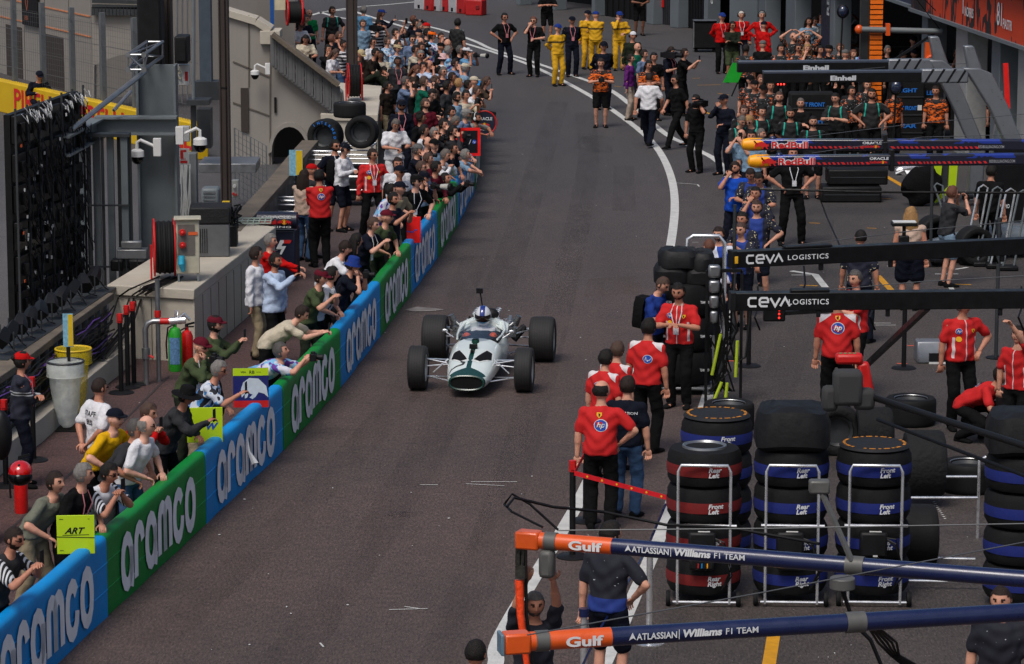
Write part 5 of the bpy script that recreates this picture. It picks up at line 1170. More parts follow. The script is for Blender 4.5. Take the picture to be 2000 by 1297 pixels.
def build_one(q):
 p = POSES[q['pk']]; J = joints(p); sc = q['ht']; rz = R(q['face'])
 hd = J['head']; Rz = Matrix.Rotation(rz, 3, 'Z'); hw = Rz @ (Vector((hd.x * q['w'], hd.y, hd.z)) * sc)
 if q['loc'] is not None: loc = Vector(q['loc'])
 elif q['footpx']: loc = P(*q['footpx'], q['zb'])
 else:
  h = P(q['hx'], q['hy'], q['zb'] + hw.z); loc = Vector((h.x - hw.x, h.y - hw.y, q['zb']))
 root = thing('person', q['label'], 'person', loc, rz, q['group'] or 'people along the pit lane'); root.scale = (sc * q['w'], sc, sc)
 q['root'] = root
 child('body', _tm[(q['pk'], q['bk'])], root, [skin(q['skn']), M_eye, M_lips])
 top = child('top', _tm[(q['pk'], q['tk'])], root, [topm(q['tc'])]); legn = 'shorts' if 'short' in q['lk'] else ('skirt' if 'skirt' in q['lk'] else 'trousers')
 child(legn, _tm[(q['pk'], q['lk'])], root, [topm(q['lc'])])
 sm = fab(q['shoes'])
 for n in 'rl':
  a = J['an' + n]; M = Matrix.Translation((a.x, a.y, a.z - .08)) @ Matrix.Rotation(R(12 if n == 'l' else -12), 4, 'Z')
  child('shoe', acc_mesh('shoe', shoe_mesh), root, [sm], M)
 HM = J['HM']
 if q['hair'] and q['hat'] not in ('helmet', 'hood'):
  kind, c = q['hair'].split('.'); kind = dict(s='short', c='crop', b='balding', l='long', u='curly', f='fringe', n='bun')[kind]
  child('hair', acc_mesh('hair_' + kind, lambda mb: hair_shell(mb, .006 if kind == 'crop' else .012, kind)), root, [hairm(c)], HM)
 if q['hat']: child({'cap': 'cap', 'capback': 'cap', 'bucket': 'hat', 'widehat': 'hat', 'helmet': 'helmet', 'hood': 'hood'}[q['hat']], acc_mesh('hat_' + q['hat'], lambda mb: cap_mesh(mb, q['hat'])), root, [topm(q['hatc'])], HM)
 e = q['extra']
 if 'G' in e: child('sunglasses', acc_mesh('glasses', glasses_mesh), root, [mat('lens_black', (12, 12, 14), .15, var=0)], HM)
 if 'B' in e and q['hair'] and q['hair'][0] != 'b': child('beard', acc_mesh('beard', lambda mb: head_acc_mesh(mb, 'beard')), root, [hairm(q['hair'].split('.')[1] if q['hair'] else 'd')], HM)
 if 'H' in e: child('headset', acc_mesh('headset', lambda mb: head_acc_mesh(mb, 'headset')), root, [M_black if 'w' not in e else M_white], HM)
 if 'K' in e:
  def bp(mb): mb.loft([[J['T'](x * s, -yy, z) for x, yy in ((-.15, .12), (.15, .12), (.13, .28), (-.13, .28))] for s, z in ((.8, .02), (1, .08), (1, .36), (.7, .46))])
  child('backpack', acc_mesh('pack_' + q['pk'], bp), root, [fab('black')])
 if 'L' in e or 'N' in e:
  def ly(mb):
   mb.tube([J['T'](-.05, .04, .53), J['T'](-.07, .14, .42), J['T'](-.02, .158, .22)], .007, 4); mb.tube([J['T'](.05, .04, .53), J['T'](.07, .14, .42), J['T'](.02, .158, .22)], .007, 4)
   mb.box(J['T'](0, .16, .17), (.07, .008, .10))
  child('lanyard', acc_mesh('lan_' + q['pk'], ly), root, [mat('lanyard', (196, 120, 128), .7) if 'L' in e else fab('white')])
 if 'T' in e:
  n = 'r'; 
  def bt(mb): mb.tube([J['pel'] + Vector((math.cos(a) * .19, math.sin(a) * .142, .05)) for a in [2 * math.pi * j / 20 for j in range(20)]], .014, 5, closed=True)
  child('belt', acc_mesh('belt_' + q['pk'], bt), root, [fab('black')])
 def held(name, mb_fn, mats, lab, cat, M=None):
  mb = MB(); mb_fn(mb); me = mb.mesh(name, 30); o = bpy.data.objects.new(name, me); COL.objects.link(o)
  for m in mats: me.materials.append(m)
  W = Matrix.Translation(loc) @ Matrix.Rotation(rz, 4, 'Z') @ Matrix.Scale(sc, 4)
  o.matrix_world = W @ (M or Matrix.Identity(4)); tag(o, lab, cat, 'things held in the crowd')
  return o
 short = q['label']
 wr, wl = J['wrr'], J['wrl']; both = (wr - wl).length < .3
 c = ((wr + wl) / 2 if both else (wl if 'l' in e else wr)) 
 if 'P' in e or 'p' in e:
  d = ((wr - J['elr']) if not 'l' in e else (wl - J['ell'])).normalized(); cc = c + d * .10 + Vector((0, 0, .03))
  def ph(mb):
   mb.box(cc, (.078, .010, .155)); mb.box(cc + Vector((0, .0065, 0)), (.068, .002, .140), m=1)
  o = held('phone', ph, [M_black, mat('phone_screen', (60, 72, 88), .2, var=.3, scale=20)], 'phone held by the ' + short, 'phone')
  bv = o.modifiers.new('bevel', 'BEVEL'); bv.width = .004; bv.segments = 1
 if 'C' in e or 'D' in e:
  cc = (wr + wl) / 2 + Vector((0, -.07, .03)) if both else wr + Vector((0, -.07, .03)); big = 'D' in e
  def cmx(mb):
   mb.box(cc, (.14, .08, .10)); mb.box(cc + Vector((0, .0, .06)), (.06, .06, .035)); mb.box(cc + Vector((-.055, -.045, 0)), (.03, .02, .09))
   mb.cyl(cc + Vector((0, -.04, 0)), cc + Vector((0, -.14, 0)), .036, .042, 16)
   if big: mb.cyl(cc + Vector((0, -.14, 0)), cc + Vector((0, -.30, 0)), .045, .062, 18, m=1); mb.cyl(cc + Vector((0, -.30, 0)), cc + Vector((0, -.36, 0)), .066, .066, 18)
  o = held('camera', cmx, [M_black, mat('lens_grey', (170, 168, 160), .5, var=.1)], 'camera held by the ' + short, 'camera')
  bv = o.modifiers.new('bevel', 'BEVEL'); bv.width = .006; bv.segments = 1
 if 'V' in e:   # shoulder video camera
  cc = J['T'](-.17, .10, .62) if 'x' not in e else J['T'](.17, .10, .62)
  def vc(mb):
   mb.box(cc, (.11, .34, .16)); mb.cyl(cc + Vector((0, -.17, 0)), cc + Vector((0, -.36, 0)), .05, .06, 14); mb.bar(cc + Vector((0, .12, .09)), cc + Vector((0, -.16, .15)), .03, .03)
   mb.box(cc + Vector((.09, -.10, .03)), (.08, .12, .06)); mb.box(cc + Vector((0, .21, 0)), (.09, .10, .13)); mb.cyl(cc + Vector((.04, -.14, .13)), cc + Vector((.04, -.34, .13)), .018, .018, 8)
  o = held('video_camera', vc, [M_black], 'shoulder camera on the ' + short, 'video camera'); bv = o.modifiers.new('bevel', 'BEVEL'); bv.width = .008; bv.segments = 1
 return root
_bv = {}
def decal(q, name, mb, m, side='back', off=.006):
 "lettering laid onto the top of a figure; mb holds flat (x, z) geometry in figure coordinates"
 root = q['root']; me = _tm[(q['pk'], q['tk'])]
 if me.name not in _bv: 
  bm = bmesh.new(); bm.from_mesh(me); _bv[me.name] = BVHTree.FromBMesh(bm); bm.free()
 tree = _bv[me.name]; d = Vector((0, -1, 0)) if side == 'back' else Vector((0, 1, 0)); out = []
 J = joints(POSES[q['pk']])
 for v in mb.v:
  src = J['T'](v.x, -.0, v.z)   # v.z is height above the pelvis along the leaning torso
  nd = Vector((0, math.cos(J['a']), math.sin(J['a']))) * (1 if side == 'back' else -1)
  h, nn, _, _ = tree.ray_cast(src + nd * .5, -nd)
  out.append((h + nd * off) if h is not None else src + nd * .15)
 mb.v = out
 return mb.build(name, m, root, fix=False)
def hp_badge(q, x=0, z=.33, r=.06, side='back'):
 s = 1 if side == 'front' else -1
 I = Matrix.Identity(4); a = MB(); disc(a, I, x, z, r * 1.12, n=18); decal(q, 'badge_rim', a, M_ink, side, .004)
 a = MB(); disc(a, I, x, z, r, n=18); decal(q, 'badge', a, M_inkb, side, .007)
 a = MB(); vs, fs = text_geo('hp', r * 1.35, bold=.02, shear=.3); w_ = max(v[0] for v in vs); a.add([Vector((x + (vx - w_ / 2) * s, 0, z + vy - r * .3)) for vx, vy in vs], fs); decal(q, 'badge_letters', a, M_ink, side, .010)
def shield_badge(q, x=0, z=.44, s=.028, side='back'):
 I = Matrix.Identity(4); a = MB(); poly(a, I, [(x - s, z + s), (x + s, z + s), (x + s, z - s * .2), (x, z - s * 1.4), (x - s, z - s * .2)]); decal(q, 'shield', a, M_inky, side, .006)
 a = MB(); poly(a, I, [(x - s * .4, z + s * .5), (x + s * .3, z + s * .6), (x + s * .2, z - s * .6), (x - s * .2, z - s * .7)]); decal(q, 'shield_mark', a, M_inkd, side, .009)
def chest_text(q, txt, x, z, size, m, side='front', bold=.015):
 vs, fs = text_geo(txt, size, bold=bold); w_ = max(v[0] for v in vs); sg = 1 if side == 'front' else -1
 a = MB(); a.add([Vector((x + (vx - w_ / 2) * sg, 0, z + vy)) for vx, vy in vs], fs); decal(q, 'lettering', a, m, side, .006)
def ring_x(mb, prof, cx, cy, cz, n=36, ang=0, m=0):
 "lathe a profile of (radius, x) about a horizontal axis"
 M = Matrix.Translation((cx, cy, cz)) @ Matrix.Rotation(R(ang), 4, 'Z') @ Matrix.Rotation(R(90), 4, 'Y')
 mb.lathe(prof, n, M, m)
def tyre_prof(R0, w, rr):
 return [(rr, -w * .42), (rr + .02, -w * .47), (R0 * .80, -w * .5), (R0 * .93, -w * .47), (R0 * .985, -w * .40), (R0, -w * .30), (R0, 0), (R0, w * .30), (R0 * .985, w * .40), (R0 * .93, w * .47), (R0 * .80, w * .5), (rr + .02, w * .47), (rr, w * .42)]
def mk_tread():
 n = NX('treaded_rubber', .75); ax = n.m('FRACT', n.m('MULTIPLY', n.x, 26.0)); g = n.m('LESS_THAN', ax, .18); nz = n.noise(40, 3); d = n.mix(nz, C(22, 22, 23), C(36, 35, 35)); c = n.mix(g, d, C(9, 9, 10)); n.bump(nz, .3, .006); return n.out(c)
M_tread = mk_tread()
c0 = G(920.5, 762); c1 = G(955, 703); mid = (c0 + c1) / 2; dd = c0 - c1; aC = math.atan2(dd.x, -dd.y)
car = thing('racing_car', 'white vintage open wheel racing car with green nose stripe', 'racing car', mid, aC)
FA, RA = -1.24, 1.24
def mk_body():
 n = NX('car_white', .25); n.b.inputs['Coat Weight'].default_value = .6; n.b.inputs['Coat Roughness'].default_value = .1
 ax = n.m('ABSOLUTE', n.x); wd = n.m('ADD', .035, n.m('MULTIPLY', n.m('POWER', n.m('MAXIMUM', n.m('SUBTRACT', -1.58, n.y), 0.0), 1.15), 2.3)); st = n.m('LESS_THAN', ax, wd)
 st = n.m('MULTIPLY', st, n.m('GREATER_THAN', n.z, .30)); st = n.m('MAXIMUM', st, n.m('LESS_THAN', n.y, -1.80))
 nz = n.noise(5, 4); w_ = n.mix(nz, C(196, 208, 206), C(216, 224, 222)); c = n.mix(st, w_, C(8, 56, 46)); return n.out(c)
M_body = mk_body(); M_cg = mat('car_green', (8, 56, 46), .25, coat=.6)
def sring(y, w, z0, z1, e=2.5, n=28, top=None):
 cz, rz = (z0 + z1) / 2, (z1 - z0) / 2; out = []
 for k in range(n):
  a = 2 * math.pi * k / n; ca, sa = math.cos(a), math.sin(a)
  out.append(Vector((w * math.copysign(abs(ca) ** (2 / e), ca), y, cz + rz * math.copysign(abs(sa) ** (2 / e), sa))))
 return out
mb = MB(); prof = [(-1.86, .245, .125, .325), (-1.80, .272, .105, .345), (-1.70, .295, .095, .37), (-1.5, .325, .09, .43), (-1.25, .355, .085, .50), (-.95, .375, .08, .565), (-.65, .385, .08, .62), (-.45, .39, .08, .64)]
mb.loft([sring(*p) for p in prof], cap=False); mb.build('nose', M_body, car, fix=True)
mb = MB(); prof2 = [(-.45, .39, .08, .64), (-.2, .40, .08, .58), (.15, .40, .08, .56), (.45, .39, .08, .60), (.62, .36, .1, .62)]
mb.loft([sring(*p) for p in prof2], cap=False)
mb.build('tub', M_body, car)
mb = MB(); mb.loft([sring(-.38, .29, .45, .625), sring(.40, .30, .42, .625)]); mb.build('cockpit', mat('cockpit_dark', (20, 20, 22), .7), car)
mb = MB()  # cockpit surround
for s in (-1, 1): mb.tube([(s * .30, -.42, .62), (s * .335, -.1, .625), (s * .345, .25, .64), (s * .30, .5, .70), (s * .12, .62, .74)], [.016, .018, .022, .03, .03], 10)
mb.build('cockpit_rim', M_body, car)
mb = MB(); mb.loft([sring(.42, .26, .45, .78, 2.2), sring(.60, .24, .45, .82, 2.2), sring(.85, .16, .5, .74, 2.2)]); mb.build('head_fairing', M_body, car)
mb = MB(); mb.loft([sring(-1.858, .228, .142, .312), sring(-1.70, .23, .15, .31)]); mb.build('nose_duct', mat('duct_black', (6, 7, 8), .8, var=0), car)
mb = MB(); mb.tube([q for q in sring(-1.862, .248, .122, .330)], .016, 6, closed=True); mb.build('nose_rim', M_cg, car)
mb = MB(); rings = []
for t in range(5):
 u = t / 4; y = -.62 + u * .42; hgt = .62 + .22 * u ** .8; wv = .17 + .14 * u
 rings.append([Vector((wv * math.cos(a) * 1.0, y + .10 * (1 - math.sin(a)), .56 + (hgt - .56) * math.sin(a) ** .7)) for a in [math.pi * k / 14 for k in range(15)]])
for i in range(4):
 b = len(mb.v); 
vs = [p for r_ in rings for p in r_]; fs = [(i * 15 + k, i * 15 + k + 1, (i + 1) * 15 + k + 1, (i + 1) * 15 + k) for i in range(4) for k in range(14)]; mb.add(vs, fs)
mb.build('windscreen', mat('windscreen', (60, 84, 110), .05, var=0, alpha=.38, coat=.5), car)
nose_me = [o for o in car.children if o.name.startswith('nose')][0].data
bmx = bmesh.new(); bmx.from_mesh(nose_me); nt_ = BVHTree.FromBMesh(bmx); bmx.free()
def onbody(pts, name, m, off=.004, sub=3):
 mb = MB(); c = Vector((sum(p[0] for p in pts) / len(pts), sum(p[1] for p in pts) / len(pts))); vs = []; fs = []
 q = []
 for i in range(len(pts)):
  a, b = Vector(pts[i]), Vector(pts[(i + 1) % len(pts)])
  for k in range(sub): q.append(a.lerp(b, k / sub))
 n = len(q); rr = [[c.lerp(p, f) for p in q] for f in (.34, .67, 1)]
 for ring in rr: vs += ring
 vs.append(c)
 for i in range(2):
  for k in range(n): l = (k + 1) % n; fs.append((i * n + k, i * n + l, (i + 1) * n + l, (i + 1) * n + k))
 for k in range(n): fs.append((3 * n, k, (k + 1) % n))
 out = []
 for p in vs:
  h, nn, _, _ = nt_.ray_cast(Vector((p.x, p.y, 2)), Vector((0, 0, -1))); out.append(h + nn * off if h else Vector((p.x, p.y, .5)))
 mb.add(out, fs); return mb.build(name, m, car)
for s in (-1, 1):
 o_ = [(s * .075, -1.30), (s * .15, -1.34), (s * .275, -1.20), (s * .265, -1.02), (s * .20, -1.00)]; cx_ = sum(p[0] for p in o_) / 5; cy_ = sum(p[1] for p in o_) / 5
 onbody([(cx_ + (x - cx_) * 1.5, cy_ + (y - cy_) * 1.5) for x, y in o_], 'duct_lip', mat('duct_lip', (205, 208, 206), .4), .004); onbody([(cx_ + (x - cx_) * 1.22, cy_ + (y - cy_) * 1.22) for x, y in o_], 'radiator_duct', mat('duct_black', (6, 7, 8), .8, var=0), .008)
mb = MB(); pts = [(-.10, -1.52), (-.17, -1.49), (-.20, -1.43), (-.16, -1.40), (-.19, -1.47), (-.26, -1.55), (-.30, -1.66)]; vs = []
for x, y in [(-.13, -1.40), (-.08, -1.44), (-.10, -1.50), (-.18, -1.53), (-.25, -1.58), (-.28, -1.68)]:
 h, nn, _, _ = nt_.ray_cast(Vector((x, y, 2)), Vector((0, 0, -1))); vs.append(h + nn * .004 if h else Vector((x, y, .3)))
mb.tube(vs, [.014, .02, .016, .012, .010, .004], 6); mb.build('race_number', mat('num_dark', (40, 44, 46), .5), car)
mb = MB(); mb.box((0, -.93, .60), (.12, .05, .07)); mb.box((0, -1.10, .56), (.05, .05, .05)); mb.build('action_camera', M_black, car, bevel=.008)
mb = MB(); mb.cyl((0, -.66, .60), (0, -.66, .66), .062, .055, 16); mb.build('mirror_cap', M_cg, car); mb = MB(); mb.cyl((0, -.66, .64), (0, -.66, .668), .04, n=14); mb.build('cap_inset', M_black, car)
mb = MB(); mb.tube([(-.02, .70, .75), (-.06, .74, 1.0), (-.08, .76, 1.12)], .012, 6); mb.box((-.09, .74, 1.16), (.10, .05, .075)); mb.build('rear_camera', M_black, car)
mb = MB(); mb.box((0, 1.0, .38), (.46, .70, .34)); mb.box((0, .95, .60), (.30, .56, .16)); mb.box((0, 1.5, .35), (.26, .4, .26)); mb.build('engine', mat('engine_dark', (46, 46, 48), .4, .5, var=.5, scale=14), car, bevel=.02)
for s in (-1, 1):
 for k in range(4):
  mb = MB(); y = .72 + k * .15; mb.lathe([(.022, 0), (.024, .10), (.040, .15), (.034, .15), (.018, .09)], 12, Matrix.Translation((s * .13, y, .68)) @ Matrix.Rotation(R(s * 16), 4, 'Y')); mb.build('intake_trumpet', M_chrome, car)
 mb = MB()
 for k in range(4): y = .72 + k * .15; mb.tube([(s * .20, y, .58), (s * .33, y + .05, .62), (s * .36, y + .25, .60), (s * .30, 1.45, .56)], .020, 7)
 mb.tube([(s * .30, 1.4, .56), (s * .26, 1.95, .54)], [.035, .045], 10); mb.build('exhaust', M_alu, car)
 mb = MB(); mb.tube([(s * .36, .62, .62), (s * .46, .66, .70)], .035, 10); mb.cyl((s * .46, .66, .66), (s * .52, .64, .80), .055, .045, 14); mb.box((s * .42, .60, .56), (.12, .16, .14)); mb.build('oil_tank', mat('engine_alu', (120, 122, 124), .3, .8, var=.4, scale=20), car)
 mb = MB(); mb.tube([(s * .38, 1.0, .42), (s * .56, 1.15, .55)], .045, 10)
 mb.tube([(s * .55 + .045 * math.cos(t) * 0 + 0, 1.14, .54), (s * .40, 1.05, .36)], .06, 8); mb.build('damper', mat('spring_black', (28, 28, 30), .5), car)
mb = MB(); mb.tube([(-.15, .62, .60), (-.12, .66, .86), (0, .67, .90), (.12, .66, .86), (.15, .62, .60)], .018, 8); mb.build('roll_hoop', M_black, car)
mb = MB(); mb.ell((.10, .6, .83), (.12, .10, .09), 12, 8); mb.build('head_pad', mat('pad_black', (24, 24, 26), .5), car, )
mb = MB(); mb.ell((.20, -.05, .60), (.06, .09, .06), 10, 8); mb.ell((-.20, -.05, .60), (.06, .09, .05), 10, 8); mb.build('harness', mat('harness_orange', (220, 90, 40), .6, var=.4, scale=20), car)
for s in (-1, 1):
 mb = MB(); mb.loft([[Vector((s * x0, y, z0)), Vector((s * x1, y, z1)), Vector((s * x1, y, z1 + .03)), Vector((s * x0, y, z0 + .03))] for y, x0, z0, x1, z1 in ((.40, .20, .66, .37, .56), (.55, .16, .76, .38, .66), (.72, .14, .74, .36, .64))]); mb.build('rear_cowl', M_body, car, bevel=.01)
 mb = MB(); random.seed(5 + s)
 for k in range(12): mb.tube([(s * random.uniform(.05, .3), random.uniform(.65, 1.2), random.uniform(.5, .75)) for _ in range(3)], .010, 5)
 mb.build('engine_pipes', M_chrome if s > 0 else M_black, car)
for s in (-1, 1):
 mb = MB(); W1 = s * .66
 for a, b in (((s * .35, -1.32, .42), (W1, FA, .46)), ((s * .36, -1.05, .42), (W1, FA, .46)), ((s * .30, -1.42, .17), (W1, FA, .20)), ((s * .33, -1.05, .16), (W1, FA, .20)), ((s * .36, -1.12, .36), (W1, FA + .08, .34)), ((s * .34, -1.22, .46), (W1 - s * .1, FA, .26))):
  mb.tube([a, b], .011, 8)
 mb.build('front_suspension', M_chrome, car)
 mb = MB(); W2 = s * .68
 for a, b in (((s * .30, .75, .45), (W2, RA, .50)), ((s * .22, 1.5, .45), (W2, RA, .50)), ((s * .35, .70, .20), (W2, RA, .22)), ((s * .20, 1.5, .20), (W2, RA, .22)), ((s * .20, 1.30, .36), (W2, RA, .36))):
  mb.tube([a, b], .014, 8)
 mb.build('rear_suspension', M_chrome, car)
 for (ax_, y, R0, w_, nm) in ((.785, FA, .325, .265, 'front'), (.83, RA, .345, .385, 'rear')):
  whl = MB(); ring_x(whl, tyre_prof(R0, w_, R0 * .60), s * ax_, y, R0, 40); wo = whl.build('wheel', M_tread, car)
  rim = MB(); ring_x(rim, [(R0 * .62, -w_ * .44), (R0 * .56, -w_ * .40), (R0 * .50, -w_ * .1), (R0 * .50, w_ * .1), (R0 * .56, w_ * .40), (R0 * .62, w_ * .44)], s * ax_, y, R0, 28)
  ring_x(rim, [(.0, 0), (R0 * .2, s * -.02), (R0 * .5, s * .01)], s * ax_ + s * w_ * .16, y, R0, 28); rim.build('rim', mat('rim_white', (176, 178, 176), .35, .3), wo)
 mb = MB(); mb.ell((s * .50, -.30, .72), (.045, .015, .026)); mb.tube([(s * .52, -.29, .72), (s * .37, -.30, .62)], .008, 6); mb.build('mirror', M_chrome, car)
dloc = car.matrix_basis @ Vector((0, 0, 0)); dM = Matrix.Translation(mid) @ Matrix.Rotation(aC, 4, 'Z')
add_person_later = lambda: add_person(0, 0, 'drive', math.degrees(aC), 'white/long', 'white', None, 4, 'driver in blue and white helmet seated in the racing car', ht=.95, w=.92, hat='helmet', hatc='helm', loc=dM @ Vector((0, .26, .0)), shoes='black', group='people in the pit lane')
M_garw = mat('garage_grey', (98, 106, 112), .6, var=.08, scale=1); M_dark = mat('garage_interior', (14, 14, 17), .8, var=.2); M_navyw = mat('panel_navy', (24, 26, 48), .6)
def wall_px(name, label, cat, px0, px1, h, th, m, parts=()):
 a, b = G(*px0), G(*px1); d = b - a; L = d.length; r = thing(name, label, cat, a, math.atan2(d.y, d.x))
 mb = MB(); mb.box((L / 2, th / 2 + 2.5, h / 2), (L, th, h)); mb.build('back_wall', m, r)
 return r, L
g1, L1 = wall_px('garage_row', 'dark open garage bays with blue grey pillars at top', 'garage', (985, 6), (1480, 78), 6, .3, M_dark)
def onp(root, x): return loc_on(root, x, 60)[0]
mb = MB(); mb.box((L1 / 2, 1.2, 4.3), (L1, 2.6, .3)); mb.build('canopy', M_garw, g1)
for x0, x1 in ((1008, 1016), (1078, 1084), (1155, 1162), (1262, 1276), (1308, 1325), (1374, 1382), (1424, 1478)):
 a, b = onp(g1, x0), onp(g1, x1); mb = MB(); mb.box(((a + b) / 2, .25, 2.15), (b - a, .5, 4.3)); mb.build('pillar', M_garw, g1, bevel=.02)
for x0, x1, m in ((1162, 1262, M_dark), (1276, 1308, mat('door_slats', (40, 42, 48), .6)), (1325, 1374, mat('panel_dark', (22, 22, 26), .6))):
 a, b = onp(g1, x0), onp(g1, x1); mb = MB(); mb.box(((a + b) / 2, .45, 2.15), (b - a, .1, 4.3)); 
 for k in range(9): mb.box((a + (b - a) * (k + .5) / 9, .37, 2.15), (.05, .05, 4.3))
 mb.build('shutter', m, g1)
for x, col, zs in ((1278, M_red, (0, 4.2)), ):
 a = onp(g1, x); mb = MB(); mb.box((a, .33, 2.4), (.14, .02, 3.6)); mb.build('red_stripe', M_red, g1)
a = onp(g1, 1409); mb = MB(); poly(mb, frame((a, -.01, 2.0), (1, 0, 0), (0, 1, 0), (0, 0, 1)), [(-.16, .9), (.12, .9), (-.02, .0)]); mb.build('red_wedge', M_red, g1, fix=False)
for x in (1294, 1390):
 a = onp(g1, x); mb = MB()
 for k, t in enumerate('RACING'): put_text(mb, t, frame((a - .06, .30 if x < 1300 else -.02, 2.5 - k * .30), (1, 0, 0), (0, 1, 0), (0, 0, 1)), .2, bold=.02)
 mb.build('lettering', M_ink, g1, fix=False)
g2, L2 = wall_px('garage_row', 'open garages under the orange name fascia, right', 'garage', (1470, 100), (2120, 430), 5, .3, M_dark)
for x0, x1 in ((1478, 1490), (1530, 1548), (1616, 1624), (1795, 1806), (1862, 1884), (1932, 1948), (1984, 2020)):
 a, b = loc_on(g2, x0, 120)[0], loc_on(g2, x1, 120)[0]; mb = MB(); mb.box(((a + b) / 2, .3, 1.55), (max(.1, b - a), .5, 3.1)); mb.build('pillar', mat('pillar_pale', (150, 152, 152), .6) if x0 in (1862, 1984) else M_garw, g2, bevel=.02)
a, b = loc_on(g2, 1580, 60)[0], loc_on(g2, 1616, 60)[0]; mb = MB(); mb.box(((a + b) / 2, .4, 1.9), (b - a, .1, 3.8)); mb.build('navy_panel', M_navyw, g2); mb = MB(); put_text(mb, 'RED', frame(((a + b) / 2 - .1, .33, 1.9), (0, 0, 1), (0, 1, 0), (-1, 0, 0)), .5, bold=.03); mb.build('lettering', M_ink, g2, fix=False)
mb = MB(); a, b = loc_on(g2, 1478, 20)[0], loc_on(g2, 1790, 20)[0]; mb.box(((a + b) / 2, .3, 3.45), (b - a, .8, .7)); mb.build('canopy', mat('canopy_blue', (34, 40, 66), .6), g2); mb = MB(); mb.box(((a + b) / 2, -.13, 3.12), (b - a, .1, .08)); mb.build('canopy_edge', M_garw, g2)
f0 = loc_on(g2, 1795, 20)[0]; f1 = L2; mb = MB(); mb.box(((f0 + f1) / 2, -.1, 3.62), (f1 - f0, .2, 1.0))
n = NX('fascia_orange', .6); v = n.noise(1.0, 2, vec=n.stretch((2.0, 1, .6))); nn_ = n.mix(n.between(v, .52, .60), C(196, 58, 16), C(30, 20, 22)); M_fas = n.out(nn_)
mb.build('name_fascia', M_fas, g2); mb = MB(); mb.box(((f0 + f1) / 2, -.12, 3.08), (f1 - f0, .3, .08)); mb.box(((f0 + f1) / 2, .1, 4.3), (f1 - f0, 1.0, .3)); mb.build('fascia_edge', M_garw, g2)
mb = MB(); mb.box((f0 + 1.0, -.21, 3.62), (1.3, .02, .98)); mb.build('dark_panel', mat('fascia_dark', (34, 26, 28), .6), g2)
mb = MB()
for x, t, s in ((1879, '1', .75), (1885, 'NORRIS', .30), (1948, '81', .7), (1960, 'PIASTRI', .30)):
 p = loc_on(g2, x, 60, -.2)[0]; put_text(mb, t, frame((p, -.225, 3.4 if len(t) < 3 else 3.36), (1, 0, 0), (0, 1, 0), (0, 0, 1)), s, bold=.015, xs=.8)
mb.build('lettering', M_ink, g2, fix=False)
mb = MB(); mb.box((L2 / 2, 6, 5.6), (L2 + 4, 12, 1.2)); mb.build('upper_storey', mat('storey_dark', (50, 48, 50), .7), g2)
def boom(label, x0, y0, x1, y1, z, hh, ww, m, seg=None, z1=None):
 a, b = P(x0, y0, z), P(x1, y1, z1 or z); d = b - a; L = d.length; r = thing('pit_boom', label, 'pit boom', a, math.atan2(d.y, d.x)); r.rotation_euler.y = -math.atan2(d.z, math.hypot(d.x, d.y))
 return r, L
def bx(r, nm, x0, x1, hh, ww, m, zc=0, yc=0, bev=.008, cyl=False):
 mb = MB()
 if cyl: mb.tube([(x0, yc, zc), (x1, yc, zc)], hh / 2, 18)
 else: mb.box(((x0 + x1) / 2, yc, zc), (x1 - x0, ww, hh))
 return mb.build(nm, m, r, bevel=0 if cyl else bev)
FR = lambda x, z, y: frame((x, y, z), (1, 0, 0), (0, 1, 0), (0, 0, 1))
def lx(r, x, y): return loc_on(r, x, y)[0]
M_or = mat('boom_orange', (214, 84, 22), .35, var=.06, coat=.3); M_nv = mat('boom_navy', (14, 27, 68), .3, var=.06, coat=.4); M_bk = mat('boom_black', (15, 15, 17), .4, var=.1); M_gp = mat('grey_paint', (84, 84, 82), .5)
for lab, (x0, y0, x1, y1), sl in (('upper orange and navy boom with mechanic beneath it', (1010, 1052, 2040, 1134), .150), ('lower orange and navy boom crossing the bottom right', (982, 1256, 2060, 1192), .155)):
 r, L = boom(lab, x0, y0, x1, y1, 2.3, .15, .14, M_nv); xo = (1205 - 1010) / 1030 * L
 k = L / 1030; bx(r, 'tip', 0, 48 * k, sl * 1.08, .16, M_or, bev=.02); bx(r, 'orange_sleeve', 48 * k, xo, sl, .14, M_or, cyl=True); bx(r, 'beam', xo, L, sl * .98, .13, M_nv, cyl=True)
 bx(r, 'clamp', 58 * k, 82 * k, sl * 1.1, .17, M_gp, cyl=True)
 y_ = -sl / 2 - .003; mb = MB(); fit_text(mb, 'Gulf', FR(110 * k, -.045, y_), 68 * k, .085, bold=.035); mb.build('lettering', M_ink, r, fix=False)
 mb = MB(); poly(mb, FR(224 * k, -.02, y_), [(0, 0), (.03, .065), (.06, 0), (.035, .02)]); fit_text(mb, 'ATLASSIAN', FR(238 * k, -.02, y_), 74 * k, .055, bold=.02); mb.box((316 * k, y_ + .001, .008), (.006, .002, .08)); fit_text(mb, 'Williams', FR(323 * k, -.02, y_), 72 * k, .065, bold=.045, shear=.15); fit_text(mb, 'F1 TEAM', FR(402 * k, -.015, y_), 60 * k, .05, bold=.01); mb.build('team_lettering', M_ink, r, fix=False)
 mb = MB(); xs = 655 * k if y0 < 1100 else 630 * k; bx(r, 'clamp', xs, xs + .16, sl * 1.12, .15, M_gp, cyl=True)
 if y0 < 1100: WB1 = (r, L, k)
 else: WB2 = (r, L, k); bx(r, 'end_cap', -.03, .0, .17, .17, mat('cap_blue', (96, 120, 136), .5))
r, L, k = WB1
mb = MB(); mb.box((.29, -.02, -.20), (.14, .14, .26)); mb.build('lamp_box', M_gp, r, bevel=.04)
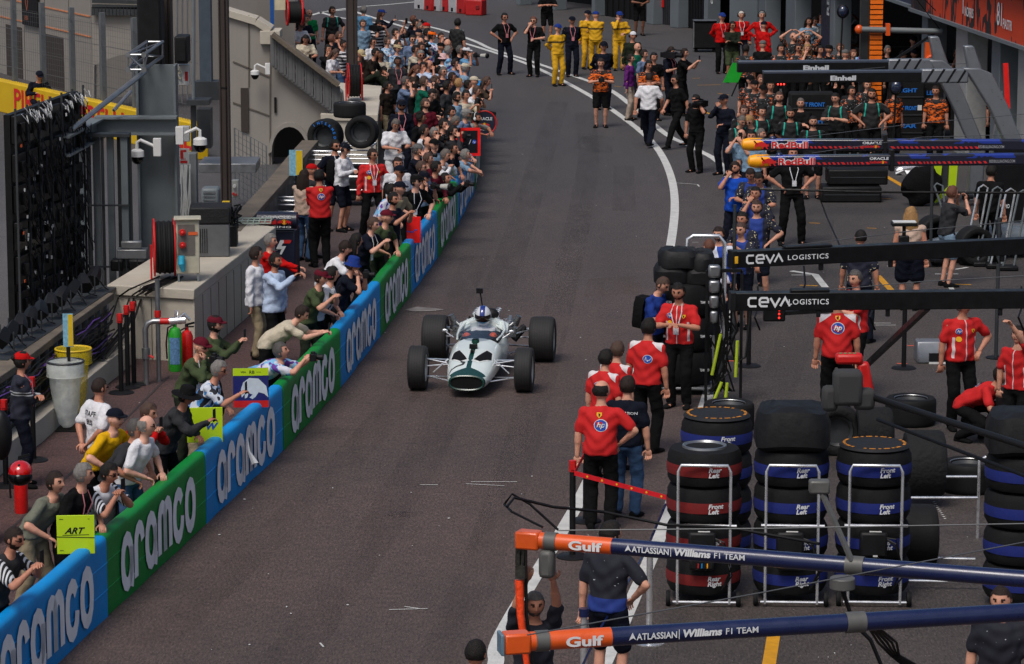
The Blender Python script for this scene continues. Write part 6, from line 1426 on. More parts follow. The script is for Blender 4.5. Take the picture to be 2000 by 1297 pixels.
mb = MB(); random.seed(7); [mb.tube([(.0 + .02 * j, 0, -.08), (.0 + .02 * j, random.uniform(-.03, .03), -.22), (.02 + .01 * j, 0, -.36)], .016, 7) for j in range(5)]; mb.box((.04, 0, -.30), (.09, .08, .12)); mb.build('air_fittings', mat('fittings', (60, 60, 56), .4, .5, var=.5, scale=30), r)
mb = MB(); mb.tube([(.02, 0, -.38), (.04, -.02, -.7), (.08, -.02, -1.0), (.12, 0, -1.35), (.15, 0, -2.0)], [.04, .035, .03, .028, .028], 10); mb.build('hose_cover', mat('hose_orange', (235, 70, 20), .5, bump=.6, bscale=20), r)
mb = MB(); mb.tube([(.07, .04, -.30), (.08, .02, -.7), (.13, .02, -1.0), (.17, .04, -1.4)], .016, 8); mb.build('air_hose', M_cable, r)
def wire(name, label, pts, rad, m=M_wire, cat='cable'):
 mb = MB(); mb.tube(pts, rad, 5); o = mb.build(name, m); tag(o, label, cat); return o
wire('hose_loop', 'thick black hose looping over the upper orange boom', [P(1090, 1035, 2.4), P(1035, 985, 2.6), P(1000, 965, 2.7), P(985, 985, 2.6), P(1000, 1000, 2.6), P(1060, 1030, 2.5)], .012, M_cable)
wire('hose_line', 'long black hose from loop to the right trolleys', [P(990, 990, 2.65), P(1005, 972, 2.7), P(1080, 990, 2.6), P(1180, 1000, 2.5), P(1300, 1025, 2.5), P(1420, 1030, 2.5), P(1600, 1062, 2.5)], .014, M_cable)
for i, (lab, pts) in enumerate((('thin steel wire above the upper navy boom', [(1090, 1036), (1500, 1032), (2040, 1022)]), ('thin steel wire crossing between the two navy booms', [(1030, 1240), (1500, 1155), (2020, 1055)]), ('thin steel wire above the upper yellow tipped boom', [(1568, 268), (1800, 240), (2010, 222)]),
 ('thin steel wire crossing the yellow tipped booms', [(1586, 299), (1800, 268), (2010, 262)]), ('thin steel wire across the dark booms', [(1500, 152), (1760, 128), (1900, 124)]), ('thin wire near the blonde woman', [(1560, 478), (1790, 450), (2010, 430)]), ('thin dark wire over lower black boom', [(1620, 566), (1800, 550), (2010, 538)]))):
 wire('steel_wire', lab, [P(x, y, 2.9) for x, y in pts], .006)
rp = WB1[0]; mb = MB(); q0, q1 = P(1600, 950, 2.95), P(1664, 1096, 2.35); st = thing('boom_stay', 'grey strut rising from the upper navy boom', 'strut', q1); mb.bar(q1 - q1, q0 - q1, .045, .03); mb.build('strut', M_gp, st); mb = MB(); mb.box(q0 - q1, (.18, .12, .12)); mb.build('end_block', M_gp, st, bevel=.02)
hg = thing('cable_holder', 'black box hanging between the navy booms with cables', 'holder', P(1645, 1150, 2.2)); mb = MB(); mb.cyl((0, 0, 0), (0, 0, .10), .11, n=14); mb.build('casing', M_gp, hg, bevel=.01); mb = MB(); mb.tube([(0, 0, 0), (.1, 0, -.3), (.25, 0, -.45), (.4, 0, -.8)], .02, 6); mb.build('cable', M_cable, hg)
cl = MB(); random.seed(2)
for j in range(5): cl.tube([P(1690 + j * 3, 1215, 2.3), P(1715 + 9 * j, 1255, 2.0), P(1740 + 4 * j, 1280, 1.8), P(1790 + 9 * j, 1320, 1.6)], .012, 5)
tag(cl.build('cable_bunch', M_cable), 'black cable bunch trailing from the lower navy boom', 'cables')
fc = thing('boom_camera', 'dark grey boxy camera on a long pole, right', 'camera arm', P(1655, 775, 2.7)); mb = MB(); mb.box((0, 0, .10), (.30, .26, .36)); mb.box((.17, 0, -.02), (.22, .2, .22)); mb.box((-.18, .02, -.02), (.16, .2, .26)); mb.build('housing', mat('foam_grey', (50, 50, 51), .9), fc, bevel=.05)
pe = P(2060, 890, 2.7) - P(1655, 775, 2.7); mb = MB(); mb.tube([(.25, 0, 0), pe], .035, 10); mb.tube([(.35, .3, -.3), pe + Vector((0, .3, -.35))], .02, 8); mb.build('pole', M_black, fc)
for lab, (x0, y0, x1, y1), l2 in (('upper black boom with white logistics lettering', (1428, 506, 2040, 478), 1), ('lower black boom with white logistics lettering', (1428, 588, 2040, 583), 0)):
 r, L = boom(lab, x0, y0, x1, y1, 2.45, .24, .2, M_bk); hh = .225; k = L / (x1 - x0)
 bx(r, 'beam', 0, L, hh, .2, M_bk); bx(r, 'nose_cap', -.02, .05, hh * 1.06, .22, M_black); bx(r, 'top_tray', 100 * k if l2 else 115 * k, 190 * k, .03, .16, M_black, zc=hh / 2 + .02)
 o = 25 if l2 else 32; y_ = -.104; mb = MB(); st = .026; h_ = .105
 def S(pts): mb.ribbon([(o * k + x, z - h_ / 2) for x, z in pts], st, FR(0, 0, y_))
 S([(.10, h_), (.02, h_), (0, h_ * .8), (0, h_ * .2), (.02, 0), (.10, 0)]); S([(.24, 0), (.16, 0), (.14, h_ * .2), (.14, h_ * .8), (.16, h_), (.23, h_), (.245, h_ * .8), (.245, h_ * .5), (.14, h_ * .5)]); S([(.275, h_), (.335, 0), (.395, h_)]); S([(.40, 0), (.46, h_), (.52, 0)]); mb.build('word_mark', M_ink, r, fix=False)
 mb = MB(); fit_text(mb, 'LOGISTICS', FR((o + 78) * k, -.035, y_), 78 * k, .07, bold=.012, spacing=1.15); mb.build('lettering', M_ink, r, fix=False)
 for xx in (165, 300, 520): bx(r, 'bracket', xx * k, (xx + 8) * k, .10, .05, M_black, zc=-hh / 2 - .04, yc=-.06)
 if l2: sh = [bx(r, 'shield', .012, .06, .10, .01, M_inky, yc=-.112)]; CB1 = (r, k)
 else: CB2 = (r, k)
lu = thing('boom_lamp', 'flat white topped lamp on black stand above boom', 'lamp', P(1766, 440, 2.7)); mb = MB(); mb.box((0, 0, .02), (.36, .2, .05)); mb.build('casing', M_black, lu, bevel=.01); mb = MB(); mb.box((0, 0, .052), (.32, .18, .012)); mb.build('top', M_white, lu); mb = MB(); mb.box((-.0, 0, -.1), (.05, .05, .2)); mb.box((0, 0, -.24), (.14, .12, .18)); mb.build('stand', M_black, lu, bevel=.01)
sd = thing('diagonal_strut', 'black diagonal strut under the lower black boom', 'strut', P(1812, 600, 2.35)); e = G(1690, 760); e.z = .35; mb = MB(); mb.bar((0, 0, 0), e - sd.location, .07, .07); mb.build('beam', M_bk, sd)
tl = thing('signal_box', 'dark signal box with red lights under the boom', 'signal light', P(1512, 612, 2.2)); mb = MB(); mb.box((0, 0, 0), (.28, .1, .2)); mb.build('casing', M_black, tl, bevel=.02); mb = MB(); mb.bar((.1, 0, .0), (.75, 0, .04), .05, .05); mb.build('arm', M_black, tl)
mb = MB(); [mb.ell((.06, -.055, .05 - k_ * .05), (.014, .006, .014), 8, 6) for k_ in range(3)]; mb.build('lamps', mat('lamp_red', (255, 40, 30), .4, var=0, emit=2.0), tl)
def mk_rbb():
 n = NX('boom_bull_navy', .35); n.b.inputs['Coat Weight'].default_value = .4; up = n.m('GREATER_THAN', n.z, .03); v = n.noise(1.0, 3, vec=n.stretch((3, 3, 6))); b_ = n.mix(n.m('MULTIPLY', up, n.m('GREATER_THAN', v, .54)), C(18, 21, 40), C(24, 50, 140)); return n.out(b_)
M_rbb = mk_rbb(); M_tip = mat('tip_yellow', (240, 160, 10), .4)
def bullpair(r, x, z, s, y_, sun=True):
 mb = MB(); bull(mb, FR(x - s * 1.05, z, y_), s, s * .7); bull(mb, FR(x + s * .05, z, y_), s, s * .7, flip=True); mb.build('bulls', M_inkr, r, fix=False)
 if sun: mb = MB(); disc(mb, FR(0, 0, y_ + .002), x, z + s * .35, s * .4); mb.build('sun', M_inky, r, fix=False)
for lab, (x0, y0, x1, y1), dx in (('upper navy boom with yellow rounded tip', (1448, 282, 2040, 283), 0), ('lower navy boom with yellow rounded tip', (1460, 315, 2040, 310), 8)):
 r, L = boom(lab, x0, y0, x1, y1, 2.5, .2, .16, M_rbb); k = L / (x1 - x0); hh = .20
 bx(r, 'beam', .12, L, hh, .16, M_rbb, bev=.03); mb = MB(); mb.tube([(.0, 0, 0), (.03, 0, 0), (.12, 0, 0), (.34, 0, 0), (.40, 0, 0)], [.04, .09, .115, .112, .09], 18); mb.build('tip', M_tip, r)
 y_ = -.118; mb = MB(); bull(mb, FR(.20, -.07, y_), .28, .15, flip=True); mb.build('bull', M_inkr, r, fix=False)
 y_ = -.084; mb = MB(); fit_text(mb, 'RedBull', FR(58 * k, -.065, y_), 72 * k, .13, bold=.10); mb.build('lettering_edge', M_ink, r, fix=False)
 mb = MB(); fit_text(mb, 'RedBull', FR(58.5 * k, -.062, y_ - .003), 71 * k, .12, bold=.03); mb.build('lettering', M_inkr, r, fix=False)
 mb = MB(); random.seed(x0)
 for a_, b_ in ((133, 236), (290, 402), (405, 460)):
  x = a_
  while x < b_:
   w_ = random.uniform(4, 11); poly(mb, FR(x * k, -.06, y_), [(0, .04), (w_ * k * .6, .04), (w_ * k, 0), (w_ * k * .4, 0)]); x += w_ + 1.5
 mb.build('red_dashes', M_inkr, r, fix=False)
 mb = MB(); fit_text(mb, 'ORACLE', FR(236 * k, .015, y_), 37 * k, .045, bold=.03); mb.build('sponsor_lettering', M_ink, r, fix=False); bullpair(r, 262 * k, -.05, .07, y_)
 mb = MB(); fit_text(mb, 'RedBull', FR(236 * k, -.045, y_), 18 * k, .045, bold=.03); mb.build('small_lettering', M_inkr, r, fix=False)
 mb = MB(); fit_text(mb, 'REDBULLRACING.COM', FR((462 + dx) * k, -.05, y_), 50 * k, .05, bold=.01); mb.build('web_lettering', mat('ink_grey', (150, 152, 158), .6), r, fix=False)
 mb = MB(); mb.ell((50 * k + .1, 0, hh / 2), (.06, .05, .045)); mb.build('knob', M_nv, r)
 bx(r, 'bracket', 276 * k, 284 * k, .36, .2, M_black)
M_sil = mat('silver_arm', (118, 122, 128), .35, .4, var=.04)
for i, (lab, xa, ya, xb, yb, s) in enumerate((('upper black boom with silver striped arm', 1440, 132, 1735, 130, 0), ('lower black boom with silver striped arm', 1490, 152, 1800, 150, 1))):
 z = 2.9; r, L = boom(lab, xa, ya, xb, yb, z, .2, .2, M_bk); k = L / (xb - xa); hh = .19; bx(r, 'beam', 0, L, hh, .2, M_bk); bx(r, 'top_edge', 0, L, .05, .21, mat('edge_grey', (62, 70, 84), .4), zc=hh / 2 + .02)
 mb = MB(); fit_text(mb, 'Einhell', FR((127 if i == 0 else 130) * k, -.055, -.104), 50 * k, .10, bold=.05); mb.build('lettering', mat('ink_light', (190, 192, 196), .6), r, fix=False)
 x0, zt = L, .02; mb = MB(); mb.box((L + .45, 0, zt), (.95, .22, .28)); mb.build('striped_sleeve', M_sil, r, bevel=.03)
 mb = MB()
 for j in range(4 if i else 3): poly(mb, FR(L + .02 + j * .22, zt - .14, -.1135), [(0, 0), (.05, 0), (.22, .28), (.17, .28)])
 mb.build('stripes', M_inkd, r, fix=False)
 mb = MB(); prof = [(L + .95, zt + .16, .16), (L + 1.15, zt + .05, .24), (L + 1.55, -.6, .20), (L + 1.95, -1.5, .17), (L + 2.35, -2.35, .17)] if i else [(L + .95, zt + .12, .14), (L + 1.1, .0, .2), (L + 1.5, -.8, .17), (L + 1.9, -1.7, .15), (L + 1.85, -2.8, .15)]
 mb.loft([[Vector((x - w_, -.12, zz)), Vector((x + w_, -.12, zz)), Vector((x + w_, .12, zz)), Vector((x - w_, .12, zz))] for x, zz, w_ in prof]); mb.build('leg', M_sil, r, bevel=.03)
 mb = MB(); mb.loft([[Vector((x - w_, -.1, zz)), Vector((x + w_, -.1, zz)), Vector((x + w_, .1, zz)), Vector((x - w_, .1, zz))] for x, zz, w_ in ((L + 1.1, .0, .16), (L + 1.0, .35, .12), (L + .92, .62, .1))]); mb.build('fin', M_sil, r, bevel=.03)
 if i: mb = MB(); [mb.ell((28 * k + j * .06, -.115, -.12), (.018, .008, .018), 8, 6) for j in range(3)]; mb.build('lamps', mat('lamp_red2', (255, 50, 40), .4, var=0, emit=3.0), r)
gp = thing('green_panel', 'bright green slanted panel at the boom end', 'panel', P(1434, 143, 2.5)); mb = MB(); mb.prism([(-.24, -.2), (.08, -.2), (.26, .22), (-.04, .22)], .03); mb.build('plate', mat('panel_green', (0, 150, 30), .5), gp); mb = MB(); mb.bar((.25, .03, .2), (-.05, .03, -.5), .03, .03); mb.build('stay', M_black, gp)
rb_ = thing('red_light_bar', 'tall thin red panel by the right garage', 'panel', P(1966, 168, 2.2)); rb_.rotation_euler = (0, R(-4), 0); mb = MB(); mb.box((0, 0, 0), (.11, .04, .98)); mb.build('plate', mat('bar_red', (225, 24, 18), .5), rb_); mb = MB(); mb.bar((-.1, 0, -.1), (-.45, 0, -1.5), .03, .03); mb.build('stay', M_alu, rb_)
ot = thing('orange_tower', 'orange ribbed tower with a grey horizontal arm', 'tower', G(1706, 285)); mb = MB(); H_ = 3.6; [mb.box((.0, 0, .2 + j * .12), (.30, .25, .09)) for j in range(int(H_ / .12))]; mb.build('ribs', mat('tower_orange', (230, 110, 12), .45), ot); mb = MB(); mb.box((.0, .06, H_ / 2), (.26, .2, H_)); mb.build('core', mat('core_brown', (90, 46, 16), .6), ot); mb = MB(); mb.box((-.26, .1, 1.9), (.2, .3, 3.8)); mb.build('side_panel', mat('tower_grey', (34, 38, 40), .4), ot)
mb = MB(); mb.tube([(-.4, -.2, 2.8), (1.55, -.2, 2.75)], .07, 12); mb.build('arm', M_steel, ot); mb = MB(); mb.ell((-.42, -.2, 2.8), (.10, .09, .11)); mb.box((.26, -.2, 2.8), (.1, .22, .28)); mb.box((1.25, -.2, 2.2), (.2, .15, .6)); mb.tube([(1.30 + .12 * math.cos(t), -.3, 2.05 + .12 * math.sin(t)) for t in [2 * math.pi * j / 14 for j in range(14)]], .04, 8, closed=True); mb.build('orange_joints', M_or, ot)
mb = MB(); mb.tube([(.3, -.2, 4.3), (1.5, -.2, 2.8)], .012, 5); mb.tube([(.3, -.2, 4.3), (1.9, -.2, 2.75)], .012, 5); mb.bar((1.5, -.2, 2.8), (-.4, -.2, 1.5), .06, .06); mb.build('stay_wires', M_black, ot)
for lab, x, y, z in (('convex mirror lamp head above the upper boom', 1646, 22, 3.2), ('round blue lens lamp head under the lower silver boom', 1750, 170, 2.6)):
 r = thing('lamp_head', lab, 'lamp', P(x, y, z)); mb = MB(); mb.ell((0, 0, 0), (.15, .12, .17), 16, 12); mb.build('shell', M_black, r); mb = MB(); mb.ell((0, -.06, 0), (.11, .08, .13), 16, 12); mb.build('lens', mat('lens_blue', (30, 40, 64), .1, coat=1), r); mb = MB(); mb.bar((0, .0, -.1), (-.05, 0, -1.6), .04, .04); mb.build('stem', M_black, r)
fcx = thing('flight_case', 'black flight case with metal edges by the red sweaters', 'case', G(1376, 101)); mb = MB(); mb.box((0, 0, .55), (.72, .6, .85)); mb.build('shell', M_black, fcx); mb = MB()
for sx in (-1, 1):
 for z in (.13, .97): mb.bar((sx * .36, -.3, .55), (sx * .36, -.3, .56), .03, .03); mb.bar((-.37, -.305, z), (.37, -.305, z), .04, .04)
 mb.bar((sx * .365, -.305, .12), (sx * .365, -.305, .98), .04, .04)
mb.box((0, 0, .985), (.74, .62, .02)); mb.build('edges', M_alu, fcx); [(lambda q: (q.cyl((sx * .28, -.22, .06), (sx * .28, -.27, .06), .06, n=12), q.build('wheel', M_black, fcx)))(MB()) for sx in (-1, 1)]
for i, (x, y, lab) in enumerate(((1660, 392, 'lower long black tyre crate behind the booms'), (1668, 366, 'upper long black tyre crate behind the booms'))):
 r = thing('tyre_crate', lab, 'crate', G(x, 392) + Vector((.06 * i, .2 * i, .34 * i))); mb = MB(); mb.box((0, 0, .17), (1.25, .7, .32)); mb.build('casing', M_black, r, bevel=.03); mb = MB(); mb.box((0, -.352, .17), (1.15, .01, .02)); mb.build('seam', M_steeld, r)
ss = thing('silver_step', 'silver car nose stand on floor below the boom', 'stand', G(1836, 706)); mb = MB(); mb.loft([[Vector((x, y, z)) for x, y, z in ((-.38, -.2 * s_ - .02, 0.0 + h_), (.34, -.2 * s_, 0.0 + h_), (.34, .3 * s_, 0.0 + h_), (-.38, .3 * s_, .0 + h_))] for h_, s_ in ((0, 1), (.1, 1), (.22, .8), (.34, .5))]); mb.build('shell', M_sil, ss, bevel=.03); mb = MB(); mb.box((0, -.225, .10), (.4, .02, .14)); mb.build('opening', M_inkd, ss); mb = MB(); mb.box((0, -.24, .02), (.4, .02, .03)); mb.build('lip', M_white, ss)
ff = thing('foil_bundle', 'crumpled silver foil bundle on the floor', 'foil', G(1775, 342)); mb = MB(); mb.ell((0, 0, .12), (.32, .14, .12), 12, 8); mb.v = [v + Vector((noise.noise(v * 9), noise.noise(v * 11), noise.noise(v * 8))) * .08 for v in mb.v]; mb.build('foil', M_chrome, ff, sharp=5)
lp = thing('lime_car_panel', 'lime yellow and grey bodywork standing on the floor', 'panel', G(1842, 398)); mb = MB(); mb.prism([(-.26, 1.0), (-.02, 1.0), (-.06, .55), (-.30, .58)], .05); mb.prism([(.12, 1.05), (.30, 1.05), (.26, .35), (-.16, .0), (-.20, .06), (.10, .35)], .05); mb.build('lime_part', M_lime, lp); mb = MB(); mb.prism([(-.06, 1.04), (.14, 1.04), (.08, .2), (-.2, .1), (-.3, .5)], .05, Matrix.Translation((0, .06, 0))); mb.build('grey_part', M_steeld, lp)
bb = thing('black_cover', 'round black fabric cover in front of lime bodywork', 'cover', G(1800, 402)); mb = MB(); mb.ell((0, 0, .40), (.42, .22, .40), 24, 16); mb.v = [v + Vector((1, .3, 1)) * noise.noise(v * 3.5) * .14 for v in mb.v]; mb.build('fabric', fab('black'), bb)
mc = thing('parked_car', 'partly hidden modern racing car with teal stripe', 'racing car', G(1965, 500), R(-70)); mb = MB(); mb.loft([sring(-1.6, .12, .25, .38), sring(-1.0, .2, .2, .5), sring(-.3, .3, .15, .6), sring(.6, .6, .1, .6), sring(1.4, .5, .1, .55)]); mb.build('body', mat('silver_body', (96, 104, 110), .3, coat=.5), mc)
mb = MB(); mb.loft([sring(-1.2, .22, .2, .3), sring(1.2, .66, .08, .28)]); mb.build('teal_side', mat('teal_paint', (0, 130, 116), .3, coat=.5), mc)
for sx in (-1, 1):
 for yy in (-1.1, 1.5): mb = MB(); ring_x(mb, tyre_prof(.36, .34, .23), sx * .78, yy, .36, 32); ring_x(mb, [(0, -.1), (.23, -.14), (.23, .14)], sx * .78, yy, .36, 20); mb.build('wheel', M_rub, mc)
mb = MB(); mb.box((0, -1.75, .12), (1.7, .35, .04)); mb.box((0, -1.65, .2), (1.5, .25, .03)); mb.build('front_wing', M_black, mc)
for i, x in enumerate((1880, 1905, 1932, 1958, 1982)):
 r = thing('jack_handle', ['chrome jack handles, leftmost beside the mechanic', 'second chrome jack frame from the left group', 'middle chrome jack frame near the parked car', 'chrome jack frame left of the edge one', 'chrome jack frame at the right photo edge'][i], 'jack', G(x - 14, 512 + 4 * i)); mb = MB(); s_ = .35; mb.tube([(-.1, 0, 0), (.18 * (1 if i else -1.4), .1, 1.4), (.26 * (1 if i else -1.4), .1, 1.45), (.34 * (1 if i else -1.2), .1, 1.4), (.1, 0, 0)], .02, 7); mb.build('frame', M_chrome if i % 2 else M_steel, r); mb = MB(); mb.box((0, 0, .05), (.35, .3, .08)); mb.build('base', M_black, r, bevel=.02)
mb = MB(); mb.box((0, 0, .85), (.7, .1, 1.7)); wp = thing('black_partition', 'black partition with small white sponsor words', 'partition', G(1972, 440)); mb.build('panel', M_bk, wp)
mb = MB()
for j, t in enumerate(('CURA+', 'ewe', 'PETRO')): fit_text(mb, t, FR(-.22, 1.5 - j * .28 if j < 2 else .35, -.055), .3 - .05 * j, .08, bold=.02)
mb.build('lettering', M_ink, wp, fix=False)
M_cov = mat('cover_black', (17, 17, 19), .8, var=.2, scale=5, bump=.8, bscale=5); M_bb = mat('band_blue', (8, 28, 104), .85, bump=.4, bscale=8); M_br = mat('band_red', (108, 12, 12), .85, bump=.4, bscale=8)
def cover(parent_label, c, Rr, h, z0, band, words, r):
 prof = [(Rr * .55, 0), (Rr * .93, .015), (Rr, .07), (Rr * 1.01, h * .5), (Rr, h - .07), (Rr * .93, h - .012), (Rr * .55, h)]; n = 40
 mb = MB(); rings = []
 for q, z in prof: rings.append([Vector((math.cos(a) * q * (1 + .012 * math.sin(a * 9 + z0 * 7)), math.sin(a) * q * (1 + .012 * math.sin(a * 9 + z0 * 7)), z0 + z)) for a in [2 * math.pi * k / n for k in range(n)]])
 mb.loft(rings); o = mb.build('tyre_cover', M_cov, r)
 if band: mb = MB(); mb.lathe([(Rr * 1.02, z0 + h * .32), (Rr * 1.035, z0 + h * .47), (Rr * 1.02, z0 + h * .62)], n); mb.build('band', band, o)
 if words:
  for j, t in enumerate(words):
   vs, fs = text_geo(t, .072, bold=.03, shear=.2); mb = MB(); mb.add([Vector((math.sin(x0_) * Rr * 1.05, -math.cos(x0_) * Rr * 1.05, z0 + h * .5 + .0 - j * .058 + vy - .01)) for x0_, vy in [((vx / Rr) + words_ang, vy) for vx, vy in vs]], fs); mb.build('lettering', M_ink, o, fix=False)
words_ang = .38
def trolley(x, y, label, band, names, top='ring', frame_=True, n=4, Rr=.405, gen=True):
 global words_ang
 words_ang = .10; c = G(x, y); r = thing('tyre_trolley', label, 'tyre trolley', c, R(-3), 'tyre stacks in heated covers'); h = .405; z = .10
 for j in range(n): cover('', c, Rr, h - .012, z + (n - 1 - j) * h, band, names[j] if names else None, r)
 zt = z + n * h
 if top == 'ring':
  mb = MB(); mb.lathe([(Rr * .62, zt - .03), (Rr * .60, zt + .008), (Rr * .56, zt + .012), (Rr * .5, zt - .03)], 32); mb.build('rim', M_alu, r); mb = MB(); mb.cyl((0, 0, zt - .04), (0, 0, zt - .02), Rr * .62, n=24); mb.build('hub', M_inkd, r)
 if top == 'lid':
  mb = MB(); mb.lathe([(0, zt + .03), (Rr * .9, zt + .025), (Rr * .96, zt)], 36); mb.build('lid', mat('lid_grey', (32, 33, 36), .7), r); mb = MB()
  for j in range(26):
   a = 2 * math.pi * j / 26
   if j % 7 != 3: p = Vector((math.cos(a) * Rr * .82, math.sin(a) * Rr * .82, zt + .031)); mb.box(p, (.07 if j % 2 else .03, .03, .003), Matrix.Rotation(a + 1.57, 3, 'Z'))
  mb.build('lid_lettering', mat('lid_orange', (190, 120, 30), .7), r)
 if top == 'bag':
  mb = MB(); rings = []
  for zz, s_ in ((0, .9), (.05, 1.03), (.28, 1.02), (.42, .9), (.46, .6)): rings.append([Vector((math.copysign(abs(math.cos(a)) ** .6, math.cos(a)) * Rr * s_ * (1 + .03 * math.sin(a * 7 + zz * 9)), math.copysign(abs(math.sin(a)) ** .6, math.sin(a)) * Rr * s_, zt + zz + .02 * math.sin(a * 3))) for a in [2 * math.pi * k / 32 for k in range(32)]])
  mb.loft(rings); mb.build('bag', mat('bag_black', (20, 20, 22), .6, bump=1, bscale=4), r)
 if frame_:
  f = -Rr - .05; w_ = .285; mb = MB(); mb.tube([(-w_, f, .04), (-w_, f, zt - .2), (-w_ + .03, f, zt - .13), (w_ - .03, f, zt - .13), (w_, f, zt - .2), (w_, f, .04)], .018, 10)
  for zz in (.92, .06): mb.tube([(-w_ - .05, f, zz), (w_ + .07, f, zz)], .016, 8)
  mb.build('frame', M_chrome, r)
  for s_ in (-1, 1): mb = MB(); ring_x(mb, [(0, -.02), (.08, -.025), (.09, 0), (.08, .025), (0, .02)], s_ * (w_ + .10), f + .05, .09, 18); mb.build('wheel', M_rub, r)
  if gen:
   mb = MB(); mb.box((-.02, f - .02, .72), (.30, .14, .28)); mb.box((-.02, f - .02, .50), (.28, .12, .14)); mb.build('heater_box', M_black, r, bevel=.03); mb = MB(); mb.box((0, f - .06, .866), (.13, .03, .006)); mb.box((0, f - .092, .60), (.05, .004, .018)); mb.build('plate', M_white, r)
   for j, cc in enumerate((M_red, M_blue, M_tip)): mb = MB(); mb.box((-.06 + .04 * j + .02 * (j == 2), f - .09, .49), (.012, .012, .05)); mb.build('plug', cc, r)
   mb = MB(); random.seed(x); [mb.tube([(.1, f - .06, .8), (.22, f - .1, .7 + .1 * random.random()), (.28 + .05 * random.random(), f - .05, .3 + .2 * random.random()), (.2, f, .2)], .009, 5) for _ in range(4)]; mb.build('cables', M_cable, r)
 return r
FL, FR_, RL, RR = ('Front', 'Left'), ('Front', 'Right'), ('Rear', 'Left'), ('Rear', 'Right')
trolley(1397, 1095, 'blue banded tyre stack behind the red banded one', M_bb, [FL, FL, FL, FL], 'lid', False)
trolley(1373, 1166, 'red banded stack of covered tyres on chrome trolley', M_br, [RL, FL, RL, RR], 'ring')
trolley(1542, 1166, 'blue banded stack with black bag on top', M_bb, [RL, RL, FR_, RR], 'bag')
trolley(1702, 1166, 'blue banded stack with printed round lid', M_bb, [FL, FL, RR, FR_], 'lid')
trolley(1990, 1180, 'blue banded stack at the right edge of photo', M_bb, [FL, RL, RR, RR], 'bag', False, Rr=.40)
bs = thing('tyre_cart', 'tall black tyre cart piled with bags behind red shirts', 'tyre cart', G(1336, 762), R(-2)); 
for j in range(3):
 for s_ in (0,): cover('', None, .43, .49, .14 + j * .5, None, None, bs)
 mb = MB(); [fit_text(mb, 'TEAM BISTRO', FR(xx, .36 + j * .5, -.42), .16, .04, bold=.02) for xx in (-.36, .22)]; mb.build('lettering', M_ink, bs, fix=False)
mb = MB(); mb.box((0, 0, .10), (.95, .85, .04)); mb.build('base', M_alu, bs, bevel=.01)
for sx in (-1, 1): mb = MB(); ring_x(mb, [(0, -.02), (.05, -.025), (.06, 0), (.05, .025), (0, .02)], sx * .34, -.36, .06, 14); mb.build('wheel', M_alu, bs)
for j, (px_, pz, s_) in enumerate(((-.20, 1.76, .26), (.22, 1.75, .24), (-.10, 1.98, .30), (.25, 1.95, .17))):
 mb = MB(); M_ = lambda zz, e: [Vector((px_ + math.copysign(abs(math.cos(a)) ** .55, math.cos(a)) * s_ * e, math.copysign(abs(math.sin(a)) ** .55, math.sin(a)) * .34 * e, pz + zz + .03 * noise.noise(Vector((a * 3, zz * 9, j))))) for a in [2 * math.pi * k / 24 for k in range(24)]]; mb.loft([M_(-.16, .8), M_(-.12, 1), M_(.04, 1.02), M_(.12, .85), M_(.14, .4)]); mb.build('bag', mat('bag_black', (20, 20, 22), .6, bump=1, bscale=4), bs)
mb = MB(); mb.tube([(.02, .3, 1.9), (.04, .3, 2.2), (.12, .3, 2.25), (.5, .3, 2.25), (.58, .3, 2.15), (.58, .3, .1)], .03, 10); mb.build('rail', M_chrome, bs)
def tyre(x, y, label, z=0, upright=False, R0=.355, w_=.39, face=0, tread=False, group='loose racing tyres'):
 c = G(x, y); r = thing('racing_tyre', label, 'tyre', c + Vector((0, 0, z)), R(face), group); m = mat('wet_tread', (26, 27, 28), .8, var=.3, scale=20, bump=1, bscale=14) if tread else M_rub
 mb = MB(); rp = [(R0 * .60, -w_ * .40), (R0 * .5, -w_ * .3), (R0 * .5, w_ * .3), (R0 * .60, w_ * .40)]; P2 = tyre_prof(R0, w_, R0 * .62); hb = [(0, w_ * .05), (R0 * .5, w_ * .12)]
 if upright: ring_x(mb, P2, 0, 0, R0, 44); mb.build('tread', m, r); mb = MB(); ring_x(mb, rp, 0, 0, R0, 32); ring_x(mb, hb, 0, 0, R0, 24); ring_x(mb, [(0, -w_ * .05), (R0 * .5, -w_ * .12)], 0, 0, R0, 24); mb.build('rim', M_steeld, r)
 else:
  M = Matrix.Translation((0, 0, w_ / 2)); mb.lathe(P2, 44, M); mb.build('tread', m, r); mb = MB(); mb.lathe(rp, 32, M); mb.lathe(hb, 24, M); mb.build('rim', M_steeld, r); mb = MB(); mb.lathe([(R0 * .64, w_ * .435), (R0 * .66, w_ * .462)], 36, M); mb.build('rim_edge', M_alu, r)
 return r
tyre(1423, 838, 'bare tyre lying below the lime air hoses'); tyre(1778, 828, 'bare tyre lying beside the camera arm')
tyre(1890, 958, 'bare tyre lying near the crouching mechanic'); tyre(1994, 872, 'lower bare tyre of the pair at right edge', 0); tyre(1994, 872, 'upper bare tyre of pair, green ring, right edge', .395)
tyre(1634, 888, 'small wet tyre standing left of middle one', 0, True, .34, .28, 90, True); tyre(1634, 888, '', 0, True) if False else None
tyre(1706, 900, 'wet tyre standing behind the printed lid', 0, True, .36, .48, 0, True); tyre(1803, 985, 'large wet tyre standing right of stack', .1, True, .42, .50, 0, True)
tyre(1785, 1108, 'dark tyre standing low behind the rails', .02, True, .36, .50, 0); 
rl = thing('tyre_rack', 'chrome rack rails between the right tyre stacks', 'rack', (0, 0, 0)); mb = MB()
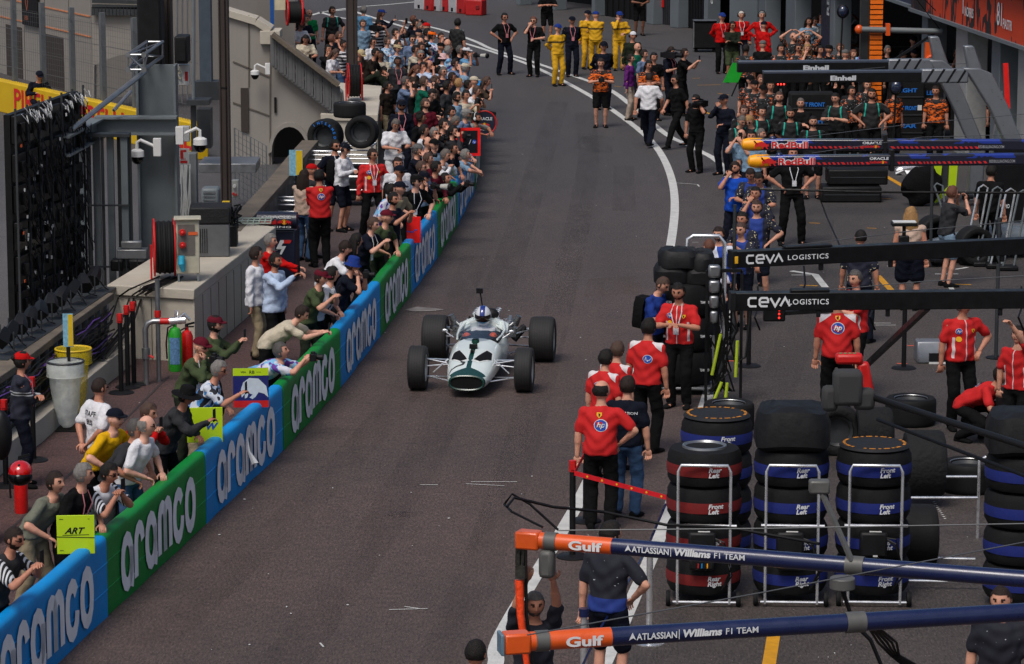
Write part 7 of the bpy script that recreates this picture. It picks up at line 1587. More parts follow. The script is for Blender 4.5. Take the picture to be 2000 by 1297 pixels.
for x0, y0, x1, y1 in ((1775, 1134, 1908, 1136), (1828, 1090, 1905, 1092), (1772, 972, 1912, 972), (1848, 931, 1908, 931)): mb.tube([P(x0, y0, .1 if y0 > 1000 else .5), P(x1, y1, .1 if y0 > 1000 else .5)], .016, 8)
mb.build('rail', M_chrome, rl); mb = MB(); a = P(1911, 972, .5); mb.tube([a, Vector((a.x, a.y, .95)), Vector((a.x + .08, a.y, 1.0))], .018, 8); mb.tube([Vector((a.x, a.y, 0)), a], .018, 8); mb.build('upright', M_chrome, rl)
hs = thing('air_hose_stand', 'black air hose stand with lime hoses hanging down', 'hose stand', G(1408, 790)); mb = MB(); [mb.bar((x, .0, 0), (x, .0, 1.95), .04, .05) for x in (-.22, -.08, .28)]; mb.bar((-.22, 0, 1.95), (.28, 0, 1.95), .05, .05); mb.build('frame', M_black, hs)
mb = MB(); [mb.box((-.12, -.06, 1.95 - .22 * j), (.17 - .02 * j, .12, .18)) for j in range(4)]; mb.build('reels', M_alu, hs, bevel=.03)
mb = MB(); random.seed(12); [mb.tube([(random.uniform(-.2, .1), -.05, 1.7), (random.uniform(-.25, .25), -.1, 1.1), (random.uniform(-.2, .2), -.05, .5), (random.uniform(-.2, .2), -.05, .2)], .014, 5) for _ in range(14)]; mb.tube([(.15, 0, 1.9), (.12, -.05, .9), (.2, -.05, .62), (.34, -.05, .7), (.42, 0, 1.4)], .018, 6); mb.build('black_hoses', M_cable, hs)
mb = MB(); 
for a_, b_ in (((-.02, -.1, 1.05), (-.14, -.1, .45)), ((.22, -.1, .95), (.2, -.1, .42)), ((-.0, -.12, .35), (-.14, -.12, -.0)), ((.08, -.12, .34), (.05, -.12, .0))): mb.tube([a_, b_], .024, 8)
mb.build('lime_hoses', mat('hose_lime', (168, 190, 40), .5), hs)
mb = MB(); mb.box((-.05, .05, .6), (.16, .02, .8)); mb.build('plate', mat('plate_greyw', (130, 132, 136), .5), hs)
hr = thing('hose_gun_stand', 'red topped equipment handle in front of heavy man', 'tool', P(1655, 700, 1.35)); mb = MB(); mb.box((.02, 0, 0), (.36, .2, .14)); mb.bar((.2, 0, -.05), (.3, 0, -.55), .16, .16); mb.build('casing', M_red, hr, bevel=.04); mb = MB(); [mb.cyl((-.09 + .06 * j, -.03, .065), (-.09 + .06 * j, -.03, .078), .02, n=10) for j in range(4)]; mb.build('buttons', mat('btn', (60, 150, 90), .5), hr)
tp = thing('barrier_tape', 'red printed tape stretched from post to trolley', 'tape', (0, 0, 0)); a = P(1122, 924, 1.08); b = P(1303, 972, .95); c_ = P(1140, 890, 1.05); mb = MB(); mb.bar(a, b, .005, .055); mb.build('ribbon', mat('tape_red', (200, 18, 30), .5), tp); mb = MB(); mb.bar(a, c_, .005, .055); mb.build('short_end', mat('tape_red', (200, 18, 30), .5), tp)
mb = MB(); d = (b - a).normalized(); M9 = frame(a + Vector((d.y, -d.x, 0)) * .006, d, (-d.y, d.x, 0)); [disc(mb, M9, .18 + j * .2, 0, .014, n=10) for j in range(6)]; mb.build('dots', M_inky, tp, fix=False)
sp2 = thing('silver_post', 'shiny silver rope post between the navy booms', 'barrier post', G(1268, 1256)); mb = MB(); mb.lathe([(0, 0), (.17, 0), (.17, .015), (.03, .04)], 28); mb.build('base', M_chrome, sp2); mb = MB(); mb.cyl((0, 0, .03), (0, 0, .98), .034, n=16); mb.build('pole', M_chrome, sp2); mb = MB(); mb.cyl((0, 0, .98), (0, 0, 1.04), .042, n=16); mb.build('head', M_nv, sp2)
wire('rope_line', 'navy blue belt running down from trolley to post', [P(1300, 985, 1.0), P(1262, 1075, 1.0), P(1225, 1140, .9), P(1165, 1240, .9), P(1138, 1300, .9)], .014, M_nv, 'belt')
np_ = thing('silver_post', 'blue topped post at the bottom photo edge', 'barrier post', G(1140, 1390)); mb = MB(); mb.cyl((0, 0, 0), (0, 0, .98), .034, n=16); mb.build('pole', M_chrome, np_); mb = MB(); mb.cyl((0, 0, .96), (0, 0, 1.04), .05, n=16); mb.build('head', M_nv, np_)
for i, (x, y, z, uf, rr, lab) in enumerate(((636, 330, .75, 1, .36, 'upright wet tyre with blue lettering on team carts'), (707, 318, .95, 2, .34, 'glossy upright tyre at right of the cart pile'), (683, 300, 1.5, 0, .34, 'tyre lying on top of the cart pile'))):
 r = tyre(x, y + 60, lab, z, uf > 0, rr * 1.02, .38 if i < 2 else .32, 70 if i == 0 else 80, i == 0)
 r.location = P(x, (266, 258, 214)[i], (1.2, 1.35, 1.8)[i]) - Vector((0, 0, (rr, rr, .16)[i])); 
 if i == 0: mb = MB(); [put_text(mb, ch, Matrix.Translation((-.20, 0, .367)) @ Matrix.Rotation(R(90), 4, 'Z') @ Matrix.Rotation(R(180 + 0), 4, 'Z') @ Matrix.Rotation(R(-40 + j * 18), 4, 'Y') @ Matrix.Translation((0, 0, .27)), .08, bold=.03) for j, ch in enumerate('INTERMED')]; mb.build('lettering', mat('tyre_blue', (20, 110, 200), .5), r, fix=False)
def cart(x, y, lab, w=.7, d_=.6, h=1.0):
 r = thing('tyre_cart', lab, 'tyre cart', G(x, y), R(-6), 'metal frame carts behind the crowd'); mb = MB()
 for zz in (.35, .62, .9, h): mb.tube([(-w / 2, -d_ / 2, zz), (w / 2, -d_ / 2, zz)], .018, 8)
 mb.tube([(-w / 2, -d_ / 2, .08), (-w / 2, -d_ / 2, h), (-w / 2 + .06, -d_ / 2, h + .08), (w / 2 - .06, -d_ / 2, h + .08), (w / 2, -d_ / 2, h), (w / 2, -d_ / 2, .08)], .022, 10); mb.tube([(-w / 2, d_ / 2, .08), (-w / 2, d_ / 2, h), (w / 2, d_ / 2, h), (w / 2, d_ / 2, .08)], .02, 8)
 for s_ in (-1, 1): mb.tube([(s_ * w / 2, -d_ / 2, h), (s_ * w / 2, d_ / 2, h)], .018, 8); mb.tube([(s_ * w / 2, -d_ / 2, .1), (s_ * w / 2, d_ / 2, .1)], .018, 8)
 mb.build('frame', M_chrome, r); mb = MB(); mb.box((0, 0, .34), (w * .9, d_ * .85, .45)); mb.build('load', mat('bag_black', (20, 20, 22), .6, bump=1, bscale=4), r, bevel=.05)
 for s_ in (-1, 1): mb = MB(); ring_x(mb, [(0, -.02), (.05, -.025), (.06, 0), (.05, .025), (0, .02)], s_ * w / 2, -d_ / 2, .06, 12); mb.build('wheel', M_rub, r)
 return r
cart(700, 372, 'chrome frame cart right of the white shirted headset man'); cart(632, 392, 'chrome frame cart behind the pale sweater woman'); cart(700, 400, 'nearer chrome frame cart with a striped nose inside', .62)
cart(590, 430, 'low metal cart beside the notice sign', .8, .7, .8); cart(560, 470, 'low metal cart behind the navy team case', .9, .8, .75)
tc = thing('team_case', 'navy team cabinet with bull and white lettering', 'cabinet', G(548, 545), R(-4)); mb = MB(); mb.box((0, 0, .5), (.62, .62, .86)); mb.build('cabinet', mat('case_navy', (18, 24, 46), .4, coat=.2), tc, bevel=.03); mb = MB(); mb.tube([(-.36, -.3, 1.1), (.36, -.3, 1.1)], .15, 18); mb.build('roll_cover', mat('case_navy', (18, 24, 46), .4, coat=.2), tc, bevel=.01)
mb = MB(); fit_text(mb, 'ORACLE', FR(-.26, 1.15, -.452), .52, .055, bold=.03); fit_text(mb, 'RACING', FR(-.28, .985, -.452), .54, .035, bold=.01); mb.build('lettering', M_ink, tc, fix=False); mb = MB(); fit_text(mb, 'RedBull', FR(-.28, 1.05, -.456), .28, .08, bold=.04); mb.build('name_lettering', M_inkr, tc, fix=False); bullpair(tc, .14, 1.05, .12, -.456)
mb = MB(); M7 = FR(-.05, .55, -.315); poly(mb, M7, [(0, 0), (.1, .2), (.3, .2), (.27, .14), (.14, .14), (.12, .09), (.2, .09), (.12, -.06), (.08, -.06), (.12, .04), (.02, .04)]); mb.build('emblem', M_ink, tc, fix=False); mb = MB(); poly(mb, FR(-.05, .55, -.318), [(.16, .2), (.3, .2), (.27, .14), (.16, .14)]); mb.build('emblem_tail', M_inkr, tc, fix=False)
for s_ in (-1, 1): mb = MB(); ring_x(mb, [(0, -.02), (.05, -.025), (.06, 0), (.05, .025), (0, .02)], s_ * .26, -.26, .06, 12); mb.build('wheel', M_rub, tc)
gb = thing('folded_barrier', 'pale green grey slatted rail lying on stone block', 'rail', P(495, 436, 1.2)); mb = MB(); [mb.box((0, .1 * j, .03 * j), (.62, .03, .02)) for j in range(3)]; [mb.box((-.3 + .1 * j, .1, .03), (.02, .25, .03)) for j in range(7)]; mb.build('slats', mat('slat_green', (150, 164, 156), .6), gb)
for i, (x, y, w_, h_, ws, lab) in enumerate(((1583, 300, 1.05, 1.45, ('LEFT FRONT', 'FRONT'), 'dark rack with blue LEFT FRONT words behind teal shirts'), (1672, 296, .7, 1.3, (), 'plain dark rack left of the broad teal shirted man'), (1768, 292, .8, 1.7, ('RIGHT', 'LEFT FRONT', 'REAR'), 'tall dark rack with blue words under silver arm'), (1818, 288, .5, 1.6, ('LEFT', 'REAR'), 'narrow dark rack right of the tall one'),
 (1890, 292, .8, 1.4, (), 'dark covered cabinet between the silver legs'), (1965, 300, 1.2, 1.1, (), 'low dark cabinet with tools under red panel'), (1730, 168, 1.6, 1.5, (), 'black cabinet behind the upper dark boom'), (1840, 190, 1.4, 1.7, (), 'black cabinet near the white garage column'), (1520, 172, 1.3, .9, (), 'black chest behind the front row of orange shirts'))):
 r = thing('equipment_rack', lab, 'rack', G(x, y)); mb = MB(); mb.box((0, 0, h_ / 2), (w_, .5, h_)); mb.build('body', M_cov, r, bevel=.05)
 mb = MB(); [mb.box((0, -.26, h_ * (j + 1) / 4), (w_ * .96, .02, .025)) for j in range(3)]; mb.build('shelf_edge', M_steeld, r)
 mb = MB(); [fit_text(mb, t, FR(-w_ * .32, h_ - .32 - j * .42, -.262), w_ * .6, .10, bold=.03) for j, t in enumerate(ws)]
 if ws: mb.build('lettering', mat('ink_sky', (20, 110, 200), .6), r, fix=False); mb = MB(); mb.box((w_ * .36, -.262, h_ * .6), (.1, .01, .12)); mb.build('tag', M_white, r)
wire('black_line', 'taut black line crossing below the yellow tipped booms', [P(1478, 369, 1.6), P(1700, 375, 1.6), P(2040, 377, 1.6)], .022, M_cable, 'cable')
for x, y, h_, lab in ((1817, 520, 2.0, 'dark pole between the blonde woman and videographer'), (1432, 700, 2.4, 'black support pole below the logistics booms'), (1945, 700, 2.2, 'black support pole at right under lower boom'), (1640, 120, 3.2, 'thin black mast above the orange team')):
 r = thing('support_pole', lab, 'pole', G(x, y)); mb = MB(); mb.cyl((0, 0, 0), (0, 0, h_), .03, n=10); mb.build('pole', M_steeld, r); mb = MB(); mb.cyl((0, 0, 0), (0, 0, .02), .16, n=20); mb.build('base', M_black, r)
for i, (x, y, z) in enumerate(((1480, 560, 2.3), (1570, 520, 2.2), (1945, 430, 2.6), (1705, 560, 2.2), (1995, 560, 2.3))):
 mb = MB(); mb.tube([P(x, y, z), P(x + 3, y + 34, z - .2), P(x - 6, y + 60, z - .3), P(x + 4, y + 84, z - .5)], .014, 5); tag(mb.build('dangling_cable', M_cable), ['black cable dangling left under upper logistics boom', 'short cable under the logistics lettering', 'cable dangling right side above the upper black boom', 'cable dangling beside the laptop man', 'cable hanging at right edge between black booms'][i], 'cable')
add_person_later(); DRV = REQ[-1]
A = add_person
GW = 'spectators and photographers along the barrier'
def W(*a, **k): k.setdefault('group', GW); A(*a, **k)
W(27, 1052, 'leanph2', 72, 'adib', 'black', 'c.d', 1, 'bottom left bearded man in black striped tee, filming', extra='GBP')
W(108, 942, 'lean', 62, 'olive', 'khaki', 's.d', 0, 'man in grey green polo leaning above the lime board', extra='')
REQ[-1]['top'] = 'sage'; FAB['sage'] = (104, 106, 94)
W(163, 926, 'lean2', 66, 'black', 'black', 's.g', 0, 'grey haired man in black tee behind the lime board', extra='L')
W(213, 924, 'leanph', 66, 'adiw', 'ljeans', 's.k', 1, 'man in white striped sleeve tee filming by phone', extra='GP')
W(265, 838, 'lean', 72, 'dgrey', 'dgrey', 's.s', 1, 'man in charcoal grey tee leaning on the green barrier', extra='G')
W(286, 832, 'lean2', 70, 'white', 'jeans', 'b.g', 4, 'balding man in white polo with glasses at barrier', opt='', extra='G')
W(290, 805, 'leanph', 72, 'red/long', 'black', 's.b', 0, 'man in red long sleeves filming over green barrier', extra='P')
W(225, 818, 'lean', 60, 'yellow', 'black', None, 4, 'man in yellow shirt and navy cap bending forward', hat='cap', hatc='navy')
W(194, 757, 'hips', 28, 'white/out', 'ljeans', 'c.d', 1, 'man in white staff tee with hands behind, pale jeans', extra='G')
REQ[-1]['pk'] = 'back'; REQ[-1]['face'] = 128; STAFF = REQ[-1]
W(364, 773, 'reach', 74, 'dgrey/longloose', 'black', 's.k', 2, 'person in black wide brimmed hat and dark rain jacket', hat='widehat', hatc='black', opt='fat', extra='P')
W(427, 722, 'reach', 80, 'bib2', 'khaki', 's.g', 1, 'grey haired photographer in blue bib reaching over bull board', extra='GP')
W(392, 677, 'camlow', 66, 'olive/long', 'dolive', None, 0, 'smiling man in maroon cap and olive jacket with camera', hat='cap', hatc='maroon', extra='GNC')
W(420, 634, 'phone2', 78, 'olive/long', 'dolive', 's.k', 0, 'man in maroon cap and olive jacket raising a phone', hat='cap', hatc='maroon', extra='BP')
W(548, 686, 'bentcam', 84, 'bib1', 'black', 's.s', 0, 'photographer in pale blue bib crouched low over barrier', extra='C')
W(589, 612, 'bentph', 84, 'cream', 'black', 's.d', 4, 'man in cream knit shirt bent far over the barrier', extra='P')
W(500, 497, 'stand2', 76, 'white/longout', 'khaki', 's.d', 1, 'thin man in white shirt standing by the stone block')
W(538, 509, 'phone1', 62, 'shirtb/longout', 'black', 's.k', 2, 'dark haired man in pale blue shirt checking phone', extra='BP')
W(528, 471, 'point', 78, 'red/long', 'black', 's.g', 0, 'grey haired man in red shirt pointing toward the lane')
W(627, 542, 'leanph2', 66, 'olive', 'dolive', 's.d', 0, 'man in maroon cap and green shirt beside teal bag', hat='cap', hatc='maroon', extra='P')
W(648, 536, 'lean2', 84, 'white', 'black', 's.k', 0, 'dark haired person in white tee behind maroon cap', extra='N')
W(689, 517, 'camlow', 80, 'navy', 'black', 's.b', 0, 'photographer in blue bucket hat aiming a long lens', hat='bucket', hatc='rblue', extra='C')
W(674, 484, 'leanph', 80, 'white', 'black', 'f.d', 0, 'young man in white tee with sunglasses on forehead', extra='P')
W(696, 470, 'lean2', 95, 'black', 'black', 'l.k', 1, 'woman with long black hair hidden behind young man')
W(729, 438, 'leanph2', 66, 'navy', 'black', 's.b', 4, 'young man in navy tee with lanyard, phone out', extra='NP')
W(755, 424, 'lean2', 60, 'olive', 'dolive', None, 0, 'man in maroon cap and green shirt beside red board', hat='cap', hatc='maroon', extra='')
W(768, 389, 'phone2', 56, 'navy', 'black', 's.k', 1, 'bearded man in navy and white jacket with phone', extra='BP', opt='fat')
W(763, 372, 'lean2', 70, 'bib1', 'black', 's.k', 0, 'dark haired photographer in blue bib behind bearded man')
W(730, 350, 'wide', 18, 'ferp/long', 'black', 's.d', 1, 'man in red team shirt and sunglasses facing camera', extra='GN', footpx=(728, 466)); FERC = REQ[-1]
W(781, 368, 'lean2', 50, 'khaki', 'khaki', None, 0, 'man in navy cap among the tightly packed watchers', hat='cap', hatc='navy')
W(813, 354, 'lean2', 34, 'black', 'black', 's.k', 4, 'man in black tee, black cap with white patch', hat='cap', hatc='black', extra='GN', ht=1.02); CAPP = REQ[-1]
W(781, 336, 'stand', 44, 'white', 'jeans', None, 2, 'man in white tee, navy cap and beige backpack', hat='cap', hatc='navy', extra='GK')
W(777, 320, 'stand', 12, 'white', 'black', 's.d', 1, 'dark haired man half hidden behind white tee cap')
W(823, 327, 'stand2', 50, 'bluegrey', 'black', 's.b', 0, 'brown haired man with thin glasses and backpack strap', extra='G')
W(828, 347, 'camlow', 66, 'navy', 'black', 's.k', 0, 'photographer in navy cap with long pale lens', hat='cap', hatc='navy', extra='D')
W(852, 327, 'lean2', 60, 'maroon/long', 'black', 's.k', 1, 'dark haired person in maroon jacket near blue barrier')
W(836, 310, 'stand', 80, 'maroon', 'black', 's.b', 0, 'brown haired head in front of maroon jacket', ht=.98)
W(870, 350, 'bentcam', 70, 'black/long', 'black', 's.k', 1, 'dark haired photographer ducking by green barrier end', extra='C')
W(870, 303, 'leanph', 70, 'white/long', 'black', 's.m', 0, 'grey brown haired man in white shirt reaching out', extra='P')
W(885, 290, 'lean', 66, 'navy', 'black', 's.k', 1, 'dark haired man in navy jacket leaning far over')
W(897, 281, 'deep', 80, 'black', 'black', None, 0, 'red capped watcher beside the horse shield board', hat='cap', hatc='red')
W(909, 303, 'deep', 90, 'lblue', 'black', 's.g', 0, 'grey haired watcher at the far blue barrier block')
W(816, 293, 'camera', 70, 'navy', 'black', 's.s', 0, 'photographer in grey cap and navy fleece with camera', hat='capback', hatc='grey', extra='C')
W(848, 283, 'stand', 40, 'lblue', 'black', None, 0, 'man in dark cap behind the navy fleece photographer', hat='cap', hatc='black')
W(835, 279, 'stand', 60, 'dgrey', 'black', 'b.d', 0, 'balding watcher behind pink phone case')
W(773, 243, 'look', 18, 'white/out', 'white', 's.m', 1, 'standing man all in white reading his phone', extra='P', footpx=None)
W(784, 206, 'stand', 8, 'navy/long', 'navy', 's.k', 2, 'officer in navy overall, sunglasses and white lanyard', hat='cap', hatc='navy', extra='GBL', ht=1.05)
W(822, 230, 'stand2', 62, 'black', 'black', 'u.k', 2, 'curly haired man in black tee with red lanyard', extra='')
W(848, 260, 'stand', 40, 'dgrey', 'black', 's.g', 0, 'grey haired man with dark rimmed glasses', extra='G')
W(828, 255, 'stand', 80, 'white', 'black', 's.k', 1, 'person in white racing tee beside grey haired man')
W(866, 243, 'camera', 60, 'black/long', 'black', 's.k', 0, 'black clad photographer with camera and white card', extra='C')
W(884, 256, 'camera', 74, 'dgrey/long', 'black', 's.k', 0, 'photographer in charcoal hiding behind a big camera', extra='C')
W(889, 237, 'look', 60, 'dgrey', 'black', 's.m', 1, 'brown haired man looking down above photographers')
W(911, 223, 'lean2', 66, 'bluegrey', 'black', 's.g', 0, 'bearded man in grey cap looking over the barrier', hat='cap', hatc='lgrey', extra='GB')
W(931, 231, 'deep', 66, 'lgrey', 'black', 's.k', 2, 'bearded man in grey tee wearing white headphones', extra='BHw')
W(882, 219, 'stand', 50, 'dgrey', 'black', 'u.k', 1, 'man with thick curly black hair in mid crowd')
W(892, 190, 'stand', 62, 'lblue', 'black', 's.k', 1, 'bearded man in pale blue shirt with dark sunglasses', extra='GB', ht=1.03)
W(910, 186, 'stand', 52, 'cream', 'black', 's.k', 1, 'dark haired man in cream jacket beside sunglasses man', ht=1.02)
W(935, 203, 'deep', 50, 'black/long', 'black', 'u.k', 1, 'person in black hood with curly hair and glasses', extra='G')
W(831, 203, 'lean2', 24, 'maroon', 'black', 's.b', 0, 'bearded man in dusty red tee stretching an arm', extra='B')
REQ[-1]['pk'] = 'stand2'
W(844, 183, 'look', 40, 'black/long', 'black', 's.k', 4, 'black haired man in dark jacket looking down', extra='')
W(828, 160, 'stand2', 78, 'dgreen', 'black', 's.b', 4, 'man in green team polo looking right', ht=1.04)
W(850, 159, 'stand', 76, 'brown', 'black', 'u.b', 0, 'curly brown haired person beside green polo')
W(791, 159, 'stand', 80, 'bluegrey', 'khaki', 's.s', 0, 'grey haired man in blue shirt with pale rucksack', ht=1.04)
W(931, 177, 'leanph', 70, 'white', 'black', 's.b', 0, 'man whose face is half covered by white phone', extra='P')
W(950, 159, 'leanph', 86, 'brown', 'black', 'l.b', 0, 'brown haired woman raising a yellow phone at edge', extra='P')
W(926, 159, 'lean', 80, 'white', 'black', None, 0, 'white capped watcher near the yellow phone', hat='cap', hatc='cream')
W(913, 166, 'stand', 90, 'black', 'black', 's.k', 1, 'dark haired watcher in front of white capped one')
W(896, 163, 'stand', 80, 'beige', 'black', 's.y', 0, 'fair haired watcher seen from behind in crowd')
W(873, 168, 'stand', 70, 'dgrey', 'black', 's.k', 2, 'dark haired man in charcoal in dense crowd')
W(883, 151, 'stand', 60, 'navy', 'black', 's.d', 2, 'man with rainbow mirrored sunglasses on his head', extra='')
W(866, 140, 'stand', 40, 'navy', 'black', 's.m', 0, 'man in navy with square glasses facing camera', extra='G')
W(909, 133, 'stand', 110, 'lblue', 'black', 's.g', 0, 'long grey haired watcher in cream cap from behind', hat='cap', hatc='cream')
W(888, 124, 'stand', 80, 'bluegrey', 'black', 's.d', 0, 'dark purple haired watcher beside cream cap')
W(865, 114, 'stand', 90, 'white', 'jeans', 's.b', 0, 'watcher in pale pink bucket hat and blue backpack', hat='bucket', hatc='pink', extra='K')
W(838, 127, 'stand', 70, 'shirtb', 'black', 'b.d', 1, 'balding man in pale shirt behind striped shirt')
W(826, 130, 'stand', 46, 'shirtb', 'black', 's.k', 1, 'dark haired man in blue striped shirt in centre')
W(813, 136, 'look', 60, 'brown', 'black', 'l.r', 0, 'woman with long auburn hair holding red phone', extra='P')
W(822, 108, 'stand', 8, 'navy', 'black', 's.g', 1, 'grey haired man with black sunglasses, blue lanyard', extra='GL', ht=1.03)
W(777, 120, 'stand', 12, 'dgrey', 'black', 's.k', 3, 'dark skinned man in black shirt with red lanyard', extra='L', ht=1.02)
W(749, 138, 'look', 40, 'dgrey', 'black', 's.k', 1, 'black haired person right behind the seated man', ht=.92)
W(743, 108, 'stand', 10, 'cream', 'black', 'l.k', 3, 'woman with long black hair and cream top', ht=.96)
W(898, 98, 'stand', 80, 'navy', 'black', 's.s', 0, 'greying man with glasses near long lens camera', extra='G')
W(911, 101, 'camera', 66, 'sky', 'black', 's.k', 2, 'bearded photographer in white cap with telephoto lens', hat='cap', hatc='white', extra='BD')
W(875, 99, 'stand', 90, 'bib1', 'black', 's.g', 0, 'grey haired watcher in blue bib beside black cap')
W(861, 92, 'stand', 90, 'black', 'black', None, 1, 'watcher in plain black cap near bald head', hat='cap', hatc='black')
W(874, 85, 'stand', 110, 'lblue', 'black', None, 0, 'bald sunburnt man among the upper crowd')
W(861, 72, 'stand', 30, 'bib3', 'black', 'c.d', 1, 'man with blue sunglasses on forehead, floral shirt', extra='')
W(844, 70, 'phone2', 84, 'bib1', 'black', 's.k', 1, 'watcher in orange cap holding small camera', hat='cap', hatc='orange', extra='P')
W(834, 64, 'stand', 80, 'dgrey', 'black', 's.k', 0, 'dark haired watcher below red and white cap')
W(833, 53, 'stand', 100, 'dgrey', 'black', None, 0, 'watcher in red and white trucker cap', hat='cap', hatc='red', ht=1.02)
W(818, 65, 'stand', 70, 'bib1', 'black', None, 0, 'watcher in navy cap under the bald man', hat='cap', hatc='navy')
W(820, 52, 'stand', 80, 'navy', 'black', 'c.m', 0, 'shaven headed man at rear of the crowd')
W(812, 46, 'stand', 60, 'navy', 'black', 's.k', 1, 'black haired man with backpack beside shaven man', extra='K')
W(807, 38, 'stand', 90, 'navy', 'black', 's.r', 0, 'red haired man farthest right of upper crowd')
W(806, 77, 'stand', 30, 'bluegrey', 'black', 's.d', 0, 'dark haired man with clear glasses smiling', extra='G')
W(821, 82, 'stand', 50, 'navy', 'black', 'b.g', 0, 'grey balding man squeezed behind dark haired man')
W(822, 92, 'stand', 60, 'dgrey', 'black', 's.d', 1, 'brown haired man just above black sunglasses man')
W(811, 97, 'phone2', 66, 'cream', 'black', 's.k', 1, 'dark haired man in cream jacket filming', extra='P')
W(776, 95, 'stand', 40, 'bib3', 'black', 's.b', 0, 'man in tan cap with pink sunglasses on top', hat='cap', hatc='tan')
W(777, 87, 'stand', 60, 'bluegrey', 'black', 's.d', 1, 'dark haired head directly above tan cap')
W(757, 81, 'stand', 50, 'bib3', 'jeans', 's.b', 0, 'short haired man in blue floral shirt looking down')
W(729, 82, 'stand', 50, 'white', 'black', 's.k', 1, 'dark haired man with sunglasses behind dark pole', extra='GK')
W(772, 64, 'camera', 56, 'white', 'black', 's.k', 0, 'bearded man in white lifting camera to his face', extra='BC')
W(787, 62, 'up1', 40, 'lblue', 'black', 's.b', 0, 'light haired man with one arm raised high', extra='P')
W(739, 48, 'camera', 40, 'hstr', 'black', 'u.k', 1, 'curly haired person in black and white stripes', extra='V')
W(745, 26, 'stand', 90, 'navy/long', 'black', 'l.b', 0, 'long haired person in blue cap behind stripes', hat='cap', hatc='rblue')
W(709, 47, 'stand', 10, 'lblue', 'jeans', 'n.b', 0, 'woman with tied brown hair right of dark pole')
W(710, 20, 'stand', 170, 'sky', 'khaki', 's.g', 0, 'grey haired man in light blue shirt seen from behind', ht=1.04)
W(705, 106, 'look', 40, 'brown', 'black', None, 1, 'tan capped watcher peeking beside the dark pole', hat='cap', hatc='tan')
W(733, 103, 'sitwall', 70, 'dkbrown', 'dolive', 's.k', 1, 'man in dark brown tee seated on the stone block', zbase=.78)
W(757, 185, 'stand2', 60, 'dkbrown', 'khaki', None, 1, 'headless looking dark shirted man below seated man', ht=.9)
REQ[-1]['label'] = 'man in dark brown shirt and khaki beside stone block'; REQ[-1]['hair'] = 's.k'; REQ[-1]['hy'] = 168
W(604, 27, 'stand', 20, 'green', 'navy', None, 0, 'bald man in bright green tee on the landing', ht=1.03)
W(597, 37, 'cross', 50, 'navy', 'navy', 's.s', 0, 'grey haired man in navy shirt with folded arms')
W(588, 50, 'look', 30, 'white', 'navy', None, 0, 'headphoned man in white polo with dark cap', hat='cap', hatc='brown', extra='HK')
W(597, 76, 'look', 10, 'cream', 'jeans', 'l.k', 1, 'dark haired woman in cream tee checking phone', extra='KP')
W(587, 6, 'stand', 60, 'navy', 'navy', 's.d', 0, 'man in navy shirt behind blue hose reel')
W(649, 21, 'wide', 10, 'merc', 'black', 's.d', 1, 'smiling man in black and teal team shirt, left', ht=1.04)
W(648, 76, 'stand', 90, 'black', 'navy', 's.r', 1, 'red brown haired man in black on the landing')
W(641, 96, 'face', 40, 'black', 'black', 's.k', 1, 'black haired woman with hand on her mouth')
W(655, 104, 'look', 70, 'white', 'jeans', 'l.b', 0, 'woman with long light brown hair in white tee')
W(671, 87, 'stand', 60, 'hstr', 'jeans', 'c.k', 2, 'man in patterned shirt left of the dark pole')
W(662, 70, 'stand', 60, 'navy', 'black', 'l.b', 1, 'brown haired woman between teal shirt and pole')
W(77, 148, 'sit', 20, 'navy/long', 'navy', None, 1, 'guard in dark cap sitting behind the yellow trackside barrier', hat='cap', hatc='navy', group='people in the pit lane')
A(609, 350, 'cross_m', 196, 'ferp/long', 'black', 's.k', 1, 'man in red team shirt from behind, arms folded', footpx=(626, 522), ht=1.02); FERB = REQ[-1]
A(594, 344, 'cross', 150, 'blush/long', 'jeans', 'l.d', 1, 'woman in pale sweater with long dark hair', ht=.97)
A(609, 333, 'stand', 120, 'dgrey', 'black', None, 1, 'person in bright red cap behind pale sweater woman', hat='cap', hatc='red', ht=1.0)
A(655, 285, 'hips', 40, 'navy', 'navy/short', 's.k', 1, 'bearded man in navy tee and sunglasses with backpack', extra='GBNK', ht=1.02)
A(673, 299, 'hands', 66, 'white/long', 'navy/short', None, 0, 'headset man in white shirt, navy cap and shorts', hat='cap', hatc='navy', extra='GHK', footpx=(668, 452), ht=1.0)
A(43, 706, 'cross', 100, 'marsh/long', 'navy', 'n.k', 1, 'woman marshal in navy overall, reflective band, red cap', hat='cap', hatc='red', ht=1.0, extra='L')
PL = 'people in the pit lane'
A(897, 45, 'stand2', 140, 'merc', 'black', 's.k', 1, 'black haired man in teal team shirt near crowd edge', extra='B', footpx=(893, 158), ht=1.02)
A(983, 38, 'hips', 30, 'black', 'navy', 's.k', 1, 'man in black polo with both hands on hips', extra='GL', footpx=(985, 146), ht=1.03)
A(1051, 50, 'face', -20, 'black', 'black', 's.r', 0, 'woman all in black with hand at her chin', extra='GL', footpx=(1043, 150))
A(1088, 50, 'back', 30, 'omars/long', 'omars', None, 0, 'front marshal in yellow overall with blue cap', hat='cap', hatc='rblue', extra='', footpx=(1089, 168))
A(1120, 41, 'back', 10, 'navy/long', 'navy', None, 1, 'marshal in navy overall between yellow overalls', hat='cap', hatc='navy', extra='L', footpx=(1117, 150))
A(1150, 27, 'stand', 30, 'omars/long', 'omars', None, 0, 'yellow overall marshal left of pair farther back', hat='cap', hatc='navy', footpx=(1146, 135))
A(1162, 34, 'cross', 180, 'omars/long', 'omars', None, 0, 'yellow overall marshal seen from behind', hat='cap', hatc='rblue', footpx=(1163, 138))
A(1217, 17, 'face', 10, 'omars/long', 'omars', None, 0, 'yellow overall marshal touching his face, right', hat='cap', hatc='rblue', footpx=(1209, 138), extra='')
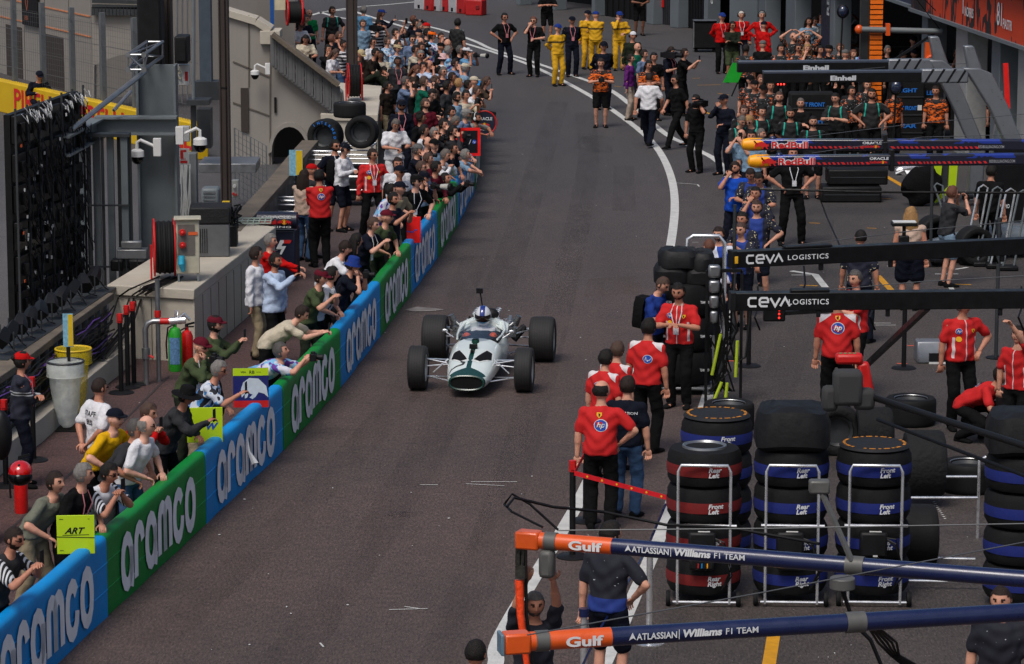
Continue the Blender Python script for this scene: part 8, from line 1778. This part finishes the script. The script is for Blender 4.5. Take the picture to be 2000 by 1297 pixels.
A(1068, -20, 'hands', 10, 'black', 'black/short', 's.k', 1, 'man in black shorts cropped at the top edge', footpx=(1068, 80))
A(1250, -36, 'look', 10, 'black', 'black/short', 's.k', 3, 'person in black shorts by the team garage', footpx=(1248, 70))
A(1236, 70, 'stand', 20, 'dolive/long', 'dolive', None, 1, 'man in green jacket and white racing headset', hat='capback', hatc='white', extra='H')
A(1245, 93, 'stand', 40, 'dgreen', 'navy', None, 0, 'bald man beside the green jacket')
A(1258, 106, 'stand', 60, 'bluegrey', 'navy', 's.d', 0, 'dark haired man in blue grey behind purple shirt')
A(1170, 82, 'back', 10, 'navy/long', 'navy', None, 1, 'bearded navy marshal with headset behind orange shirt', hat='cap', hatc='navy', extra='HB', footpx=(1178, 214), ht=1.02)
A(1169, 116, 'hands', 0, 'camo', 'black/short', 's.d', 0, 'man in orange camouflage shirt and black shorts', extra='C', footpx=(1173, 249), ht=1.0)
A(1228, 118, 'stand', 70, 'purple/long', 'beige', 's.d', 0, 'person in purple top and light trousers', footpx=(1228, 235), ht=.97)
A(1267, 127, 'hands', 30, 'camo', 'black', 's.k', 1, 'person in orange camouflage behind white polo')
A(1277, 112, 'stand', 20, 'black', 'black', 's.k', 1, 'dark haired person above white polo man')
A(1271, 145, 'walk', 165, 'shirtb', 'navy', 'c.d', 1, 'man in white polo walking away across the line', footpx=(1266, 286), ht=1.02); REQ[-1]['top'] = 'white'
A(1310, 95, 'hands', 60, 'navy', 'navy', 's.d', 0, 'man in navy polo with video camera and lanyard', extra='VL', footpx=(1304, 225), ht=1.02)
A(1328, 101, 'up1_m', 66, 'black', 'black', 's.d', 0, 'man in black tee lifting phone with straight arms', footpx=(1330, 226), extra='')
REQ[-1]['pk'] = 'phone2'; REQ[-1]['extra'] = 'P'
A(1315, 152, 'walk', -60, 'black', 'black', 's.k', 1, 'man in black walking left past the white line', extra='G', footpx=(1322, 290), ht=1.02)
A(1347, 197, 'shouldercam_m', -40, 'black', 'black', 's.k', 1, 'camera operator in black with shoulder camera', extra='Vx', footpx=(1360, 337), ht=1.0)
A(1411, 192, 'face', -40, 'navy/long', 'navy', None, 1, 'marshal in dark navy overall and cap, right', hat='cap', hatc='navy', footpx=(1414, 342), ht=1.03)
A(1409, 36, 'back', 15, 'red/long', 'black', None, 0, 'red sweater man with blue cap beside flight case', hat='cap', hatc='rblue', extra='L', footpx=(1409, 144), ht=1.02)
A(1431, 50, 'cross', 10, 'dolive/long', 'olive/short', 'n.k', 2, 'woman in olive jacket with sunglasses by red men', extra='G')
A(1448, 30, 'stand', 10, 'red/long', 'navy', 's.w', 0, 'white haired red sweater man wearing headset', extra='HN')
A(1488, 30, 'hips', 10, 'red/long', 'grey', 'c.g', 0, 'tall red sweater man with hands on hips', extra='HN', ht=1.05)
A(1492, 50, 'stand2', 130, 'red/long', 'black', None, 0, 'red sweater man in navy cap seen from behind', hat='cap', hatc='navy')
GM = 'team members crowded in front of the garages'
def Gm(*a, **k): k.setdefault('group', GM); A(*a, **k)
Gm(1549, 72, 'headhands_m', 10, 'camod', 'black', None, 0, 'bald man with sunglasses, arms behind his head', extra='G')
Gm(1567, 64, 'stand', 10, 'navy', 'black', None, 1, 'man in blue cap and sunglasses among orange shirts', hat='cap', hatc='lblue', extra='G')
Gm(1577, 73, 'headhands', 0, 'camod', 'black', 's.g', 0, 'grey haired man holding both hands on his head', extra='G')
Gm(1593, 40, 'look', 15, 'white', 'navy', 's.d', 1, 'man in white polo standing above the orange team')
Gm(1580, 42, 'stand', 20, 'lblue', 'navy', 'l.k', 1, 'black haired woman left of white polo man', extra='K')
Gm(1604, 34, 'stand', 20, 'sky', 'navy', 's.d', 0, 'sunglasses man with light blue backpack straps', extra='GK')
Gm(1525, 95, 'cross', 10, 'camod', 'black', 's.k', 1, 'dark haired team member at front of orange row')
Gm(1559, 94, 'cross', 10, 'camod', 'black', 's.d', 1, 'smiling team member in sunglasses, orange flecks', extra='G')
Gm(1577, 95, 'face', 5, 'camod', 'black', 'l.y', 0, 'blonde woman in dark orange shirt, chin on hand')
Gm(1490, 88, 'stand', 160, 'black', 'black', None, 0, 'grey capped person in black seen from behind', hat='cap', hatc='grey')
Gm(1457, 96, 'stand', 150, 'camod', 'black', 'c.k', 3, 'dark skinned team member turned away, orange sleeves')
Gm(1619, 97, 'stand', 90, 'black', 'black', None, 1, 'dark capped team member looking right', hat='cap', hatc='black')
Gm(1602, 98, 'stand', 30, 'camod', 'black', 's.k', 1, 'dark haired team member wedged beside dark cap')
Gm(1641, 94, 'stand', 10, 'camod', 'black', 's.r', 0, 'ginger masked team member under the light gantry')
Gm(1656, 38, 'headhands', 40, 'white', 'navy', 's.k', 1, 'dark haired man in white, palms on his face')
Gm(1668, 55, 'look', 60, 'white', 'navy', 's.m', 1, 'man in white tee bowing beside orange tower')
Gm(1687, 80, 'stand', 30, 'black', 'black', None, 0, 'bald man in black next to orange tower')
Gm(1685, 98, 'stand', 10, 'bib1', 'black', 's.k', 1, 'bearded man in pale teal below orange tower', extra='B')
Gm(1667, 106, 'stand', 20, 'black', 'black', 's.r', 0, 'pale man beside grey cap under the white shirt')
Gm(1651, 106, 'stand', 140, 'black', 'black', None, 0, 'grey capped team member close to upper dark boom', hat='cap', hatc='grey')
Gm(1716, 88, 'stand', 20, 'camod', 'black', 's.k', 1, 'dark haired man with sunglasses on head, orange', extra='')
Gm(1712, 108, 'stand', 30, 'camod', 'black', 'c.m', 0, 'shaven man close to the upper black gantry')
Gm(1734, 98, 'stand', 30, 'black', 'black', 's.g', 0, 'grey haired man behind black umbrella shape')
Gm(1784, 80, 'stand', 10, 'black', 'black', None, 1, 'team member in blue and black cap near arm', hat='cap', hatc='navy')
Gm(1764, 108, 'stand', -20, 'black', 'black', 's.k', 4, 'pale team member in black cap with white logo', hat='cap', hatc='black')
Gm(1786, 106, 'stand', 20, 'black', 'black', None, 2, 'dark capped team member under the silver arm', hat='cap', hatc='navy')
Gm(1836, 122, 'cross', 10, 'camod', 'black', 's.b', 1, 'team member with folded arms between silver arms')
Gm(1870, 102, 'face', 10, 'black', 'black', 's.k', 2, 'tall man in black by the white garage column', ht=1.06)
Gm(1978, 168, 'stand', 10, 'camod', 'black', 's.b', 0, 'team member far right in orange flecks')
Gm(1950, 172, 'stand', 30, 'camod', 'black', None, 0, 'team member with orange cap behind red light bar', hat='cap', hatc='orange')
Gm(1466, 157, 'stand', 10, 'camod', 'black', None, 0, 'team member in dark cap beneath green panel', hat='cap', hatc='black')
Gm(1474, 167, 'cross', 10, 'camod', 'black', None, 2, 'team member with black beanie, orange patterned shirt', hat='capback', hatc='black')
Gm(1490, 176, 'stand', 10, 'camod', 'black', None, 1, 'team member wearing yellow sunglasses on black cap', hat='cap', hatc='black')
Gm(1486, 156, 'stand', 20, 'black', 'black', 's.r', 0, 'ginger team member behind the yellow sunglasses')
Gm(1505, 168, 'stand', 10, 'camod', 'black', 's.b', 1, 'team member in shade below lower black boom')
Gm(1748, 178, 'stand', 40, 'camo', 'black', 's.d', 1, 'orange shirted member beside stacked tyre covers')
Gm(1828, 178, 'stand', -20, 'camo', 'black', 's.d', 1, 'orange shirted member partly behind silver arm')
Gm(1694, 166, 'stand', 10, 'camod', 'black', 's.r', 0, 'ginger man above the big teal shirted man')
Gm(1663, 178, 'stand', 30, 'camod', 'black', 's.k', 1, 'orange flecked member left of teal shirted man')
Gm(1703, 184, 'hips', 0, 'merc', 'black', 's.k', 1, 'broad man in teal shirt, hands on hips', extra='B', ht=1.07, w=1.1, opt='fat')
Gm(1522, 190, 'stand', 0, 'merc', 'black', 'c.b', 0, 'tall man in teal shirt, first in rear row', extra='B', ht=1.05)
Gm(1564, 202, 'cross', -20, 'black', 'black', 'c.m', 0, 'heavy bearded man in plain black looking left', extra='B', w=1.08)
Gm(1632, 192, 'hands', -30, 'merc', 'black', 'c.k', 0, 'shaven man in teal shirt with watch', ht=1.02)
Gm(1544, 222, 'back', 0, 'merc', 'black/short', 's.k', 1, 'middle man in teal shirt looking at camera', extra='B')
Gm(1592, 221, 'back', 0, 'merc', 'black/short', 'c.k', 0, 'bald bearded man in teal shirt and shorts', extra='B', footpx=(1586, 388))
Gm(1488, 218, 'stand', 20, 'merc', 'black', 's.k', 0, 'dark haired man in teal shirt with three stripes')
Gm(1453, 216, 'stand', 10, 'merc', 'black', 's.b', 4, 'young brown haired man with small glasses')
Gm(1449, 236, 'look', 30, 'merc', 'black', 'c.m', 0, 'bald head in teal shirt left of blond man')
Gm(1464, 236, 'look', -30, 'merc', 'black', 's.y', 4, 'blond man with glasses looking left', extra='G')
Gm(1448, 264, 'camera', -20, 'lblue', 'navy', None, 0, 'bald man behind boom end taking a photo', extra='P')
Gm(1468, 266, 'stand', -10, 'lblue', 'navy', 's.k', 1, 'dark haired man above yellow boom tip')
Gm(1486, 262, 'stand', 60, 'white', 'navy', 'c.m', 0, 'bald man just right of yellow boom tip')
Gm(1436, 328, 'phone1', -30, 'blue/out', 'navy', 'c.d', 1, 'bearded man in royal blue shirt talking on phone', extra='BP', opt='fat', ht=1.03)
REQ[-1]['pk'] = 'face'
Gm(1531, 320, 'hips', 10, 'black', 'black', 's.k', 1, 'man in black with green lanyard behind booms', footpx=(1545, 478), ht=1.08, extra='N')
Gm(1482, 349, 'look', -20, 'rb', 'navy', 's.k', 1, 'dark haired navy team man first behind blue shirt')
Gm(1466, 341, 'look', -20, 'rb', 'navy', 's.d', 1, 'navy team man whose face is partly hidden')
Gm(1476, 378, 'face', -20, 'rb', 'navy', 's.k', 1, 'navy team man touching his glasses')
Gm(1478, 405, 'hips', -10, 'rb', 'navy/short', 's.b', 0, 'bearded brown haired man in navy and blue shirt', extra='B', ht=1.02)
Gm(1450, 428, 'stand', -30, 'rb', 'navy/short', 's.k', 1, 'dark haired navy team man behind short haired one')
Gm(1447, 449, 'phone2', -30, 'rb', 'navy/short', 'c.b', 0, 'short haired navy team man with yellow sleeve badges', extra='P')
Gm(1404, 458, 'stand', -30, 'two/out', 'navy', 's.d', 0, 'bearded man with glasses in blue and white shirt', extra='GB')
Gm(1385, 482, 'stand', 200, 'black', 'navy', 'c.r', 0, 'ginger haired man in black tee by tyre stack', ht=.98)
A(1294, 556, 'look', 60, 'rblue', 'navy', 'c.b', 0, 'man in royal blue polo with black backpack texting', extra='KP', ht=1.03, footpx=None)
A(1333, 554, 'hands', -20, 'ferp', 'black', 's.k', 1, 'dark haired man in red team shirt looking down', extra='NB', footpx=(1326, 796), ht=1.04); FER1 = REQ[-1]
A(1239, 616, 'stand', 150, 'fer', 'black', 's.k', 1, 'tall dark haired man in red shirt from behind', ht=1.04, footpx=(1262, 884)); FER2 = REQ[-1]
A(1206, 684, 'stand', 140, 'fer', 'black', 's.b', 0, 'brown haired woman in red team shirt from behind', ht=.97)
FER3 = REQ[-1]
A(1183, 700, 'stand', 140, 'fer', 'black', 's.k', 0, 'black haired red team member beside brown haired one', ht=.97); FER4 = REQ[-1]
A(1190, 746, 'stand', 160, 'navy', 'jeans', 'f.d', 0, 'shaggy brown haired person in navy tee and jeans', ht=1.0, footpx=(1222, 1010)); NAVYT = REQ[-1]
A(1145, 762, 'hipside', 168, 'ferp', 'black', 'b.k', 0, 'balding man in red team shirt standing by post', ht=1.04, opt='fat', footpx=(1172, 1035)); FER5 = REQ[-1]
A(1634, 615, 'stand', 178, 'fer', 'black', 'c.r', 1, 'heavy shaven man in red team shirt walking away', ht=1.08, opt='fat', footpx=(1632, 830)); FER6 = REQ[-1]
A(1671, 545, 'cross', -60, 'ferp', 'black', 's.s', 0, 'grey haired man in red shirt behind lower boom', ht=1.06)
A(1873, 592, 'hipside_m', 20, 'ferp', 'black', 's.s', 1, 'big man in red shirt, face behind black boom', ht=1.08, opt='fat', footpx=(1872, 838)); FER7 = REQ[-1]
A(1990, 655, 'over1_m', -40, 'ferp', 'black', 's.k', 0, 'red shirted mechanic at right edge reaching up', ht=1.0)
A(1955, 732, 'crouch', 60, 'fer', 'black', 's.k', 1, 'crouching mechanic in red shirt beside tyres', ht=1.05); FER8 = REQ[-1]
A(1985, 845, 'crouch_m', -50, 'red/long', 'black', 'b.k', 1, 'crouching mechanic in long red sleeves, bald patch')
A(1681, 464, 'stand2', 160, 'rb', 'navy', 'c.k', 1, 'short haired man in navy jacket carrying laptop', ht=1.04)
A(1779, 418, 'stand', 170, 'blush/vest', 'navy/skirt', 'l.y', 1, 'blonde woman in strapless top with jacket at waist', ht=1.0)
A(1837, 394, 'camera_m', 110, 'dgrey', 'ljeans/short', 's.r', 0, 'videographer in dark tee and pale denim shorts', extra='C', footpx=(1846, 560), ht=1.02)
A(1932, 345, 'stand', 150, 'black', 'black', 's.k', 1, 'mechanic in black standing beside parked car', footpx=(1930, 512), ht=1.03)
A(1044, 1180, 'over', 12, 'will', 'navy', 'c.s', 1, 'bearded mechanic reaching up to the orange boom', extra='B', ht=1.0); WIL1 = REQ[-1]
A(1193, 1042, 'hipside', 150, 'will', 'navy/short', 's.k', 0, 'dark haired mechanic in navy with tattooed arm', ht=1.04); WIL2 = REQ[-1]
A(929, 1276, 'stand', 160, 'black', 'black', 'c.k', 1, 'dark haired head at the bottom edge of photo', ht=1.0)
A(1955, 1172, 'stand', -20, 'will', 'navy', 'c.d', 0, 'mechanic in navy shirt at bottom right corner', ht=1.05)
build_people()
for q, a in ((FER5, .0),): hp_badge(q, -.02, .31, .065); shield_badge(q, 0, .43)
hp_badge(FER6, 0, .34, .07); shield_badge(FER6, 0, .47)
hp_badge(FER2, -.06, .30, .05); hp_badge(FER3, 0, .33, .055); hp_badge(FER4, 0, .33, .055); hp_badge(FERB, 0, .34, .055); shield_badge(FERB, 0, .46)
hp_badge(FER8, 0, .34, .06)
for q in (FER1, FERC, FER7):
 hp_badge(q, -.09, .37, .035, 'front'); a = MB(); disc(a, Matrix.Identity(4), -.09, .27, .034, n=14); decal(q, 'shell_badge', a, M_inky, 'front', .008); shield_badge(q, .09, .37, .022, 'front')
chest_text(STAFF, 'STAFF', 0, .36, .085, M_inkd, 'back'); chest_text(STAFF, 'ELS', 0, .25, .085, M_inkd, 'back')
chest_text(NAVYT, 'ORGANISATION', .02, .36, .045, M_ink, 'back')
HMd = joints(POSES['drive'])['HM']
def vis(mb):
 vs = []; n = 14
 for z in (-.045, -.01, .03, .062):
  for k in range(n + 1):
   a = math.pi * (k / n * .78 + .11) ; k_ = math.sqrt(max(.01, 1 - ((z - .01) / .172) ** 2)); vs.append(Vector((math.cos(a) * .149 * k_, -math.sin(a) * .169 * k_, z)))
 mb.add(vs, [(i * (n + 1) + k, i * (n + 1) + k + 1, (i + 1) * (n + 1) + k + 1, (i + 1) * (n + 1) + k) for i in range(3) for k in range(n)])
child('visor', acc_mesh('visor', vis), DRV['root'], [mat('visor_dark', (30, 20, 20), .1, var=0, coat=1)], HMd)
